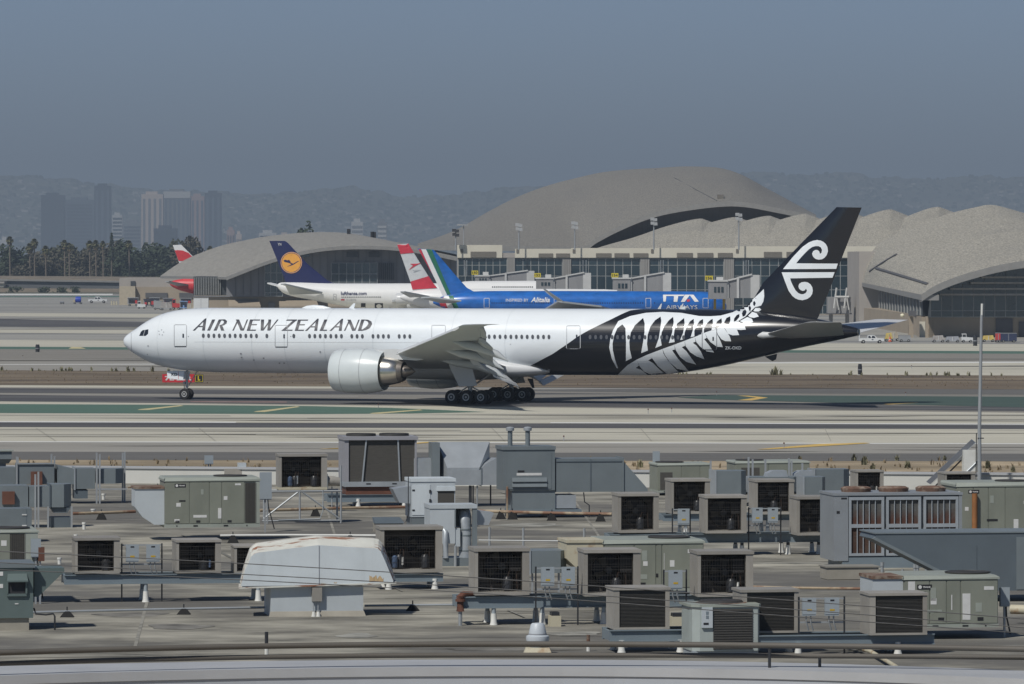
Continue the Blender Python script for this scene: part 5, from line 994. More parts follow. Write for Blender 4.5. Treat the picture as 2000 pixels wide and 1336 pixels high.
def condenser(x0, x1, yt, yb, foot, label, fans=1, d=.95, rp=.13, group='open fronted condensing units', seed=0):
    u = UF(x0, x1, yt, yb, foot, 'condensing_unit', label, 'condenser', group); w_, h = u.w, u.h; rn = random.Random(seed + int(x0)); pt = .055 * w_; u.e.rotation_euler.z += R(rn.uniform(-1.2, 1.2)); bp_m = m_tanc if rn.random() < .6 else m_cream2
    u.part('top_panel', lambda b: b.box(-.015, w_ + .015, -.02, d + .02, h * .93, h, m_tanc)); u.part('base_pan', lambda b: b.box(0, w_, 0, d, 0, h * .07, bp_m))
    u.part('side_panel', lambda b: b.box(0, .03, .13, d, h * .07, h * .93, m_tanc)); u.part('side_panel', lambda b: b.box(w_ - .03, w_, .13, d, h * .07, h * .93, m_tanc))
    u.part('post', lambda b: b.box(.001, pt, .002, .06, h * .07, h * .93, m_tanc)); u.part('post', lambda b: b.box(w_ * (1 - rp), w_ - .001, .002, .1, h * .07, h * .93, m_tanc))
    u.part('rear_coil', lambda b: b.box(.03, w_ - .03, d - .08, d, h * .07, h * .93, m_inside))
    u.part('back_baffle', lambda b: b.box(.05, w_ - .06, d * .55, d * .57, h * .07, h * .92, mat('baffle_brown', (.075, .065, .055), .7, var=.15, scale=2)))
    for k in range(fans):
        cx = w_ * (.5 if fans == 1 else .3 + .38 * k) - .02 * w_; cx += w_ * rn.uniform(-.05, .08) / fans; cz = h * rn.uniform(.52, .6); r = min(w_ / fans * .42, h * .4) * rn.uniform(.78, .95)
        fan = u.part('fan_shroud', lambda b: b.lathe([(r, d * .5), (r * .97, d * .46), (r * .94, d * .5)], m_fanb, 28, (cx, 0, cz), 'y', caps=False), smooth=True)
        u.part('fan_opening', lambda b: b.lathe([(r * .95, d * .545), (.01, d * .546)], m_dark, 28, (cx, 0, cz), 'y', caps=False), fan)
        a0 = rn.uniform(0, 2)
        for j in range(4):
            a = a0 + j * math.pi / 2
            def blade(b):
                p = [(cx + rr * math.cos(a + da), d * .44 + dy, cz + rr * math.sin(a + da)) for rr, da, dy in ((r * .18, -.3, 0), (r * .85, -.28, -.05), (r * .9, .34, .05), (r * .2, .5, .04))]; b.plate(p, (0, .01, 0), m_fanb)
            u.part('fan_blade', blade, fan)
        u.part('fan_motor', lambda b: b.lathe([(r * .02, d * .3), (r * .22, d * .3), (r * .24, d * .42), (r * .1, d * .44)], m_fanb, 14, (cx, 0, cz), 'y'), fan, True)
        xx = cx + w_ * rn.uniform(.06, .2) / fans
        u.part('compressor', lambda b: b.lathe([(.04, h * .07), (.11, h * .09), (.11, h * .32), (.07, h * .38), (.01, h * .39)], m_comp, 14, (xx, d * .28, 0)), smooth=True)
        if rn.random() < .5: u.part('filter_drier', lambda b: b.cyl((xx + .12 / fans, d * .2, h * .16), (xx + .13 / fans, d * .2, h * rn.uniform(.3, .42)), .028, rn.choice((m_pvc, m_copper, m_galv)), 10), smooth=True)
        if rn.random() < .6: u.part('control_box', lambda b: b.box(w_ * .66, w_ * (1 - rp) - .01, d * .2, d * .4, h * .5, h * rn.uniform(.7, .9), m_inside))
        u.part('suction_pipe', lambda b: b.tube([(xx, d * .28, h * .36), (xx + .03, d * .25, h * .5), (xx + .18 / fans, d * .25, h * .5), (xx + .2 / fans, d * .25, h * .1)], .014, mat('copper_pipe', (.10, .07, .055), .4, .5), 6), smooth=True)
    if fans == 2: u.part('liquid_receiver', lambda b: b.lathe([(.05, h * .1), (.07, h * .13), (.07, h * .33), (.03, h * .37)], m_copper, 12, (w_ * .24, d * .16, 0)), smooth=True)
    def mesh(b):
        n = int((w_ * (1 - rp) - pt) / .055)
        for k in range(n): x = pt + (w_ * (1 - rp) - pt) * (k + .5) / n; b.box(x - .0016, x + .0016, .028, .034, h * .07, h * .93, m_wire2)
        for k in range(7): z = h * (.1 + .82 * k / 7); b.box(pt, w_ * (1 - rp), .022, .028, z - .003, z + .003, m_wire2)
    o = u.part('guard_mesh', mesh); o['kind'] = 'stuff'
    for k in range(2): u.part('guard_wire', lambda b: b.tube([(pt, .03, h * (.3 + .33 * k)), (w_ * (1 - rp), .03, h * (.3 + .33 * k))], .003, m_wire2, 4))
    return u
def coil_unit(x0, x1, yt, yb, foot, label, d=.85):
    u = UF(x0, x1, yt, yb, foot, 'coil_unit', label, 'condenser'); w_, h = u.w, u.h; lp = .13 * w_ if x1 - x0 > 119 else .1 * w_
    u.part('top_panel', lambda b: b.box(-.02, w_ + .02, -.02, d + .02, h * .94, h, m_tanc)); u.part('base_pan', lambda b: b.box(0, w_, 0, d, 0, h * .05, m_tanc)); u.part('side_panel', lambda b: b.box(0, .03, .05, d, h * .05, h * .94, m_tanc)); u.part('side_panel', lambda b: b.box(w_ - .03, w_, .05, d, h * .05, h * .94, m_tanc))
    u.part('post', lambda b: b.box(.001, lp, 0, .05, h * .05, h * .94, m_tanc)); u.part('post', lambda b: b.box(w_ * .925, w_ - .001, 0, .05, h * .05, h * .94, m_tanc))
    u.part('coil', lambda b: b.box(lp, w_ * .925, .045, .09, h * .05, h * .94, m_coil))
    def fins(b):
        for k in range(26): z = h * (.065 + .86 * k / 26); b.box(lp, w_ * .925, .025, .045, z, z + .008, m_coil)
    o = u.part('coil_fins', fins); o['kind'] = 'stuff'
    return u
def plate_logo(u, px, py, w_=.30, h_=.10, parent=None):
    x, z = u.lx(px), u.lz(py); o = u.part('maker_plate', lambda b: b.box(x, x + w_, -.016, -.002, z - h_, z, m_blk), parent)
    u.part('plate_mark', lambda b: b.lathe([(.036 * w_ / .3, -.018), (.001, -.0185)], m_label, 14, (x + w_ * .2, 0, z - h_ / 2), 'y', caps=False), o)
    text_mesh('lettering', 'TRANE', w_ * .52, h_ * .34, m_label, .04, o, Matrix.Translation((x + w_ * .38, -.018, z - h_ * .67)))
def rtu(x0, x1, yt, yb, foot, label, d=1.5, seams=(.25, .5, .62), coil=None, logo=None, labels=(), hood=None, fan=.8, hoodtop=None, dark=()):
    u = UF(x0, x1, yt, yb, foot, 'rooftop_unit', label, 'rooftop unit'); w_, h = u.w, u.h
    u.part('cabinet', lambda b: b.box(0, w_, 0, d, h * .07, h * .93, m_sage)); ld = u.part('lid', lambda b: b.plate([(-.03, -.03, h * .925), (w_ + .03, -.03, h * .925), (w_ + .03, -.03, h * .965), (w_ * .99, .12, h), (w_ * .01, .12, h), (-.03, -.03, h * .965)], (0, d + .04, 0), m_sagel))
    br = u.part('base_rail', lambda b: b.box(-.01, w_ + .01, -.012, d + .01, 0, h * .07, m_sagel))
    for k in (.12, .3, .62, .86): u.part('lift_slot', lambda b: b.box(w_ * k, w_ * k + (.12 if k in (.3, .62) else .03), -.016, -.011, h * .02, h * .05, m_blk), br)
    ed = [0.0] + list(seams) + [coil[0] if coil else 1.0]
    for a, b_ in zip(ed, ed[1:]): u.part('access_panel', lambda b: b.box(w_ * a + .012, w_ * b_ - .012, -.012, 0, h * .085, h * .91, m_sage))
    if coil:
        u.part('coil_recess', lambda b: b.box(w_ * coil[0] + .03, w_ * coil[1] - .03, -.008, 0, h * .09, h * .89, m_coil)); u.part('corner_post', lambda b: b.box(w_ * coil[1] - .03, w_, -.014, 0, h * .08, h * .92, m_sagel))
        def bars(b):
            for k in range(9): x = w_ * (coil[0] + (coil[1] - coil[0]) * (k + .5) / 9); b.box(x - .004, x + .004, -.02, -.012, h * .09, h * .89, m_fanb)
        o = u.part('coil_guard', bars); o['kind'] = 'stuff'
    if fan:
        u.part('condenser_fan', lambda b: b.lathe([(.46, h + .012), (.46, h + .035), (.44, h + .035), (.43, h + .015), (.02, h + .013)], m_fanb, 32, (w_ * fan, d * .5, 0)), ld, True); u.part('fan_grille', lambda b: b.lathe([(.42, h + .03), (.01, h + .05)], m_inside, 32, (w_ * fan, d * .5, 0), caps=False), ld)
    for (fx, fz, lw, lh, mm) in labels: u.part('sticker', lambda b: b.box(w_ * fx, w_ * fx + lw, -.0165, -.0125, h * fz, h * fz + lh, mm))
    if logo: plate_logo(u, *logo)
    if hood:
        hx, ht, hb, mm = hood; x = u.lx(hx)
        hd = u.part('intake_hood', lambda b: b.plate([(x, .08, u.lz(ht)), (-.005, .08, u.lz(ht)), (-.005, .08, u.lz(hb)), (x * .35, .08, u.lz(hb)), (x * .75, .08, u.lz(hb + (ht - hb) * .22)), (x, .08, u.lz(hb + (ht - hb) * .5))], (0, d * .7, 0), mm))
        if hoodtop: u.part('hood_cap', lambda b: b.box(x - .02, -.006, .05, d * .7 + .1, u.lz(ht), u.lz(ht) + .06, hoodtop), hd)
    return u
def beams(x0, x1, yt, yb, foot, label, legs, d=.85, legm=None, name='equipment_platform'):
    u = UF(x0, x1, yt, yb, foot, name, label, 'platform'); w_, h = u.w, u.h
    for y in (0, d):
        bm = u.part('beam', lambda b: (b.box(0, w_, y, y + .11, h - .02, h, m_beam), b.box(0, w_, y, y + .11, 0, .02, m_beam), b.box(0, w_, y + .05, y + .06, .02, h - .02, m_beam)))
    u.part('cross_beam', lambda b: b.box(.002, .06, .11, d, .02, h - .021, m_beam)); u.part('cross_beam', lambda b: b.box(w_ - .062, w_ - .002, .11, d, .02, h - .021, m_beam))
    for px in legs:
        for y in (.055, d + .055):
            x = u.lx(px); lg = u.part('leg', lambda b: b.cyl((x, y, 0), (x, y, -u.zb), .045, legm or m_elec, 10), smooth=True); u.part('pitch_boot', lambda b: b.lathe([(.085, -u.zb + .003), (.066, -u.zb + .06), (.056, -u.zb + .24)], m_pvc, 12, (x, y, 0)), lg, True)
    return u
def disconnects(x0, x1, yt, yb, foot, boxes, label, wide=None):
    u = UF(x0, x1, yt, yb, foot, 'disconnect_rack', label, 'switch rack'); w_, h = u.w, u.h
    for x in (0, w_ - .03): u.part('post', lambda b: b.box(x, x + .03, .05, .08, -u.zb if u.zb < .9 else -.3, h, m_comp))
    for k in (.25, .92): u.part('rail', lambda b: b.box(.03, w_ - .03, .055, .075, h * k, h * k + .03, m_steel))
    for a, b_, t_, bt in boxes:
        o = u.box('switch_box', a, b_, t_, bt, -.06, .05, m_elec); bx0, bx1, bz0, bz1 = u.lx(a), u.lx(b_), u.lz(bt), u.lz(t_)
        u.part('box_cover', lambda b: b.box(bx0 - .008, bx1 + .008, -.07, -.06, bz0 + .03, bz1 + .008, m_elec), o); u.part('warning_label', lambda b: b.box(bx0 + (bx1 - bx0) * .32, bx0 + (bx1 - bx0) * .68, -.074, -.0705, bz0 + (bz1 - bz0) * .28, bz0 + (bz1 - bz0) * .38, m_yel), o); u.part('name_plate', lambda b: b.box(bx0 + (bx1 - bx0) * .35, bx0 + (bx1 - bx0) * .65, -.074, -.0705, bz1 - .06, bz1 - .03, m_blk), o)
        for f_ in (.3, .65): x = bx0 + (bx1 - bx0) * f_; u.part('conduit', lambda b: b.tube([(x, -.01, bz0), (x, -.01, bz0 - .12), (x + .06, .05, bz0 - .28)], .016, m_steel, 6), o, True)
    return u
# ---- the building itself
bld = wthing('flat_roof_building', (0, 140, 0), 'low building with a stained grey flat roof crowded with air conditioning machinery', 'building')
def bow(px): return ((px - 1000) / 1000) ** 2
def rl(py_mid, py_l, py_r, z):        # a long edge across the roof: rows at the middle, left and right end
    out = []
    for px in range(-700, 2701, 100):
        t_ = (px - 1000) / 1000; y = py_mid + ((py_l if t_ < 0 else py_r) - py_mid) * t_ * t_; out.append(G(px, y, ZR + z))
    return out
near = rl(1303, 1320, 1326, .22); near_in = rl(1288, 1301, 1310, .22); far = [RP(-1200, 944, 0), RP(3200, 944 + 2, 0)]
mb = MB(); nr = [Vector((p.x, p.y + .06, ZR)) for p in near]; mb.add(nr + [RP(3300, 944 + 3050 * .008) + Vector((0, .1, 0)), RP(-1300, 944 - 1550 * .008) + Vector((0, .1, 0))], [list(range(len(nr) + 2))], m_deck); mb.build('roof_deck', bld)
mb = MB(); mb.grid([near_in, near, [p + Vector((0, 0, -.16)) for p in near], [p + Vector((0, .03, -.16)) for p in near]], m_cope); mb.build('front_coping', bld)
mb = MB(); mb.grid([[p + Vector((0, .03, -.1)) for p in near], [Vector((p.x, p.y + .03, 0)) for p in near]], m_facew); mb.build('front_wall', bld)
mb = MB(); mb.grid([[p for p in near_in], [Vector((p.x, p.y + .02, ZR - .05)) for p in near_in]], m_curb); mb.build('coping_upstand', bld)
mb = MB(); q = G(1032.5, 1302.5, ZR + .22); mb.box(q.x - .012, q.x + .012, q.y - .012, q.y + .02, 3, ZR + .05, m_line); mb.build('wall_joint', bld)
def par(px, up, back): q = RP(px, 944 + (px - 250) * .008); return q + Vector((0, back, up))
zt = .50
for nm, (u0, u1, b0, b1), mm in (('rear_parapet', (-.3, zt, 0, .3), m_parw), ('parapet_cap', (zt, zt + .07, -.05, .36), m_cope), ('rear_wall', (-ZR, -.3, .1, .3), m_parw)):
    mb = MB(); a_, c_ = -1300, 3300; mb.hexa([par(a_, u0, b0), par(c_, u0, b0), par(c_, u0, b1), par(a_, u0, b1), par(a_, u1, b0), par(c_, u1, b0), par(c_, u1, b1), par(a_, u1, b1)], mm); mb.build(nm, bld)
for k, (xa, ya, xb, yb) in enumerate(((262, 1270, 290, 1165), (690, 1160, 640, 1000), (1110, 960, 1180, 1062), (1240, 1252, 1150, 1180), (1420, 1150, 1640, 1162))):
    a, b = RP(xa, ya, .006), RP(xb, yb, .006); d_ = (b - a).cross(Vector((0, 0, 1))).normalized() * .035; mb = MB(); mb.poly([a - d_, b - d_, b + d_, a + d_], mat('felt_lap', (.26, .25, .215), .9, var=.4, scale=1.5)); mb.build('felt_seam', bld)
rs = random.Random(11); m_lap = MATS['felt_lap']; m_laps = [m_lap, mat('felt_lap_dark', (.16, .155, .135), .95, var=.4, scale=1.5)]
for k in range(46):
    py = rs.uniform(955, 1285); px = rs.uniform(-100, 2000); a = RP(px, py, .012 + k * .0004); ln = rs.uniform(2, 9); w_ = rs.uniform(.02, .05); dx = Vector((cR, sR, 0)) if rs.random() < .7 else Vector((-sR, cR, 0)); dn = dx.cross(Vector((0, 0, 1))) * w_
    mb = MB(); mb.poly([a - dn, a + dx * ln - dn, a + dx * ln + dn, a + dn], rs.choice(m_laps)); mb.build('felt_seam', bld)
for k in range(13):        # dried ponding marks
    py = rs.uniform(980, 1285); px = rs.uniform(0, 2000); a = RP(px, py, .003 + k * .0006); rx, ry = rs.uniform(.3, 1.3), rs.uniform(.3, 1.1); ph = rs.uniform(0, 6)
    mb = MB(); mb.poly([a + Vector((rx * math.cos(t_) * (1 + .25 * math.sin(3 * t_ + ph)), ry * math.sin(t_) * (1 + .2 * math.cos(2 * t_ + ph)), 0)) for t_ in [2 * math.pi * q / 22 for q in range(22)]], mat('ponding_mark', (.18, .172, .152), .9, var=.7, scale=1.2) if k % 3 else mat('lime_mark', (.26, .255, .225), .9, var=.7, scale=1.5)); mb.build('ponding_mark', bld)
# ---- pipe runs along the front edge
for ym, yl, yr, z, r, lab, posts in ((1258, 1275, 1268, .62, .052, 'brown grey pipe on stubby posts along the front roof edge, upper of the two', (1503,)), (1279.5, 1296, 1284, .42, .045, 'brown grey pipe along the front roof edge, lower of the two', (1601,))):
    e = wthing('roof_pipe', G(1000, ym, ZR + z), lab, 'pipe'); pts = rl(ym, yl, yr, z); mb = MB(); mb.tube(pts, r, m_pipe2, 12); mb.build('pipe', e, smooth=True)
    for px in posts:
        t_ = (px - 1000) / 1000; y = ym + ((yl if t_ < 0 else yr) - ym) * t_ * t_; p = G(px, y, ZR + z); mb = MB(); mb.cyl((p.x, p.y, ZR), (p.x, p.y, ZR + z), .028, m_comp if px % 2 else m_pvc, 8); mb.build('post', e, smooth=True)
for x, y0, y1, m_, lab in ((520.5, 1234, 1284, m_comp, 'short black and white stub post behind the front pipes'), (1149, 1240, 1272, m_rust, 'short rusty stub post behind the front pipes')):
    p = RP(x, y1); h = (y1 - y0) / F * p.y; e = empty('stub_post', p, 0, lab, 'post'); mb = MB(); mb.cyl((0, 0, h * .5), (0, 0, h), .034, m_, 8); mb.build('cap', e, smooth=True); mb = MB(); mb.cyl((0, 0, 0), (0, 0, h * .5), .036, m_pvc, 8); mb.build('sleeve', e, smooth=True)
# ---- overhead cables
for k, pts in enumerate(([(-500, 1056), (0, 1077), (480, 1101), (1000, 1133), (1600, 1177), (2000, 1209), (2500, 1252)], [(-500, 1080), (0, 1099), (480, 1122), (1000, 1152), (1600, 1194), (2000, 1226), (2500, 1268)], [(-500, 1098), (0, 1113), (480, 1133), (1000, 1163), (1600, 1208), (2000, 1237), (2500, 1277)])):
    mb = MB(); mb.tube([P(x, y, 68 + k * .8) for x, y in spline(pts, 5)], .0065, m_wirem, 6); tag(mb.build('overhead_cable', smooth=True), ['uppermost of three black cables strung above the roof units', 'middle one of three black cables strung above the roof units', 'lowest of three black cables strung above the roof units'][k], 'cable', 'overhead cables')
# ---- open fronted condensers
for a in ((928, 1034, 1071, 1163, 1222, 'tan condensing unit on the beam end beside the brown elbow pipe'), (1142, 1251, 1074, 1165, 1222, 'tan condensing unit in front of the sage rooftop unit with rusty hood'), (1363, 1471, 1077, 1166, 1222, 'tan condensing unit behind the upright grey green condenser'),
          (147, 234, 1051, 1121, 1178, 'tan condensing unit beside the twin switch boxes, next to the dark green hood'), (345, 432, 1055, 1120, 1176, 'tan condensing unit between the twin switch boxes and the white arched hood'), (458, 545, 1066, 1120, 1174, 'tan condensing unit half hidden behind the white arched hood'),
          (1209, 1287, 964, 1041, 1086, 'tan condensing unit at the black capped end of the middle beam platform'), (1378, 1458, 968, 1042, 1086, 'tan condensing unit midway along the middle beam platform'), (1558, 1634, 970, 1046, 1086, 'tan condensing unit on the beam platform against the rusty chiller'),
          (1312, 1387, 936, 1004, 1050, 'tan condensing unit behind a single switch box, in the second row'), (1476, 1551, 937, 1005, 1050, 'tan condensing unit behind a pair of switch boxes, in the second row'), (1673, 1726, 919, 968, 985, 'small tan condensing unit by the white parapet between ducts and chiller'), (1846, 1905, 923, 970, 985, 'small tan condensing unit under the tilted solar panel')):
    condenser(*a)
condenser(545, 639, 887, 957, 1023, 'twin fan tan condensing unit on a triangulated steel stand', 2, .9, .12); condenser(744, 864, 1029, 1119, 1152, 'twin fan tan condensing unit beside the white arched hood', 2, 1.0, .11)
for a in ((1199, 1308, 1148, 1230, 1275, 'tan unit with dark finned coil face beside the upright grey green condenser'), (1448, 1560, 1152, 1237, 1278, 'tan unit with dark finned coil face behind the upright condenser'), (1699, 1811, 1159, 1241, 1280, 'tan coil faced unit in front of the sage unit with rusty hood cap')): coil_unit(*a)
beams(896, 1490, 1166, 1189, 1222, 'steel beam platform under three tan condensers behind the front pipes', (965, 1060, 1180, 1420)); beams(126, 560, 1123, 1142, 1178, 'steel beam platform beside the dark green hood', (285, 505)); beams(1192, 1640, 1044, 1062, 1086, 'steel beam platform under the middle row of condensers', (1230, 1345, 1450, 1540, 1600), legm=m_comp)
beams(1296, 1640, 1005, 1018, 1050, 'steel beam platform under the second row of condensers', (1340, 1500)); beams(1192, 1352, 1231, 1254, 1276, 'steel beam platform under the coil faced unit beside the upright condenser', (1215, 1330)); beams(1440, 1826, 1242, 1263, 1282, 'steel beam platform under the two right coil faced units', (1560, 1755)); beams(640, 805, 966, 981, 990, 'steel beam base under the large twin fan condenser', (700, 790)); beams(735, 866, 1121, 1137, 1152, 'steel beam base under the twin fan unit by the white hood', (760, 850))
for a in ((237, 318, 1062, 1118, 1176, [(246, 270, 1064, 1098), (286, 311, 1064, 1098)], 'twin switch boxes on a black post rack between two tan condensers'), (1046, 1131, 1107, 1168, 1222, [(1057, 1081, 1108, 1145), (1097, 1121, 1108, 1145)], 'twin switch boxes with yellow labels on a rack by the rusty hood'), (1296, 1343, 1113, 1172, 1222, [(1306, 1331, 1114, 1151)], 'single switch box with yellow label in front of the sage unit'),
          (1313, 1350, 993, 1040, 1085, [(1324, 1345, 994, 1025)], 'single switch box on the middle beam platform'), (1462, 1527, 991, 1040, 1085, [(1469, 1488, 992, 1021), (1500, 1518, 992, 1021)], 'twin switch boxes on the middle beam platform'), (1560, 1652, 1166, 1235, 1280, [(1567, 1592, 1168, 1203), (1611, 1637, 1168, 1203)], 'twin switch boxes between the two right coil faced units')): disconnects(*a)
for x0, x1, yt, yb, ft, lab in ((508, 530, 923, 976, 1040, 'tall grey switch box at the end of the steel stand'), (61, 79, 1053, 1089, 1180, 'grey switch box on the end of the sage unit with rusty coil'), (1955, 1971, 1148, 1185, 1245, 'grey switch box at the end of the sage unit with two stickers'), (400, 416, 890, 907, 935, 'small grey switch box on a post behind the sage unit'), (1276, 1288, 882, 905, 965, 'small grey switch box behind the far sage unit')):
    u = UF(x0, x1, yt, yb, ft, 'switch_box', lab, 'switch box'); u.part('case', lambda b: b.box(0, u.w, 0, .14, 0, u.h, m_elec)); u.part('cover', lambda b: b.box(-.01, u.w + .01, -.012, 0, .02, u.h + .01, m_elec)); u.part('stand', lambda b: b.box(u.w * .4, u.w * .4 + .04, .05, .09, -u.zb, -.001, m_steel)); u.part('conduit', lambda b: b.tube([(u.w * .7, .05, 0), (u.w * .75, .05, -.2), (u.w * 1.3, .1, -u.zb * .9)], .018, m_comp, 6), smooth=True)
# ---- packaged rooftop units
L1 = [(.12, .42, .12, .1, m_label), (.30, .2, .36, .07, m_label), (.62, .55, .1, .1, m_label), (.56, .18, .09, .28, m_label), (.15, .52, .17, .04, m_blk), (.1, .12, .14, .07, m_label), (.33, .1, .11, .06, m_blk), (.66, .1, .11, .06, m_blk), (.11, .1, .11, .06, m_blk), (.74, .84, .16, .05, m_label), (.38, .66, .07, .14, m_sagel)]
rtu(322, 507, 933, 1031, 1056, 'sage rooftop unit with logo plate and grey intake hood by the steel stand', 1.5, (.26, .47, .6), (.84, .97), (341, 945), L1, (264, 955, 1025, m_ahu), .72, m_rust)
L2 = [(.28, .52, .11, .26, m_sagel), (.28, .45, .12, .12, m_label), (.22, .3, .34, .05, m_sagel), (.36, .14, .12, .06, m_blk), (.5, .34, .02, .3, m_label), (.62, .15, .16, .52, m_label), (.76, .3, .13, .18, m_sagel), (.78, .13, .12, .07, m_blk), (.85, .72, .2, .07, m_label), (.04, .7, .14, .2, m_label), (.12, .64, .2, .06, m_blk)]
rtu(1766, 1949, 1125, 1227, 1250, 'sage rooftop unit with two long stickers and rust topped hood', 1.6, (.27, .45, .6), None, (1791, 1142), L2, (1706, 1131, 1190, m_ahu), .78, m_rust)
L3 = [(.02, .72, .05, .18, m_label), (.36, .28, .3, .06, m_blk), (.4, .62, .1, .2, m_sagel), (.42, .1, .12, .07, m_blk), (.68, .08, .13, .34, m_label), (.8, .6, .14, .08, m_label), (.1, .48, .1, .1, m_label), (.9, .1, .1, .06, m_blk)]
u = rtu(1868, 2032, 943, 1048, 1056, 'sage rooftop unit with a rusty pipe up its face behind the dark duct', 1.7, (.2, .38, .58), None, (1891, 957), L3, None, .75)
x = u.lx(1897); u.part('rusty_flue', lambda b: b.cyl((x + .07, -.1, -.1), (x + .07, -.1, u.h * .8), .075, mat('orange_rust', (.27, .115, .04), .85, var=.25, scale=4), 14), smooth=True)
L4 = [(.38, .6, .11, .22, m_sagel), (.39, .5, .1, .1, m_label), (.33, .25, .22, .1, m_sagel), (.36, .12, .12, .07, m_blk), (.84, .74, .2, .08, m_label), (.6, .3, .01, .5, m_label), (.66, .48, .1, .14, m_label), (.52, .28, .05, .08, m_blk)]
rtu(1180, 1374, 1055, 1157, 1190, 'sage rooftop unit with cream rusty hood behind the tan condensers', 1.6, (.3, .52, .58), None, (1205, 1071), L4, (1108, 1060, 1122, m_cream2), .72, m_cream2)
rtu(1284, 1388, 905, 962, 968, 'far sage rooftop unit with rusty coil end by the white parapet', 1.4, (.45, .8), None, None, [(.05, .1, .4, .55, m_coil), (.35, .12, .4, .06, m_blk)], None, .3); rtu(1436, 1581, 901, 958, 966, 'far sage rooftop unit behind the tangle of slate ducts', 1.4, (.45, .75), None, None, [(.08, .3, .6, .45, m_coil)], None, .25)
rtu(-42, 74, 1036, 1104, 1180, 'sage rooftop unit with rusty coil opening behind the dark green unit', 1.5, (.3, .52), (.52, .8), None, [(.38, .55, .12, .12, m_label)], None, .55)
u = UF(75, 87, 1069, 1096, 1180, 'brown_box', 'small dark red box on the sage unit end', 'box'); u.part('case', lambda b: b.box(0, u.w, 0, .15, 0, u.h, m_brown)); u.part('bracket', lambda b: b.box(.02, .06, .05, .1, -u.zb, -.001, m_steel))
# ---- upright condenser
u = UF(1372, 1476, 1186, 1272, 1283, 'upright_condenser', 'upright grey green condenser with control panel among the coil faced units', 'condenser'); w_, h = u.w, u.h; m_up = mat('upright_cabinet', (.36, .40, .38), .5, var=.08, scale=2, stain=.3, stain_col=(.25, .27, .25), stain_scale=1.5)
u.part('body', lambda b: b.plate([(-.2, .3, 0), (-.18, .1, 0), (-.05, 0, 0), (w_ + .04, 0, 0), (w_ + .08, .06, 0), (w_ + .08, 1.05, 0), (-.2, 1.05, 0)], (0, 0, h), m_up))
u.part('lid', lambda b: b.plate([(-.24, .3, h), (-.21, .08, h), (-.06, -.03, h), (w_ + .06, -.03, h), (w_ + .11, .04, h), (w_ + .11, 1.09, h), (-.24, 1.09, h)], (0, 0, .05), m_sagel)); u.part('fan_grille', lambda b: b.lathe([(.44, h + .055), (.4, h + .1), (.02, h + .11)], m_inside, 28, (w_ * .45, .55, 0), caps=False), smooth=True); u.part('rust_ring', lambda b: b.lathe([(.5, h + .052), (.46, h + .062), (.44, h + .056)], m_rust, 28, (w_ * .45, .55, 0), caps=False), smooth=True)
u.part('coil', lambda b: b.box(u.lx(1393), u.lx(1470), -.012, 0, .03, h * .96, m_coil))
def louv(b):
    for k in range(16): z = .04 + (h - .07) * k / 16; b.box(u.lx(1393), u.lx(1470), -.024, -.012, z, z + .012, m_fanb)
o = u.part('louvre_guard', louv); o['kind'] = 'stuff'; pn = u.part('control_panel', lambda b: b.box(u.lx(1370), u.lx(1391), -.05, 0, u.lz(1226), u.lz(1186), m_ahu))
for py in (1194, 1202): u.part('panel_mark', lambda b: b.box(u.lx(1378), u.lx(1383), -.055, -.0505, u.lz(py + 6), u.lz(py), m_beam), pn)
u.part('name_plate', lambda b: b.box(u.lx(1373), u.lx(1383), -.055, -.0505, u.lz(1220), u.lz(1216), m_blk), pn); u.part('foot_frame', lambda b: b.box(-.18, w_ + .06, .05, 1.0, -u.zb, 0, m_elec))
# ---- big V coil condenser
u = UF(673, 814, 853, 951, 990, 'large_condenser', 'large grey condenser with two top fans and dark slanted coil bays', 'condenser'); w_, h = u.w, u.h; d = 1.5; m_vg = mat('violet_grey_cabinet', (.30, .30, .32), .5, var=.08, scale=1.5)
u.part('top_deck', lambda b: b.box(-.03, w_ + .04, -.04, d, h * .93, h, m_vg)); u.part('base_frame', lambda b: b.box(0, w_, 0, d, 0, h * .1, m_galv)); u.part('end_panel', lambda b: b.box(0, .13, .01, d - .02, h * .1, h * .93, m_vg)); u.part('end_panel', lambda b: b.box(w_ - .06, w_, .01, d - .02, h * .1, h * .93, m_vg))
u.part('coil_face', lambda b: b.box(.13, w_ - .06, .06, .12, h * .1, h * .93, m_coil)); u.part('lower_skirt', lambda b: b.box(.05, w_ - .02, .08, d - .1, -.24, 0, m_brown))
for xa, xb in ((.29, .235), (.73, .755)): u.part('strap', lambda b: b.plate([(w_ * xa, .0, h * .93), (w_ * xa + .045, .0, h * .93), (w_ * xb + .045, .0, h * .1), (w_ * xb, .0, h * .1)], (0, .03, 0), m_galv))
for k in (.27, .73): fr_ = u.part('fan_ring', lambda b: b.lathe([(.46, h), (.46, h + .07), (.43, h + .08), (.42, h)], m_fanb, 30, (w_ * k, d * .5, 0), caps=False), smooth=True); u.part('fan_guard', lambda b: b.lathe([(.43, h + .06), (.02, h + .075)], m_inside, 30, (w_ * k, d * .5, 0), caps=False), fr_)
for k in (.3, .66): u.part('lift_slot', lambda b: b.box(w_ * k, w_ * k + .14, -.006, 0, h * .045, h * .07, m_blk))
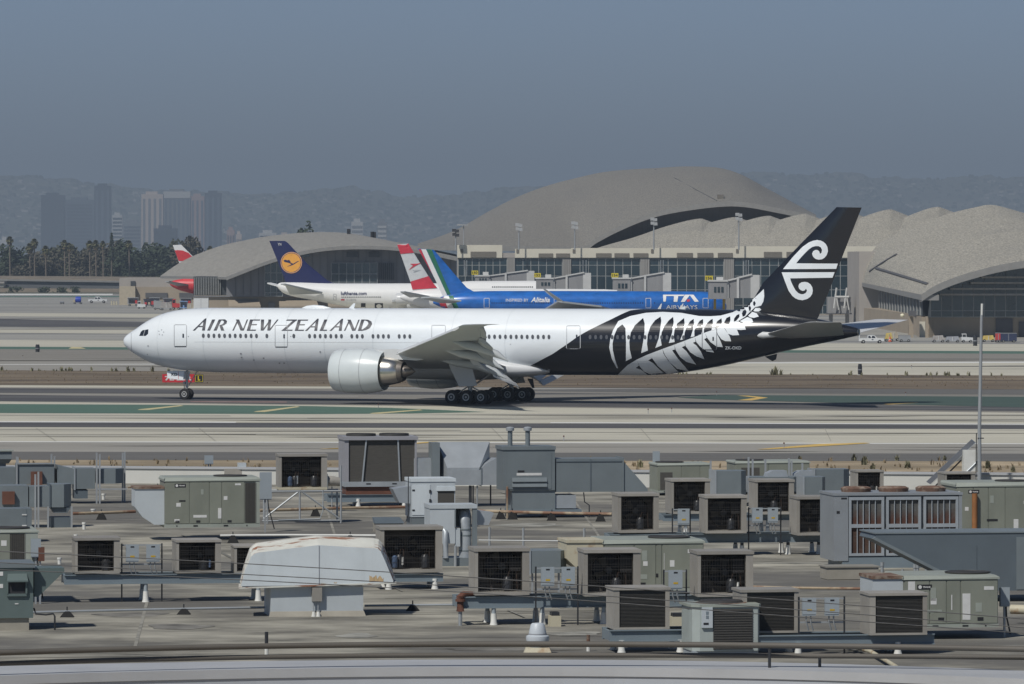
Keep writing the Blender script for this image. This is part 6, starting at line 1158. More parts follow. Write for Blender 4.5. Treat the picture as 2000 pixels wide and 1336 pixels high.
# ---- triangulated stand under the twin fan unit
u = UF(512, 668, 958, 1023, 1024, 'steel_stand', 'triangulated grey steel stand carrying the twin fan condenser', 'stand'); w_, h = u.w, u.h
for nm, p, q, r in (('top_chord', (0, 0, h - .03), (w_, 0, h - .03), .03), ('bottom_chord', (0, 0, .08), (w_, 0, .08), .025), ('upright', (w_ - .03, 0, 0), (w_ - .03, 0, h + .7), .03), ('upright', (.15, 0, 0), (.15, 0, h), .03), ('mid_post', (w_ * .47, 0, .1), (w_ * .47, 0, h), .03), ('brace', (.05, 0, .15), (w_ * .45, 0, h - .05), .028), ('brace', (w_ - .06, 0, .12), (w_ * .5, 0, h - .05), .028), ('rear_chord', (0, .9, h - .03), (w_, .9, h - .03), .03), ('rear_upright', (w_ - .03, .9, 0), (w_ - .03, .9, h), .03), ('rear_upright', (.15, .9, 0), (.15, .9, h), .03)): u.part(nm, lambda b: b.cyl(p, q, r, m_steel, 6))
u.part('conduit', lambda b: b.tube([(w_ * .76, -.03, h), (w_ * .76, -.03, .35), (w_ * .72, -.03, .13), (w_ * .2, -.03, .1)], .015, m_elec, 6), smooth=True)
u = UF(641, 668, 926, 948, 1000, 'tan_elbow', 'tan round duct stub beside the twin fan unit', 'duct'); u.part('stub', lambda b: b.tube([(-.05, .3, .12), (.2, .3, .12), (.4, .32, .08)], [.16, .15, .13], m_tanc, 14), smooth=True); u.part('flange', lambda b: b.box(-.04, 0, .08, .52, -.1, .34, m_slate)); u.part('hanger', lambda b: b.cyl((.15, .3, -.05), (.15, .3, -u.zb), .02, m_steel, 6))
# ---- galvanised hood, its duct and the unit with two flues
u = UF(860, 966, 865, 947, 990, 'galvanised_hood', 'bright galvanised intake hood sloping towards the roof beside the unit with two flues', 'hood'); Z = u.lz; X = u.lx
u.part('hood_face', lambda b: b.add([(X(862), .9, Z(865)), (X(965), .9, Z(865)), (X(937), .05, Z(914)), (X(874), .05, Z(914)), (X(862), .9, Z(945)), (X(965), .9, Z(898)), (X(937), .05, Z(917)), (X(874), .05, Z(945))], [(0, 3, 2, 1), (1, 2, 6, 5), (0, 4, 7, 3), (3, 7, 6, 2)], m_galv)); u.part('side_plate', lambda b: b.box(X(846), X(861), .2, 1.0, Z(938), Z(865), m_slate)); u.part('lower_duct', lambda b: b.box(X(882), X(940), .02, .9, Z(948), Z(918), m_galv))
u.part('elbow', lambda b: b.plate([(X(940.5), .03, Z(948)), (X(940.5), .03, Z(915)), (X(950), .03, Z(906)), (X(968), .03, Z(896)), (X(983), .03, Z(897)), (X(983), .03, Z(948))], (0, .85, 0), m_galv)); u.part('duct_stub', lambda b: b.box(X(813), X(846), .5, 1.0, Z(934), Z(896), m_galv)); u.part('flange', lambda b: b.box(X(939.4), X(941), .0, .92, Z(950), Z(913), m_slate))
for px in (918, 933, 965, 921, 925): u.part('leg', lambda b: b.cyl((X(px), .1 if px != 965 else .7, Z(949)), (X(px), .1 if px != 965 else .7, -u.zb), .025, m_comp if px != 933 else m_steel, 6))
u = UF(983, 1084, 872, 958, 1012, 'flue_unit', 'blue grey heating unit with two capped flues and a wide duct', 'rooftop unit'); Z = u.lz; X = u.lx; w_, h = u.w, u.h
u.part('cabinet', lambda b: b.box(0, w_, 0, 1.3, 0, h * .92, m_slate)); u.part('lid', lambda b: b.box(-.03, w_ + .02, -.03, 1.33, h * .92, h, m_slate)); dr = u.part('front_panel', lambda b: b.box(w_ * .09, w_ * .93, -.012, 0, .04, h * .86, m_slate)); u.part('label_strip', lambda b: b.box(X(1009), X(1058), -.018, -.013, Z(929), Z(924), m_label), dr); u.part('maker_plate', lambda b: b.box(X(1011), X(1024), -.018, -.013, Z(923), Z(919), m_blk), dr)
for a in (933, 943): u.part('louvre', lambda b: b.plate([(X(1000), -.06, Z(a + 8)), (X(1068), -.06, Z(a + 8)), (X(1068), -.012, Z(a)), (X(1000), -.012, Z(a))], (0, .012, -.02), m_slate), dr)
for px in (1002.5, 1037): fl = u.part('flue', lambda b: b.cyl((X(px), .6, h), (X(px), .6, h + .46), .07, m_slate, 14), smooth=True); u.part('flue_cap', lambda b: b.lathe([(.07, h + .43), (.12, h + .44), (.125, h + .52), (.08, h + .55), (.01, h + .56)], m_galv, 16, (X(px), .6, 0)), fl, True)
u.part('plenum', lambda b: b.box(X(1000), X(1085), .05, 1.2, Z(996), -.001, m_slate)); u.part('plenum_stub', lambda b: b.box(X(1085), X(1126), .1, 1.1, Z(994), Z(968), m_galv)); u.part('base_channel', lambda b: b.box(X(998), X(1136), 0, 1.2, Z(1002), Z(996), m_beam))
for px in (1004, 1076): u.part('foot', lambda b: b.box(X(px) - .1, X(px) + .1, .05, 1.1, -u.zb, Z(1002) - .002, m_comp))
dk = u.part('side_duct', lambda b: b.box(X(1086), X(1217), .05, 1.2, Z(962), Z(897), m_slate)); u.part('duct_flange', lambda b: b.box(X(1216), X(1219), .02, 1.22, Z(963), Z(895), m_slate), dk); u.part('duct_top_trim', lambda b: b.box(X(1086) + .01, X(1216) - .01, .03, .06, Z(903), Z(901), m_dslate), dk); u.part('duct_seam', lambda b: b.box(X(1153), X(1155), .035, .05, Z(961), Z(898), m_dslate), dk)
u.part('duct_taper', lambda b: b.plate([(X(1219), .06, Z(903)), (X(1266), .06, Z(957)), (X(1266), .06, Z(962)), (X(1219), .06, Z(962))], (0, 1.1, 0), m_slate)); u.part('flex_conduit', lambda b: b.tube([(X(1141), .1, Z(963)), (X(1143), .1, Z(982)), (X(1152), .1, Z(988)), (X(1152), .1, -u.zb)], .018, m_comp, 6), smooth=True); u.part('gas_pipe', lambda b: b.cyl((X(990), -.08, Z(950)), (X(990), -.08, -u.zb), .03, m_rpipe, 8))
# ---- pale air handler
u = UF(803, 889, 936, 1010, 1032, 'air_handler', 'pale grey air handler with hinged door and wedge hood', 'air handler'); Z = u.lz; X = u.lx; w_, h = u.w, u.h
u.part('cabinet', lambda b: b.box(0, w_, 0, 1.2, 0, h * .93, m_ahu)); u.part('lid', lambda b: b.box(-.02, w_ + .02, -.02, 1.22, h * .93, h + .02, m_fwhite)); dr = u.part('door', lambda b: b.box(X(805), X(840), -.014, 0, Z(1006), Z(947), m_fwhite)); u.part('louvre', lambda b: b.box(X(855), X(887), -.008, 0, Z(984), Z(960), m_coil)); u.part('louvre_hood', lambda b: b.box(X(853), X(889), -.05, 0, Z(959), Z(951), m_fwhite)); u.part('base', lambda b: b.box(.02, w_ * .6, .02, 1.1, -u.zb, -.001, m_slate))
for a in (956, 995): u.part('hinge', lambda b: b.box(X(805), X(810), -.024, -.0145, Z(a + 3), Z(a), m_comp), dr)
for a in (957, 975): u.part('handle', lambda b: b.box(X(838), X(842), -.03, -.0145, Z(a + 6), Z(a), m_comp), dr)
u.part('wedge_hood', lambda b: b.plate([(X(768), .1, Z(955)), (-.005, .1, Z(950)), (-.005, .1, Z(984)), (X(781), .1, Z(982))], (0, .8, 0), m_galv)); u.part('conduit', lambda b: b.tube([(X(797), -.05, Z(930)), (X(797), -.05, Z(1005)), (X(792), -.05, Z(1018)), (X(786), -.05, Z(1022))], .014, m_comp, 6), smooth=True)
u = UF(840, 932, 986, 1062, 1106, 'duct_plenum', 'pale grey duct box with a round elbow dropping to the roof', 'duct'); Z = u.lz; X = u.lx; w_, h = u.w, u.h
u.part('box', lambda b: b.box(0, X(889), 0, 1.0, 0, h * .9, m_ahu)); u.part('lid', lambda b: b.box(-.015, w_, -.02, 1.0, h * .9, h, m_ahu)); u.part('front_leg_panel', lambda b: b.box(X(923), X(932), 0, .1, Z(1072), h * .9, m_slate)); u.part('recess_back', lambda b: b.box(X(889), X(923), .5, .9, Z(1030), h * .9, m_slate)); u.part('flange', lambda b: b.box(X(887.5), X(890), -.02, .4, Z(1030), h * .9, m_slate))
u.part('round_duct', lambda b: b.tube([(X(911), .55, Z(1004)), (X(911), .4, Z(1003)), (X(911), .28, Z(1008)), (X(911), .22, Z(1020)), (X(911), .22, Z(1040)), (X(911), .22, Z(1090))], .155, m_galv, 20), smooth=True)
for a in (1036, 1048, 1078): u.part('duct_band', lambda b: b.cyl((X(911), .22, Z(a)), (X(911), .22, Z(a) + .03), .162, m_slate, 20))
u.part('small_duct', lambda b: b.tube([(X(866), .1, Z(1032)), (X(870), .0, Z(1040)), (X(870), -.04, Z(1060)), (X(870), -.04, Z(1090))], .07, m_galv, 14), smooth=True); u.part('curb', lambda b: b.box(X(862), X(930), -.05, .9, -u.zb, Z(1090), m_slate)); u.part('pedestal', lambda b: b.cyl((X(888), -.12, Z(1066)), (X(888), -.12, -u.zb), .035, m_steel, 8)); u.part('side_wedge', lambda b: b.plate([(X(933), .2, Z(998)), (X(967), .2, Z(1003)), (X(957), .2, Z(1027)), (X(933), .2, Z(1027))], (0, .6, 0), m_galv)); u.part('grey_riser', lambda b: b.box(X(889), X(899), .02, .12, Z(1068), Z(1032), m_ahu))
# ---- white arched exhaust hood
u = UF(467, 774, 1051, 1143, 1206, 'arched_exhaust_hood', 'white arched exhaust hood streaked with rust on a square grey curb', 'exhaust hood'); Z = u.lz; X = u.lx; h = u.h
ou = [(468, 1141), (476, 1108), (487, 1076), (493, 1069), (500, 1064.5), (560, 1057), (617, 1051), (680, 1054), (730, 1056.5), (740, 1058.5), (748, 1067), (760, 1098), (773, 1136)]; inn = [(471, 1141), (479, 1112), (491, 1086), (497, 1081), (505, 1078.5), (560, 1072), (622, 1065), (680, 1069), (730, 1072), (738, 1074), (744, 1079), (755, 1104), (768, 1136)]
u.part('hood_shell', lambda b: b.grid([[(X(x) + .13, 1.2, Z(y) - .02) for x, y in ou], [(X(x) + .07, .55, Z(y)) for x, y in ou], [(X(x), .0, Z(y + 1)) for x, y in inn]], m_rustw)); fc_ = u.part('front_face', lambda b: b.poly([(X(x), .0, Z(y + 1)) for x, y in inn] + [(X(768), 0, Z(1143)), (X(471), 0, Z(1145))], m_fwhite))
u.part('bottom_lip', lambda b: b.plate([(X(466), -.015, Z(1147)), (X(774), -.015, Z(1140)), (X(774), -.015, Z(1143)), (X(466), -.015, Z(1150))], (.13, 1.2, 0), m_rustw)); u.part('seam', lambda b: b.box(X(622.4), X(623.6), -.012, -.001, Z(1144), Z(1067), m_line), fc_)
for px, py, sx_, sz_ in ((735, 1139, .3, .14), (632, 1143, .1, .03), (655, 1141, .06, .03)):
    def stain(b, px=px, py=py, sx_=sx_, sz_=sz_):
        n = 16; top = [sz_ * random.uniform(.35, 1) for _ in range(n + 1)]; v = [(X(px) - sx_ / 2 + sx_ * k / n, -.004, Z(py) ) for k in range(n + 1)] + [(X(px) - sx_ / 2 + sx_ * k / n, -.004, Z(py) + top[k]) for k in range(n, -1, -1)]; b.poly(v, mat('rust_streak', (.50, .36, .2), .7, var=.3, scale=9, stretch=(3, 1, .4)))
    u.part('rust_streak', stain, fc_)
cb = u.part('curb', lambda b: b.box(X(530), X(711), .12, 1.35, -u.zb, Z(1147) - .002, m_ahu)); u.part('curb_flashing', lambda b: b.plate([(X(526), .04, -u.zb), (X(715), .04, -u.zb), (X(712), .11, -u.zb + .1), (X(529), .11, -u.zb + .1)], (0, .01, .01), m_curb), cb); u.part('junction_box', lambda b: b.box(X(610), X(629), .0, .115, Z(1176), Z(1149), m_tanc), cb)
for px in (613, 622): u.part('conduit', lambda b: b.cyl((X(px), .06, Z(1176)), (X(px), .06, -u.zb + .02), .014, m_galv, 6), cb); u.part('conduit_boot', lambda b: b.lathe([(.05, -u.zb), (.03, -u.zb + .1)], m_pvc, 10, (X(px), .02, 0)), cb)
# ---- rusting chiller
u = UF(1657, 1879, 968, 1086, 1110, 'rusting_chiller', 'long grey chiller with rust stained coil bays and rusty top fans', 'chiller'); Z = u.lz; X = u.lx; w_, h = u.w, u.h; d = 1.6
u.part('end_cabinet', lambda b: b.box(X(1629) - .0, -.003, .0, d, -.12, h, m_chil)); u.part('top_deck', lambda b: b.box(X(1629) - .02, w_ + .02, -.02, d + .02, h, h + .06, m_chil)); u.part('base_beam', lambda b: b.box(X(1645), w_, .02, d, -u.zb, -.04, m_beam)); u.part('core', lambda b: b.box(0, w_, .12, d, -.039, h, m_chil)); u.part('end_post', lambda b: b.box(X(1873), w_, 0, .119, 0, h - .001, m_chil))
for a, b_ in ((1658, 1727), (1731, 1799), (1804, 1872)):
    fr_ = u.part('bay_frame', lambda b: (b.box(X(a), X(b_), 0, .1, Z(977), Z(971), m_galv), b.box(X(a), X(b_), 0, .1, Z(1031), Z(1024), m_galv), b.box(X(a), X(b_), 0, .1, Z(1086), Z(1081), m_galv), b.box(X(a), X(a + 5), .001, .1, Z(1081), Z(977), m_galv), b.box(X(b_ - 5), X(b_), .001, .1, Z(1081), Z(977), m_galv)))
    for (y0, y1) in ((977, 1024), (1031, 1081)):
        mb = MB(); mb.box(X(a + 5), X(b_ - 5), .06, .1, 0, Z(y0) - Z(y1), m_rcoil if y0 < 1000 else m_rcoil2); cp = mb.build('coil_panel', fr_, loc=(0, 0, Z(y1)))
        for k in range(1, 5): x = X(a + 5) + (X(b_ - 5) - X(a + 5)) * k / 5; mb = MB(); mb.box(x - .009, x + .009, .02, .06, Z(y1) , Z(y0), m_galv); mb.build('coil_bar', fr_)
for k in (.13, .46, .79): u.part('fan_guard', lambda b: (b.lathe([(.36, h + .06), (.38, h + .15), (.3, h + .19), (.02, h + .2)], m_rust, 24, (w_ * k, d * .5, 0), caps=False)), smooth=True)
u.part('control_mark', lambda b: b.box(X(1634), X(1640), -.006, 0, Z(1003), Z(998), m_blk)); u.part('name_mark', lambda b: b.box(X(1643), X(1654), -.006, 0, Z(975), Z(972), m_blk))
# ---- large dark duct
u = UF(1712, 2040, 1041, 1155, 1178, 'large_dark_duct', 'large dark blue grey duct with sloping underside crossing the roof', 'duct'); Z = u.lz; X = u.lx
u.part('shell', lambda b: b.plate([(X(1712), 0, Z(1043)), (X(2040), 0, Z(1043)), (X(2040), 0, Z(1156)), (X(1868), 0, Z(1156)), (X(1853), 0, Z(1128)), (X(1708), 0, Z(1053))], (0, 1.5, 0), m_dslate)); u.part('top_plate', lambda b: b.box(X(1708), X(2040), -.02, 1.52, Z(1043) + .001, Z(1040.5), m_slate)); u.part('slope_flange', lambda b: b.plate([(X(1703), -.06, Z(1052)), (X(1709), -.06, Z(1049)), (X(1860), -.06, Z(1127)), (X(1855), -.06, Z(1131))], (0, .1, 0), m_slate)); u.part('seam', lambda b: b.box(X(1905), X(1907.5), -.012, -.001, Z(1154), Z(1066), m_dslate)); u.part('end_panel', lambda b: b.box(X(1985), X(2040), -.015, -.001, Z(1154), Z(1051), m_slate))
for px in (1900, 1975): u.part('leg', lambda b: b.cyl((X(px), .5, Z(1156)), (X(px), .5, -u.zb), .05, m_steel, 8))
# ---- ductwork at the left
u = UF(34, 106, 907, 946, 985, 'fan_box', 'slate fan box with brown motor cover and square ducts by the parapet', 'duct'); Z = u.lz; X = u.lx
u.part('fan_casing', lambda b: b.box(0, u.w, 0, 1.1, 0, u.h, m_slate)); u.part('motor_cover', lambda b: b.box(X(60), X(82), -.16, -.001, Z(947), Z(921), m_brown)); u.part('left_duct', lambda b: b.box(X(-40), X(31), .05, 1.0, Z(946), Z(913), m_slate)); u.part('transition', lambda b: b.plate([(X(112), .05, Z(909)), (X(145), .05, Z(917)), (X(145), .05, Z(947)), (X(112), .05, Z(945))], (0, .9, 0), m_slate)); u.part('duct_run', lambda b: b.box(X(148), X(186), .06, 1.0, Z(956), Z(916), m_slate))
u.part('corner_duct', lambda b: b.plate([(X(190), .06, 0), (X(226), .06, 0), (X(244), .45, 0), (X(244), 1.0, 0), (X(190), 1.0, 0)], (0, 0, Z(917) - 0), m_slate)); u.part('flange', lambda b: b.box(X(145), X(147.5), .02, 1.0, Z(958), Z(913), m_galv)); u.part('duct_shade_box', lambda b: b.box(X(146), X(172), .1, .9, Z(975), Z(958), m_dslate))  # the dark box below the duct run stands in for the shade there
for px, a, b0 in ((31, 892, 985), (38, 895, 985), (104, 890, 985), (110, 894, 985), (187, 885, 990), (193, 888, 990), (244, 888, 985), (248, 886, 985)): u.part('frame_post', lambda b: b.box(X(px), X(px) + .05, -.06 if px % 2 else 1.1, -.01 if px % 2 else 1.15, -u.zb, Z(a), m_steel))
u.part('frame_rail', lambda b: b.box(X(187), X(248), -.05, -.012, Z(958), Z(955), m_steel)); u.part('frame_rail', lambda b: b.box(X(34), X(108), -.05, -.012, u.h, u.h + .03, m_steel))
u = UF(-30, 23, 880, 906, 975, 'vent_hood', 'grey roof vent hood with an overhanging lid behind the fan box', 'vent hood'); u.part('lid', lambda b: b.box(-.05, u.w + .06, -.06, 1.0, u.h * .93, u.h, m_sagel)); u.part('body', lambda b: b.box(0, u.w, 0, .9, u.h * .35, u.h * .93, m_slate)); u.part('skirt', lambda b: b.plate([(0, 0, u.h * .35), (u.w, 0, u.h * .35), (u.w * .9, .15, 0), (0, .15, 0)], (0, .7, 0), m_slate)); u.part('stack', lambda b: b.box(.1, u.w * .8, .2, .8, -u.zb, 0, m_slate))
u = UF(-30, 55, 949, 992, 1032, 'duct_run', 'slate duct with brown motor cover on posts beside the slate cabinet', 'duct'); Z = u.lz; X = u.lx
u.part('fan_casing', lambda b: b.box(0, u.w, 0, 1.0, 0, u.h, m_slate)); u.part('motor_cover', lambda b: b.box(X(4), X(28), -.16, -.001, Z(985), Z(960), m_brown)); u.part('duct_run', lambda b: b.box(X(57), X(96), .03, .9, Z(991), Z(951), m_slate)); u.part('corner_duct', lambda b: b.plate([(X(98), .02, Z(992)), (X(125), .02, Z(992)), (X(141), .4, Z(992)), (X(141), .95, Z(992)), (X(98), .95, Z(992))], (0, 0, Z(947) - Z(992)), m_slate)); u.part('boot_under', lambda b: b.plate([(X(99), .1, Z(993)), (X(139), .1, Z(993)), (X(132), .1, Z(1003)), (X(106), .1, Z(1003))], (0, .7, 0), m_dslate)); u.part('roof_curb', lambda b: b.box(X(100), X(140), .1, .9, -u.zb, Z(1012), m_dslate)); u.part('flange', lambda b: b.box(X(96), X(98.5), -.02, .95, Z(993), Z(946), m_dslate))
for px, a, b0 in ((67, 927, 1031), (73, 922, 1025), (92, 990, 1020), (138, 990, 1024)): u.part('frame_post', lambda b: b.box(X(px), X(px) + .05, -.06, -.01, -u.zb, Z(a), m_steel))
u = UF(-30, 62, 994, 1036, 1060, 'slate_cabinet', 'slate cabinet with white latches below the fan box ducts', 'cabinet'); Z = u.lz; X = u.lx; u.part('body', lambda b: b.box(0, u.w, 0, .9, -u.zb, u.h, m_slate))
for a in (1005, 1026): u.part('latch', lambda b: b.box(X(43), X(52), -.02, -.001, Z(a + 2), Z(a), m_label))
u.part('door_seam', lambda b: b.box(X(51), X(52.5), -.004, -.0005, .02, u.h - .02, m_dslate))
u = UF(-40, 65, 1101, 1208, 1232, 'green_air_unit', 'dark green air unit with louvred hood and wedge intake on a pale curb', 'air unit'); Z = u.lz; X = u.lx; m_dg = mat('dark_green_cabinet', (.105, .14, .135), .5, var=.08, scale=1.5, stain=.3, stain_col=(.08, .105, .1), stain_scale=1); w_, h = u.w, u.h
u.part('cabinet', lambda b: b.box(0, w_, 0, 1.4, 0, h * .92, m_dg)); u.part('lid', lambda b: b.box(-.02, w_ + .04, -.04, 1.44, h * .92, h, m_slate)); u.part('curb', lambda b: b.box(0, X(57), .06, 1.3, -u.zb, -.001, m_curb)); hd = u.part('louvre_hood', lambda b: b.plate([(X(13), -.14, Z(1134)), (X(54), -.14, Z(1134)), (X(52), -.001, Z(1121)), (X(15), -.001, Z(1121))], (0, .0, -.03), m_dg)); u.part('louvre_opening', lambda b: b.box(X(16), X(49), -.02, -.001, Z(1160), Z(1135), m_dark)); u.part('louvre_frame', lambda b: b.box(X(13), X(52), -.05, -.001, Z(1165), Z(1160), m_dg)); u.part('frame_side', lambda b: b.box(X(49.5), X(53), -.06, -.001, Z(1160), Z(1133), m_dg)); u.part('frame_side', lambda b: b.box(X(13), X(15.8), -.06, -.001, Z(1160), Z(1133), m_dg)); u.part('latch', lambda b: b.box(X(29), X(36), -.012, -.001, Z(1181), Z(1179), m_label))
u.part('wedge_intake', lambda b: b.plate([(X(68), .2, Z(1112)), (X(127), .2, Z(1112)), (X(127), .2, Z(1119)), (X(76), .2, Z(1168)), (X(68), .2, Z(1168))], (0, .9, 0), m_dg))
for yy in (1117, 1141): u.part('sticker', lambda b: b.box(X(-4), X(6), -.008, -.001, Z(yy + 8), Z(yy), m_label))
u.part('hose', lambda b: b.tube([(X(67), .1, Z(1190)), (X(70), .0, Z(1200)), (X(90), .0, Z(1202)), (X(104), .0, Z(1200)), (X(107), .0, Z(1205)), (X(107), 0, -u.zb)], .02, m_comp, 6), smooth=True)
# ---- slate ducts at the back right
for x0, x1, yt, yb, ft, lab, mm in ((1398, 1460, 920, 968, 990, 'slate duct box with a pale rounded transition', m_slate), (1570, 1615, 932, 972, 990, 'upright slate duct box beside the second row condensers', m_slate), (1591, 1662, 917, 958, 976, 'long slate duct by the white parapet', m_slate), (1035, 1110, 1076, 1120, 1190, 'slate duct behind the twin switch boxes', m_slate), (1462, 1572, 932, 960, 985, 'low slate duct under the pale duct cone', m_slate)):
    u = UF(x0, x1, yt, yb, ft, 'square_duct', lab, 'duct'); u.part('duct', lambda b: b.plate([(0, 0, 0), (u.w * .8, 0, 0), (u.w, .25, 0), (u.w, 1.0, 0), (0, 1.0, 0)], (0, 0, u.h), mm)); u.part('flange', lambda b: b.box(-.02, .02, -.02, 1.0, -.02, u.h + .02, m_galv)); u.part('support', lambda b: b.box(.05, .09, .1, .14, -u.zb, 0, m_steel)); u.part('support', lambda b: b.box(u.w * .75, u.w * .75 + .04, .1, .14, -u.zb, 0, m_steel))
for x0, x1, yt, yb, ft, lab in ((1394, 1450, 935, 966, 985, 'pale rounded duct transition in front of the slate duct box'), (1496, 1538, 919, 932, 984, 'pale duct cone beside the far sage unit'), (1550, 1590, 919, 932, 980, 'second pale duct cone, nearer the upright slate duct')):
    u = UF(x0, x1, yt, yb, ft, 'duct_cone', lab, 'duct'); u.part('cone', lambda b: b.plate([(0, -.1, 0), (u.w, -.1, 0), (u.w * .93, -.1, u.h), (u.w * .3, -.1, u.h), (u.w * .04, -.1, u.h * .55)], (0, .5, 0), m_galv)); u.part('collar', lambda b: b.box(-.02, u.w + .02, -.12, .42, -.05, -.001, m_slate)); u.part('support', lambda b: b.box(u.w * .4, u.w * .4 + .04, .1, .14, -u.zb, -.051, m_steel))
for px, a, b0 in ((1462, 893, 968), (1470, 897, 968), (1388, 900, 965), (1495, 897, 965), (1541, 895, 968), (1546, 900, 968), (1567, 905, 968)):
    p = RP(px, b0 + 12); mb = MB(); mb.box(-.03, .03, -.03, .03, 0, (b0 + 12 - a) / F * p.y, m_steel); tag(mb.build('frame_post', loc=p), 'thin grey steel post among the slate ducts by the parapet', 'post', 'steel posts among the ducts')
# ---- solar panel, cabinet and mast
u = UF(1810, 1905, 862, 944, 962, 'solar_panel', 'tilted solar panel with white battery cabinet beside the tall mast', 'solar panel'); Z = u.lz; X = u.lx
u.part('panel', lambda b: b.plate([(X(1809), .0, Z(941)), (X(1817), .0, Z(946)), (X(1903), .0, Z(866)), (X(1896), .0, Z(860))], (.25, .9, 0), m_solar)); u.part('panel_edge', lambda b: b.plate([(X(1817.5), -.01, Z(947)), (X(1820), -.01, Z(945)), (X(1905), -.01, Z(866)), (X(1903), -.01, Z(866))], (.25, .9, 0), m_galv)); u.part('cabinet', lambda b: b.box(X(1880), X(1906), -.2, .1, Z(921), Z(879), m_pvc)); u.part('brace', lambda b: b.tube([(X(1816), .1, -u.zb), (X(1880), .2, Z(900))], .025, m_comp, 6)); u.part('brace', lambda b: b.tube([(X(1884), -.22, Z(922)), (X(1908), -.22, Z(899))], .025, m_galv, 6)); u.part('stand', lambda b: b.box(X(1890), X(1893), 0, .05, -u.zb, Z(921), m_steel))
p = RP(1913, 962); h = (962 - 593) / F * p.y; e = empty('antenna_mast', p, 0, 'tall thin grey mast with a pale antenna tip beside the solar panel', 'mast'); mb = MB(); mb.tube([(0, 0, 0), (0, 0, h * .35), (.07, 0, h * .94)], [.07, .06, .045], m_steel, 12); mb.build('pole', e, smooth=True); mb = MB(); mb.cyl((.07, 0, h * .9), (.085, 0, h), .04, m_pvc, 10); mb.build('antenna_tip', e, smooth=True); mb = MB(); mb.cyl((-.12, -.02, 0), (-.1, -.02, h * .315), .018, m_comp, 6); mb.build('cable_conduit', e); mb = MB(); mb.box(-.06, .14, -.06, .06, h * .285, h * .29, m_comp); mb.build('clamp', e); mb = MB(); mb.box(-.2, .2, -.2, .2, 0, .06, m_steel); mb.build('base_plate', e)
# ---- mushroom vent
p = RP(1050, 1277); k = p.y / F; e = empty('mushroom_vent', p, 0, 'white mushroom roof vent on a cream curb behind the front pipes', 'roof vent'); mb = MB(); mb.lathe([(22 * k, 25 * k), (23 * k, 30 * k), (22.5 * k, 35 * k), (17.5 * k, 37 * k), (17 * k, 42 * k), (13.5 * k, 57 * k), (11 * k, 60 * k), (.5 * k, 61 * k)], mat('vent_white', (.5, .54, .57), .45, var=.05, scale=3), 28); mb.build('cap', e, smooth=True); mb = MB(); mb.lathe([(17.8 * k, 38 * k), (17.8 * k, 40 * k)], m_line, 28); mb.build('band', e); mb = MB(); mb.lathe([(15 * k, 12 * k), (15.5 * k, 25 * k)], m_slate, 20); mb.build('neck', e); mb = MB(); mb.hexa([(-28 * k, -.25, 0), (28 * k, -.25, 0), (28 * k, .3, 0), (-28 * k, .3, 0), (-23 * k, -.2, 13 * k), (23 * k, -.2, 13 * k), (23 * k, .25, 13 * k), (-23 * k, .25, 13 * k)], m_cream2); mb.build('curb', e)
# ---- small roof fittings
for x, yt, yb, r, lab in ((164, 1020, 1034, .045, 'white capped pipe vent on open roof below the rusty pipe'), (202, 964, 976, .05, 'white capped pipe vent between the frame posts'), (182, 994, 1002, .06, 'short white pipe vent against the rusty pipe'), (148, 1044, 1052, .045, 'small white pipe vent behind the first tan condenser'), (116, 1089, 1102, .045, 'white pipe vent at the end of the beam platform'), (659, 986, 996, .04, 'white pipe stub beside the rusty pipe')):
    p = RP(x, yb); h = (yb - yt) / F * p.y; e = empty('pipe_vent', p, 0, lab, 'pipe vent'); mb = MB(); mb.cyl((0, 0, 0), (0, 0, h * .8), r, m_pvc, 12); mb.build('pipe', e, smooth=True); mb = MB(); mb.cyl((0, 0, h * .72), (0, 0, h), r * 1.3, m_pvc, 12); mb.build('cap', e, smooth=True)
def roof_pipe(pts, r, m, label, z=.2, cones=(), n=10):
    a = RP(*pts[0], z); e = wthing('roof_pipe', (a.x, a.y, ZR), label, 'pipe'); mb = MB(); mb.tube([RP(x, y, z) for x, y in pts], r, m, n); mb.build('pipe', e, smooth=True)
    for cx in cones:
        for p, q in zip(pts, pts[1:]):
            if min(p[0], q[0]) <= cx <= max(p[0], q[0]): t_ = (cx - p[0]) / (q[0] - p[0]); c = RP(cx, p[1] + (q[1] - p[1]) * t_, z); break
        mb = MB(); mb.hexa([(c.x + a_ * s_, c.y + b_ * s_, zz) for zz, s_ in ((ZR, .15), (ZR + z + r * .2, .05)) for a_, b_ in ((-1, -.8), (1, -.8), (1, .8), (-1, .8))], m_cone); mb.cyl((c.x, c.y, ZR + z), (c.x, c.y, ZR + z + .1), .016, m_comp, 6); mb.build('support_block', e)
roof_pipe([(142, 1003), (200, 1001.5), (264, 999)], .045, m_rpipe, 'rusty pipe across the roof in front of the framed ducts', .2, (198,)); roof_pipe([(507, 997), (640, 993), (800, 990)], .045, m_rpipe, 'rusty pipe passing behind the triangulated stand', .22, (616,)); roof_pipe([(935, 998), (1080, 1002), (1195, 1004)], .045, m_rpipe, 'rusty gas pipe under the unit with two flues', .22, (978, 1001, 1078, 1173))
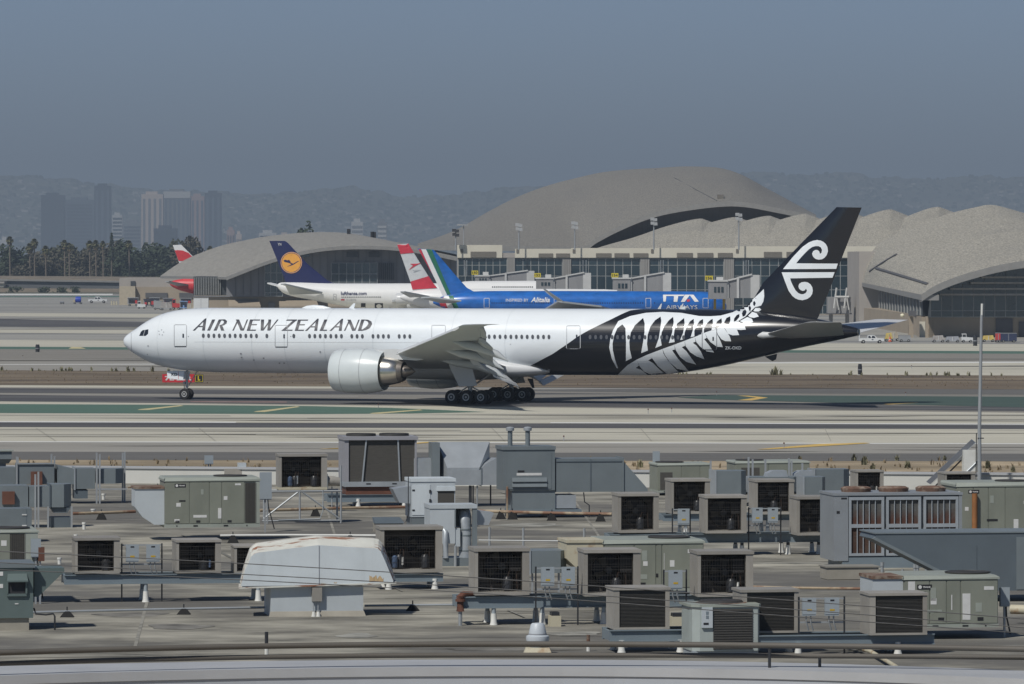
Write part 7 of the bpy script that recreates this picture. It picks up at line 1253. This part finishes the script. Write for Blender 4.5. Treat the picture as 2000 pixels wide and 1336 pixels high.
roof_pipe([(62, 1196), (180, 1193), (360, 1189), (530, 1186)], .025, m_galv, 'thin grey conduit on black blocks in front of the beam platform', .12, (131, 359)); roof_pipe([(712, 1183), (800, 1182), (900, 1181)], .025, m_galv, 'thin grey conduit on a black block right of the arched hood', .12, (806,)); roof_pipe([(430, 1046), (560, 1045), (735, 1046)], .03, m_pvc, 'pale pipe crossing the roof behind the arched hood', .2, (455, 684)); roof_pipe([(250, 952), (320, 950)], .03, m_rpipe, 'short rusty pipe along the white parapet', .2, (308,)); roof_pipe([(1471, 1146), (1540, 1148), (1700, 1150)], .03, m_rpipe, 'rusty yellow pipe on the open roof behind the right coil faced units', .1); roof_pipe([(1975, 1190), (2040, 1192)], .1, m_cream2, 'thick cream pipe beside the large dark duct', .3); roof_pipe([(1650, 1258), (1700, 1272), (1750, 1302)], .04, m_cream2, 'cream diagonal pipe under the right beam platform', .1); roof_pipe([(935, 1055), (1030, 1056), (1145, 1057)], .014, m_steel, 'thin blue grey pipe rail on posts across the open roof', .5, (), 6)
for x, y in ((956, 1070), (1022, 1072), (1141, 1073)): p = RP(x, y + 6); mb = MB(); mb.cyl((0, 0, 0), (0, 0, .62), .03, m_steel, 8); tag(mb.build('rail_post', loc=p, smooth=True), 'blue grey stub post under the thin pipe rail', 'post', 'posts of the pipe rail')
e = wthing('brown_elbow_pipe', RP(898, 1215), 'thick dark brown elbow pipe at the end of the steel beam', 'pipe'); y_ = roofY(1222); mb = MB(); mb.tube([P(922, 1161, y_ + .3), P(905, 1161, y_ + .1), P(899, 1166, y_), P(899, 1194, y_)], [.06, .07, .085, .085], m_brown, 14); mb.build('pipe', e, smooth=True); mb = MB(); q = P(899, 1170, y_); mb.cyl(q, q - Vector((0, 0, .05)), .105, m_brown, 14); mb.build('flange', e); mb = MB(); q = P(899, 1194, y_); mb.cyl(q, (q.x, q.y, ZR), .04, m_steel, 8); mb.build('stand', e)
u = UF(1616, 1716, 1109, 1132, 1133, 'roof_curb', 'long low tan felt covered curb in front of the rusting chiller', 'curb'); u.part('walls', lambda b: b.box(0, u.w, 0, .8, 0, u.h, m_curb)); u.part('cap', lambda b: b.box(-.03, u.w + .03, -.03, .83, u.h, u.h + .03, mat('felt_cap', (.24, .23, .2), .9)))
u = UF(439, 476, 906, 930, 946, 'small_curb', 'small tan curb box with a grey vent behind the sage unit', 'vent'); u.part('box', lambda b: b.box(0, u.w, 0, .8, -u.zb, u.h * .6, m_tanc)); u.part('vent', lambda b: b.box(u.w * .75, u.w * 1.15, .1, .5, u.h * .2, u.h * 1.05, m_ahu))
u = UF(733, 790, 1013, 1029, 1040, 'low_duct_cap', 'low dark duct cap in front of the pale air handler', 'duct'); u.part('cap', lambda b: b.plate([(0, 0, u.h * .4), (u.w, 0, u.h * .4), (u.w * .95, .5, u.h), (u.w * .03, .5, u.h)], (0, .4, 0), m_dslate)); u.part('curb', lambda b: b.box(.04, u.w - .04, .04, .8, -u.zb, u.h * .4 - .001, m_curb))
for x0, x1, yt, yb, mm, lab in ((1075, 1096, 1196, 1224, m_cream2, 'cream block foot under the beam platform'), (1312, 1340, 1198, 1226, m_cream2, 'cream block foot under the beam platform'), (535, 548, 1143, 1170, m_curb, '')):
    if lab: u = UF(x0, x1, yt, yb, yb, 'block_foot', lab, 'block', 'cream block feet'); u.part('block', lambda b: b.box(0, u.w, 0, .3, 0, u.h * .75, mm)); u.part('pad', lambda b: b.box(.03, u.w - .03, .02, .28, u.h * .75, u.h, m_comp))
for px, a in ((1723, 1098), (1787, 1102), (1792, 1102), (1876, 1103), (1892, 1110), (1763, 1112), (1809, 1110)):
    p = RP(px, 1152); mb = MB(); h = (1152 - a) / F * p.y; mb.cyl((0, 0, 0), (0, 0, h), .035 if a < 1108 else .018, m_steel, 10); mb.cyl((0, 0, h * .85), (0, 0, h), .045 if a < 1108 else .03, m_steel, 10); tag(mb.build('pipe_stack', loc=p, smooth=True), 'grey pipe stack poking up behind the sage unit with the rust topped hood', 'pipe', 'pipe stacks behind the sage unit')
# ================================================================== vehicles, signs and small things on the airfield
m_vw = mat('vehicle_white', (.66, .67, .66), .35, var=.05); m_cyel = mat('cart_yellow', (.55, .42, .12), .6, var=.2, scale=2); m_cred = mat('cart_red', (.5, .05, .05), .5); m_cblue = mat('cart_blue', (.07, .16, .42), .5); m_ctan = mat('cargo_tan', (.42, .37, .28), .7, var=.2, scale=1); m_cnavy = mat('tug_navy', (.035, .045, .09), .5); m_lblue = mat('cart_light_blue', (.24, .38, .62), .5); m_net = mat('cargo_net', (.33, .31, .29), .9, var=.4, scale=2.5); m_oran = mat('cone_orange', (.62, .12, .05), .6)
class TF:
    """a thing standing on the airfield: base row yb, columns x0..x1 give its place and length"""
    def __init__(s, x0, x1, yb, name, label, cat, group=None):
        s.Y = GY(yb); a = P(x0, yb, s.Y); s.w = (x1 - x0) / F * s.Y; s.e = empty(name, (a.x, s.Y, .012), 0, label, cat, group)
    def part(s, name, fn, parent=None, smooth=False):
        mb = MB(); fn(mb); return mb.build(name, parent or s.e, smooth)
    def wheels(s, xs, r=.38, y=(0, 1.7)):
        for x in xs:
            for yy in y: s.part('wheel', lambda b: (b.lathe([(r * .5, -.12), (r, -.1), (r, .1), (r * .5, .12)], m_tyre, 16, (x, yy, r), 'y'), b.lathe([(r * .45, -.125), (.01, -.126)], m_hub, 10, (x, yy, r), 'y', caps=False)), smooth=True)
def pickup(x0, x1, yb, label, beacon=True):
    t = TF(x0, x1, yb, 'pickup_truck', label, 'truck'); w_ = t.w; k = w_ / 5.6
    t.part('body', lambda b: b.plate([(0, 0, .5 * k), (w_, 0, .5 * k), (w_, 0, 1.0 * k), (w_ * .97, 0, 1.12 * k), (w_ * .68, 0, 1.2 * k), (w_ * .0, 0, 1.15 * k)], (0, 1.8, 0), m_vw)); cb = t.part('cab', lambda b: b.plate([(w_ * .34, .05, 1.15 * k), (w_ * .72, .05, 1.15 * k), (w_ * .62, .15, 1.8 * k), (w_ * .36, .15, 1.82 * k)], (0, 1.6, 0), m_vw))
    for a, b_ in ((.365, .49), (.505, .66)): t.part('side_window', lambda b: b.plate([(w_ * a, .02, 1.22 * k), (w_ * b_, .02, 1.22 * k), (w_ * (b_ - .045), .12, 1.68 * k), (w_ * (a + .005), .12, 1.68 * k)], (0, .02, 0), m_glass), cb)
    t.part('bed_rack', lambda b: (b.box(.02, w_ * .33, .05, 1.75, 1.15 * k, 1.24 * k, m_steel), b.box(.02, .1, .05, 1.75, 1.24 * k, 1.9 * k, m_vw))); t.part('headlight', lambda b: b.box(w_ - .02, w_ + .01, .1, .4, .85 * k, 1.0 * k, m_lampw)); t.part('door_emblem', lambda b: b.box(w_ * .5, w_ * .57, -.012, -.001, .75 * k, .95 * k, m_cnavy))
    if beacon: t.part('light_bar', lambda b: b.box(w_ * .42, w_ * .58, .4, 1.4, 1.83 * k, 1.95 * k, m_lampw))
    t.wheels((w_ * .17, w_ * .82), .4 * k, (.02, 1.78)); return t
pickup(1678, 1727, 671, 'white pickup truck with roof light bar parked under the airliner tailplane'); pickup(172, 209, 592, 'white pickup truck with long flatbed parked by the freight building')
# --- left cluster of ground equipment
def cart(x0, x1, yt, yb, kind, mm, label):
    t = TF(x0, x1, yb, 'baggage_cart' if kind != 'box' else 'cargo_container', label, 'cart' if kind != 'box' else 'container'); w_, h = t.w, (yb - yt) / F * t.Y; d = 1.6
    if kind == 'box':
        t.part('box', lambda b: b.box(0, w_, 0, 2.3, h * .16, h, mm)); t.part('door_seam', lambda b: b.box(w_ * .5 - .04, w_ * .5 + .04, -.02, -.001, h * .2, h * .95, m_line)); t.part('chassis', lambda b: b.box(.1, w_ - .1, .1, 2.2, h * .1, h * .159, m_comp)); t.part('top_rail', lambda b: b.box(-.03, w_ + .03, -.03, 2.33, h, h * 1.04, m_lampw))
    elif kind == 'net':
        t.part('deck', lambda b: b.box(0, w_, 0, d, h * .2, h * .28, m_steel)); t.part('load', lambda b: b.hexa([(.1, .1, h * .28), (w_ - .1, .1, h * .28), (w_ - .1, d - .1, h * .28), (.1, d - .1, h * .28), (.3, .2, h * .95), (w_ - .35, .2, h), (w_ - .3, d - .2, h), (.3, d - .2, h * .9)], mm)); t.part('strap', lambda b: b.box(w_ * .48, w_ * .52, .05, .12, h * .3, h * .9, m_label))
    elif kind == 'tug':
        t.part('body', lambda b: b.plate([(0, 0, h * .2), (w_, 0, h * .2), (w_, 0, h * .55), (w_ * .55, 0, h * .6), (w_ * .5, 0, h * .62), (0, 0, h * .62)], (0, d, 0), mm)); t.part('cab', lambda b: (b.box(w_ * .05, w_ * .45, .1, d - .1, h * .92, h, mm), b.box(w_ * .06, w_ * .1, .12, .2, h * .62, h * .92, mm), b.box(w_ * .4, w_ * .44, .12, .2, h * .62, h * .92, mm))); t.part('window', lambda b: b.box(w_ * .1, w_ * .4, .14, .18, h * .62, h * .92, m_glass))
    else:
        t.part('deck', lambda b: b.box(0, w_, 0, d, h * .22, h * .3, mm)); t.part('roof', lambda b: b.box(-.05, w_ + .05, -.05, d + .05, h * .93, h, mm)); t.part('back_curtain', lambda b: b.box(.05, w_ - .05, d * .6, d * .7, h * .3, h * .93, m_line))
        for x in (0, w_ - .08): t.part('post', lambda b: b.box(x, x + .08, 0, .08, h * .3, h * .93, m_steel))
        for k in range(3): x = w_ * (.1 + .3 * k); t.part('suitcase', lambda b: b.box(x, x + w_ * .2, .2, .8, h * .3, h * random.uniform(.5, .8), random.choice((m_cnavy, m_cred, m_comp, m_ctan, m_lblue))))
    t.wheels((w_ * .18, w_ * .82), max(.22, h * .12), (.05, d - .05)); return t
CL = [(249, 270, 581, 598, 'cart', m_lampw, 'pale roofed baggage cart at the left end of the equipment cluster'), (268, 284, 588, 603, 'tug', m_vw, 'white tow tug in the equipment cluster'), (280, 302, 584, 600, 'cart', m_cnavy, 'navy roofed baggage cart in the equipment cluster'), (300, 316, 588, 605, 'box', m_lampw, 'small pale cargo container in the equipment cluster'), (312, 337, 590, 606, 'net', m_net, 'netted grey cargo pallet in the equipment cluster'), (336, 352, 584, 605, 'tug', m_cred, 'red tow tug in the equipment cluster'), (351, 366, 588, 606, 'cart', m_lblue, 'light blue baggage cart in the equipment cluster'), (364, 380, 592, 607, 'net', m_ctan, 'tan strapped cargo pallet beside the white container'), (378, 407, 582.5, 608, 'box', m_vw, 'large white cargo container at the right end of the equipment cluster'), (292, 312, 581, 598, 'cart', m_steel, 'grey cage cart by the loading doors'), (318, 338, 582, 599, 'cart', m_line, 'dark grey cage cart by the loading doors'), (352, 374, 582, 599, 'cart', m_steel, 'steel cage cart behind the light blue cart')]
for a in CL: cart(*a)
t = TF(142, 160, 594, 'tank_cart', 'cart with a round blue tank on the open apron', 'cart'); t.part('tank', lambda b: b.lathe([(.3, -.9), (.95, -.8), (1.0, 0), (.95, .8), (.3, .9)], mat('tank_blue', (.02, .06, .42), .4), 22, (t.w * .58, .9, 1.35), 'x'), smooth=True); t.part('deck', lambda b: b.box(0, t.w, .1, 1.7, .4, .52, m_steel)); t.part('control_box', lambda b: b.box(.05, t.w * .25, .2, 1.5, .52, 1.3, m_ctan)); t.wheels((t.w * .2, t.w * .85), .28)
t = TF(117, 125, 594, 'small_dolly', 'small dark dolly on the open apron', 'dolly'); t.part('deck', lambda b: b.box(0, t.w, 0, 1.2, .3, .5, m_comp)); t.part('load', lambda b: b.box(.1, t.w * .9, .1, 1.1, .5, .95, m_line)); t.wheels((t.w * .2, t.w * .8), .18, (.05, 1.1))
t = TF(216, 230, 596, 'barrier', 'low cream barrier blocks beside the freight building', 'barrier'); [t.part('block', lambda b: b.plate([(x, 0, 0), (x + .55, 0, 0), (x + .42, 0, 1.3), (x + .13, 0, 1.3)], (0, .8, 0), m_cream2)) for x in (0, .75, 1.5)]
# --- right cluster by the pavilion
for a in ((1756, 1779, 656, 668, 'box', m_lampw, 'pale low cargo container in front of the pavilion side'), (1820, 1846, 655, 669, 'net', m_net, 'dark netted pallet against the pavilion wall'), (1846, 1876, 657, 669, 'net', m_line, 'grey covered pallet against the pavilion wall'), (1946, 1954, 651, 669, 'box', m_cred, 'narrow red container in front of the pavilion'), (1954, 1986, 651.5, 669, 'box', m_cnavy, 'dark blue container beside the narrow red one'), (1918, 1944, 655, 668, 'net', m_cyel, 'yellow equipment pallet behind the mast'), (1878, 1900, 652, 669, 'tug', m_vw, 'white tow tug in front of the pavilion'), (1728, 1745, 650, 667, 'net', m_cyel, 'yellow loader frame behind the white pickup'), (1735, 1757, 648, 666, 'net', m_ctan, 'tan loaded pallet beside the pavilion side')): cart(*a)
t = TF(1735, 1741, 668, 'traffic_cone', 'orange and white cone by the white pickup truck', 'cone'); t.part('cone', lambda b: b.lathe([(.3, .05), (.06, .9), (.01, .92)], m_oran, 14, (.3, .3, 0)), smooth=True); t.part('base', lambda b: b.box(0, .6, 0, .6, 0, .05, m_comp)); t.part('band', lambda b: b.lathe([(.22, .35), (.15, .55)], m_vw, 14, (.3, .3, 0), caps=False))
e = wthing('wall_lamp', P(1762, 616, 938), 'round lit looking lamp on the pavilion side wall', 'lamp'); mb = MB(); q = P(1762.5, 616, 934); mb.lathe([(.02, -.35), (.32, -.2), (.4, 0), (.32, .2), (.02, .35)], mat('lamp_cream', (.75, .7, .5), .4), 16, q); mb.build('globe', e, smooth=True); mb = MB(); mb.cyl(q, q + Vector((0, 6, 0)), .06, m_steel, 6); mb.build('bracket', e)
# --- runway signs
t = TF(317, 380, 749, 'runway_sign', 'red runway holding sign reading 7L-25R behind the nose wheel', 'sign'); k = t.Y / F; t.part('panel', lambda b: b.box(0, t.w, 0, .25, 2 * k, 18 * k, m_red)); [t.part('leg', lambda b: b.box(x, x + .1, .1, .2, 0, 2 * k, m_steel)) for x in (.3, t.w / 2, t.w - .4)]
text_mesh('lettering', '7L-25R', t.w * .84, 9 * k, m_vw, .05, t.e, Matrix.Translation((t.w * .08, -.012, 5.5 * k)))
t = TF(380.6, 397, 749, 'taxiway_sign', 'black taxiway sign with a yellow letter L beside the red sign', 'sign'); t.part('panel', lambda b: b.box(0, t.w, 0, .25, 2 * k, 17.5 * k, m_blk)); [t.part('leg', lambda b: b.box(x, x + .1, .1, .2, 0, 2 * k, m_steel)) for x in (.15, t.w - .25)]
text_mesh('lettering', 'L', t.w * .3, 9 * k, m_ysign, .06, t.e, Matrix.Translation((t.w * .34, -.012, 5.5 * k)))
fr_ = [(t.w * .05, t.w * .95, 3 * k, 3.8 * k), (t.w * .05, t.w * .95, 15.7 * k, 16.5 * k), (t.w * .05, t.w * .1, 3.8 * k, 15.7 * k), (t.w * .9, t.w * .95, 3.8 * k, 15.7 * k)]
for a, b_, c, d in fr_: t.part('sign_border', lambda b: b.box(a, b_, -.008, -.001, c, d, m_ysign))
# --- markers
for x, yt, yb, lab in ((73, 673, 688, 'dark upright marker standing on the far green strip'), (1680, 711, 733, 'dark drum shaped marker standing beyond the brown strip'), (1905, 655, 676, 'dark sign board on a stand before the pavilion containers')):
    t = TF(x - 5, x + 5, yb, 'marker', lab, 'marker'); h = (yb - yt) / F * t.Y; r = t.w * .42; t.part('drum', lambda b: b.lathe([(r * .9, .06), (r, h * .3), (r, h * .7), (r * .8, h)], m_comp, 18, (t.w / 2, .3, 0)), smooth=True); t.part('base', lambda b: b.lathe([(r * 1.2, 0), (r * 1.1, .06)], m_pvc if x == 1680 else m_comp, 18, (t.w / 2, .3, 0))); t.part('band', lambda b: b.lathe([(r * 1.02, h * .45), (r * 1.02, h * .52)], m_line, 18, (t.w / 2, .3, 0), caps=False))
for x, y in ((1266, 808), (1312, 806), (739, 798), (1101, 862), (1400, 773), (1769, 774), (1531, 876), (55, 597), (66, 575), (45, 700), (1781, 720)):
    t = TF(x - 1.2, x + 1.2, y, 'edge_light', 'small taxiway edge light on a short stem', 'edge light', 'airfield edge lights'); t.part('stem', lambda b: b.cyl((.05, 0, 0), (.05, 0, .32), .03, m_line, 8)); t.part('lens', lambda b: b.lathe([(.05, .32), (.06, .36), (.04, .42), (.01, .43)], m_brown, 10, (.05, 0, 0)), smooth=True)
# ================================================================== haze
m = bpy.data.materials.new('haze'); m.use_nodes = True; t = m.node_tree; t.nodes.remove(t.nodes['Principled BSDF'])
pv = t.nodes.new('ShaderNodeVolumePrincipled'); pv.inputs['Color'].default_value = (.49, .595, .715, 1); pv.inputs['Density'].default_value = HAZE
pv.inputs['Anisotropy'].default_value = 0.0
t.links.new(pv.outputs[0], t.nodes['Material Output'].inputs['Volume'])
mb = MB(); mb.box(-39000, 39000, -2500, 41000, -1.2, 760, m); hz = mb.build('haze'); tag(hz, 'thin blue grey haze over the airfield and city', 'haze', kind='stuff')
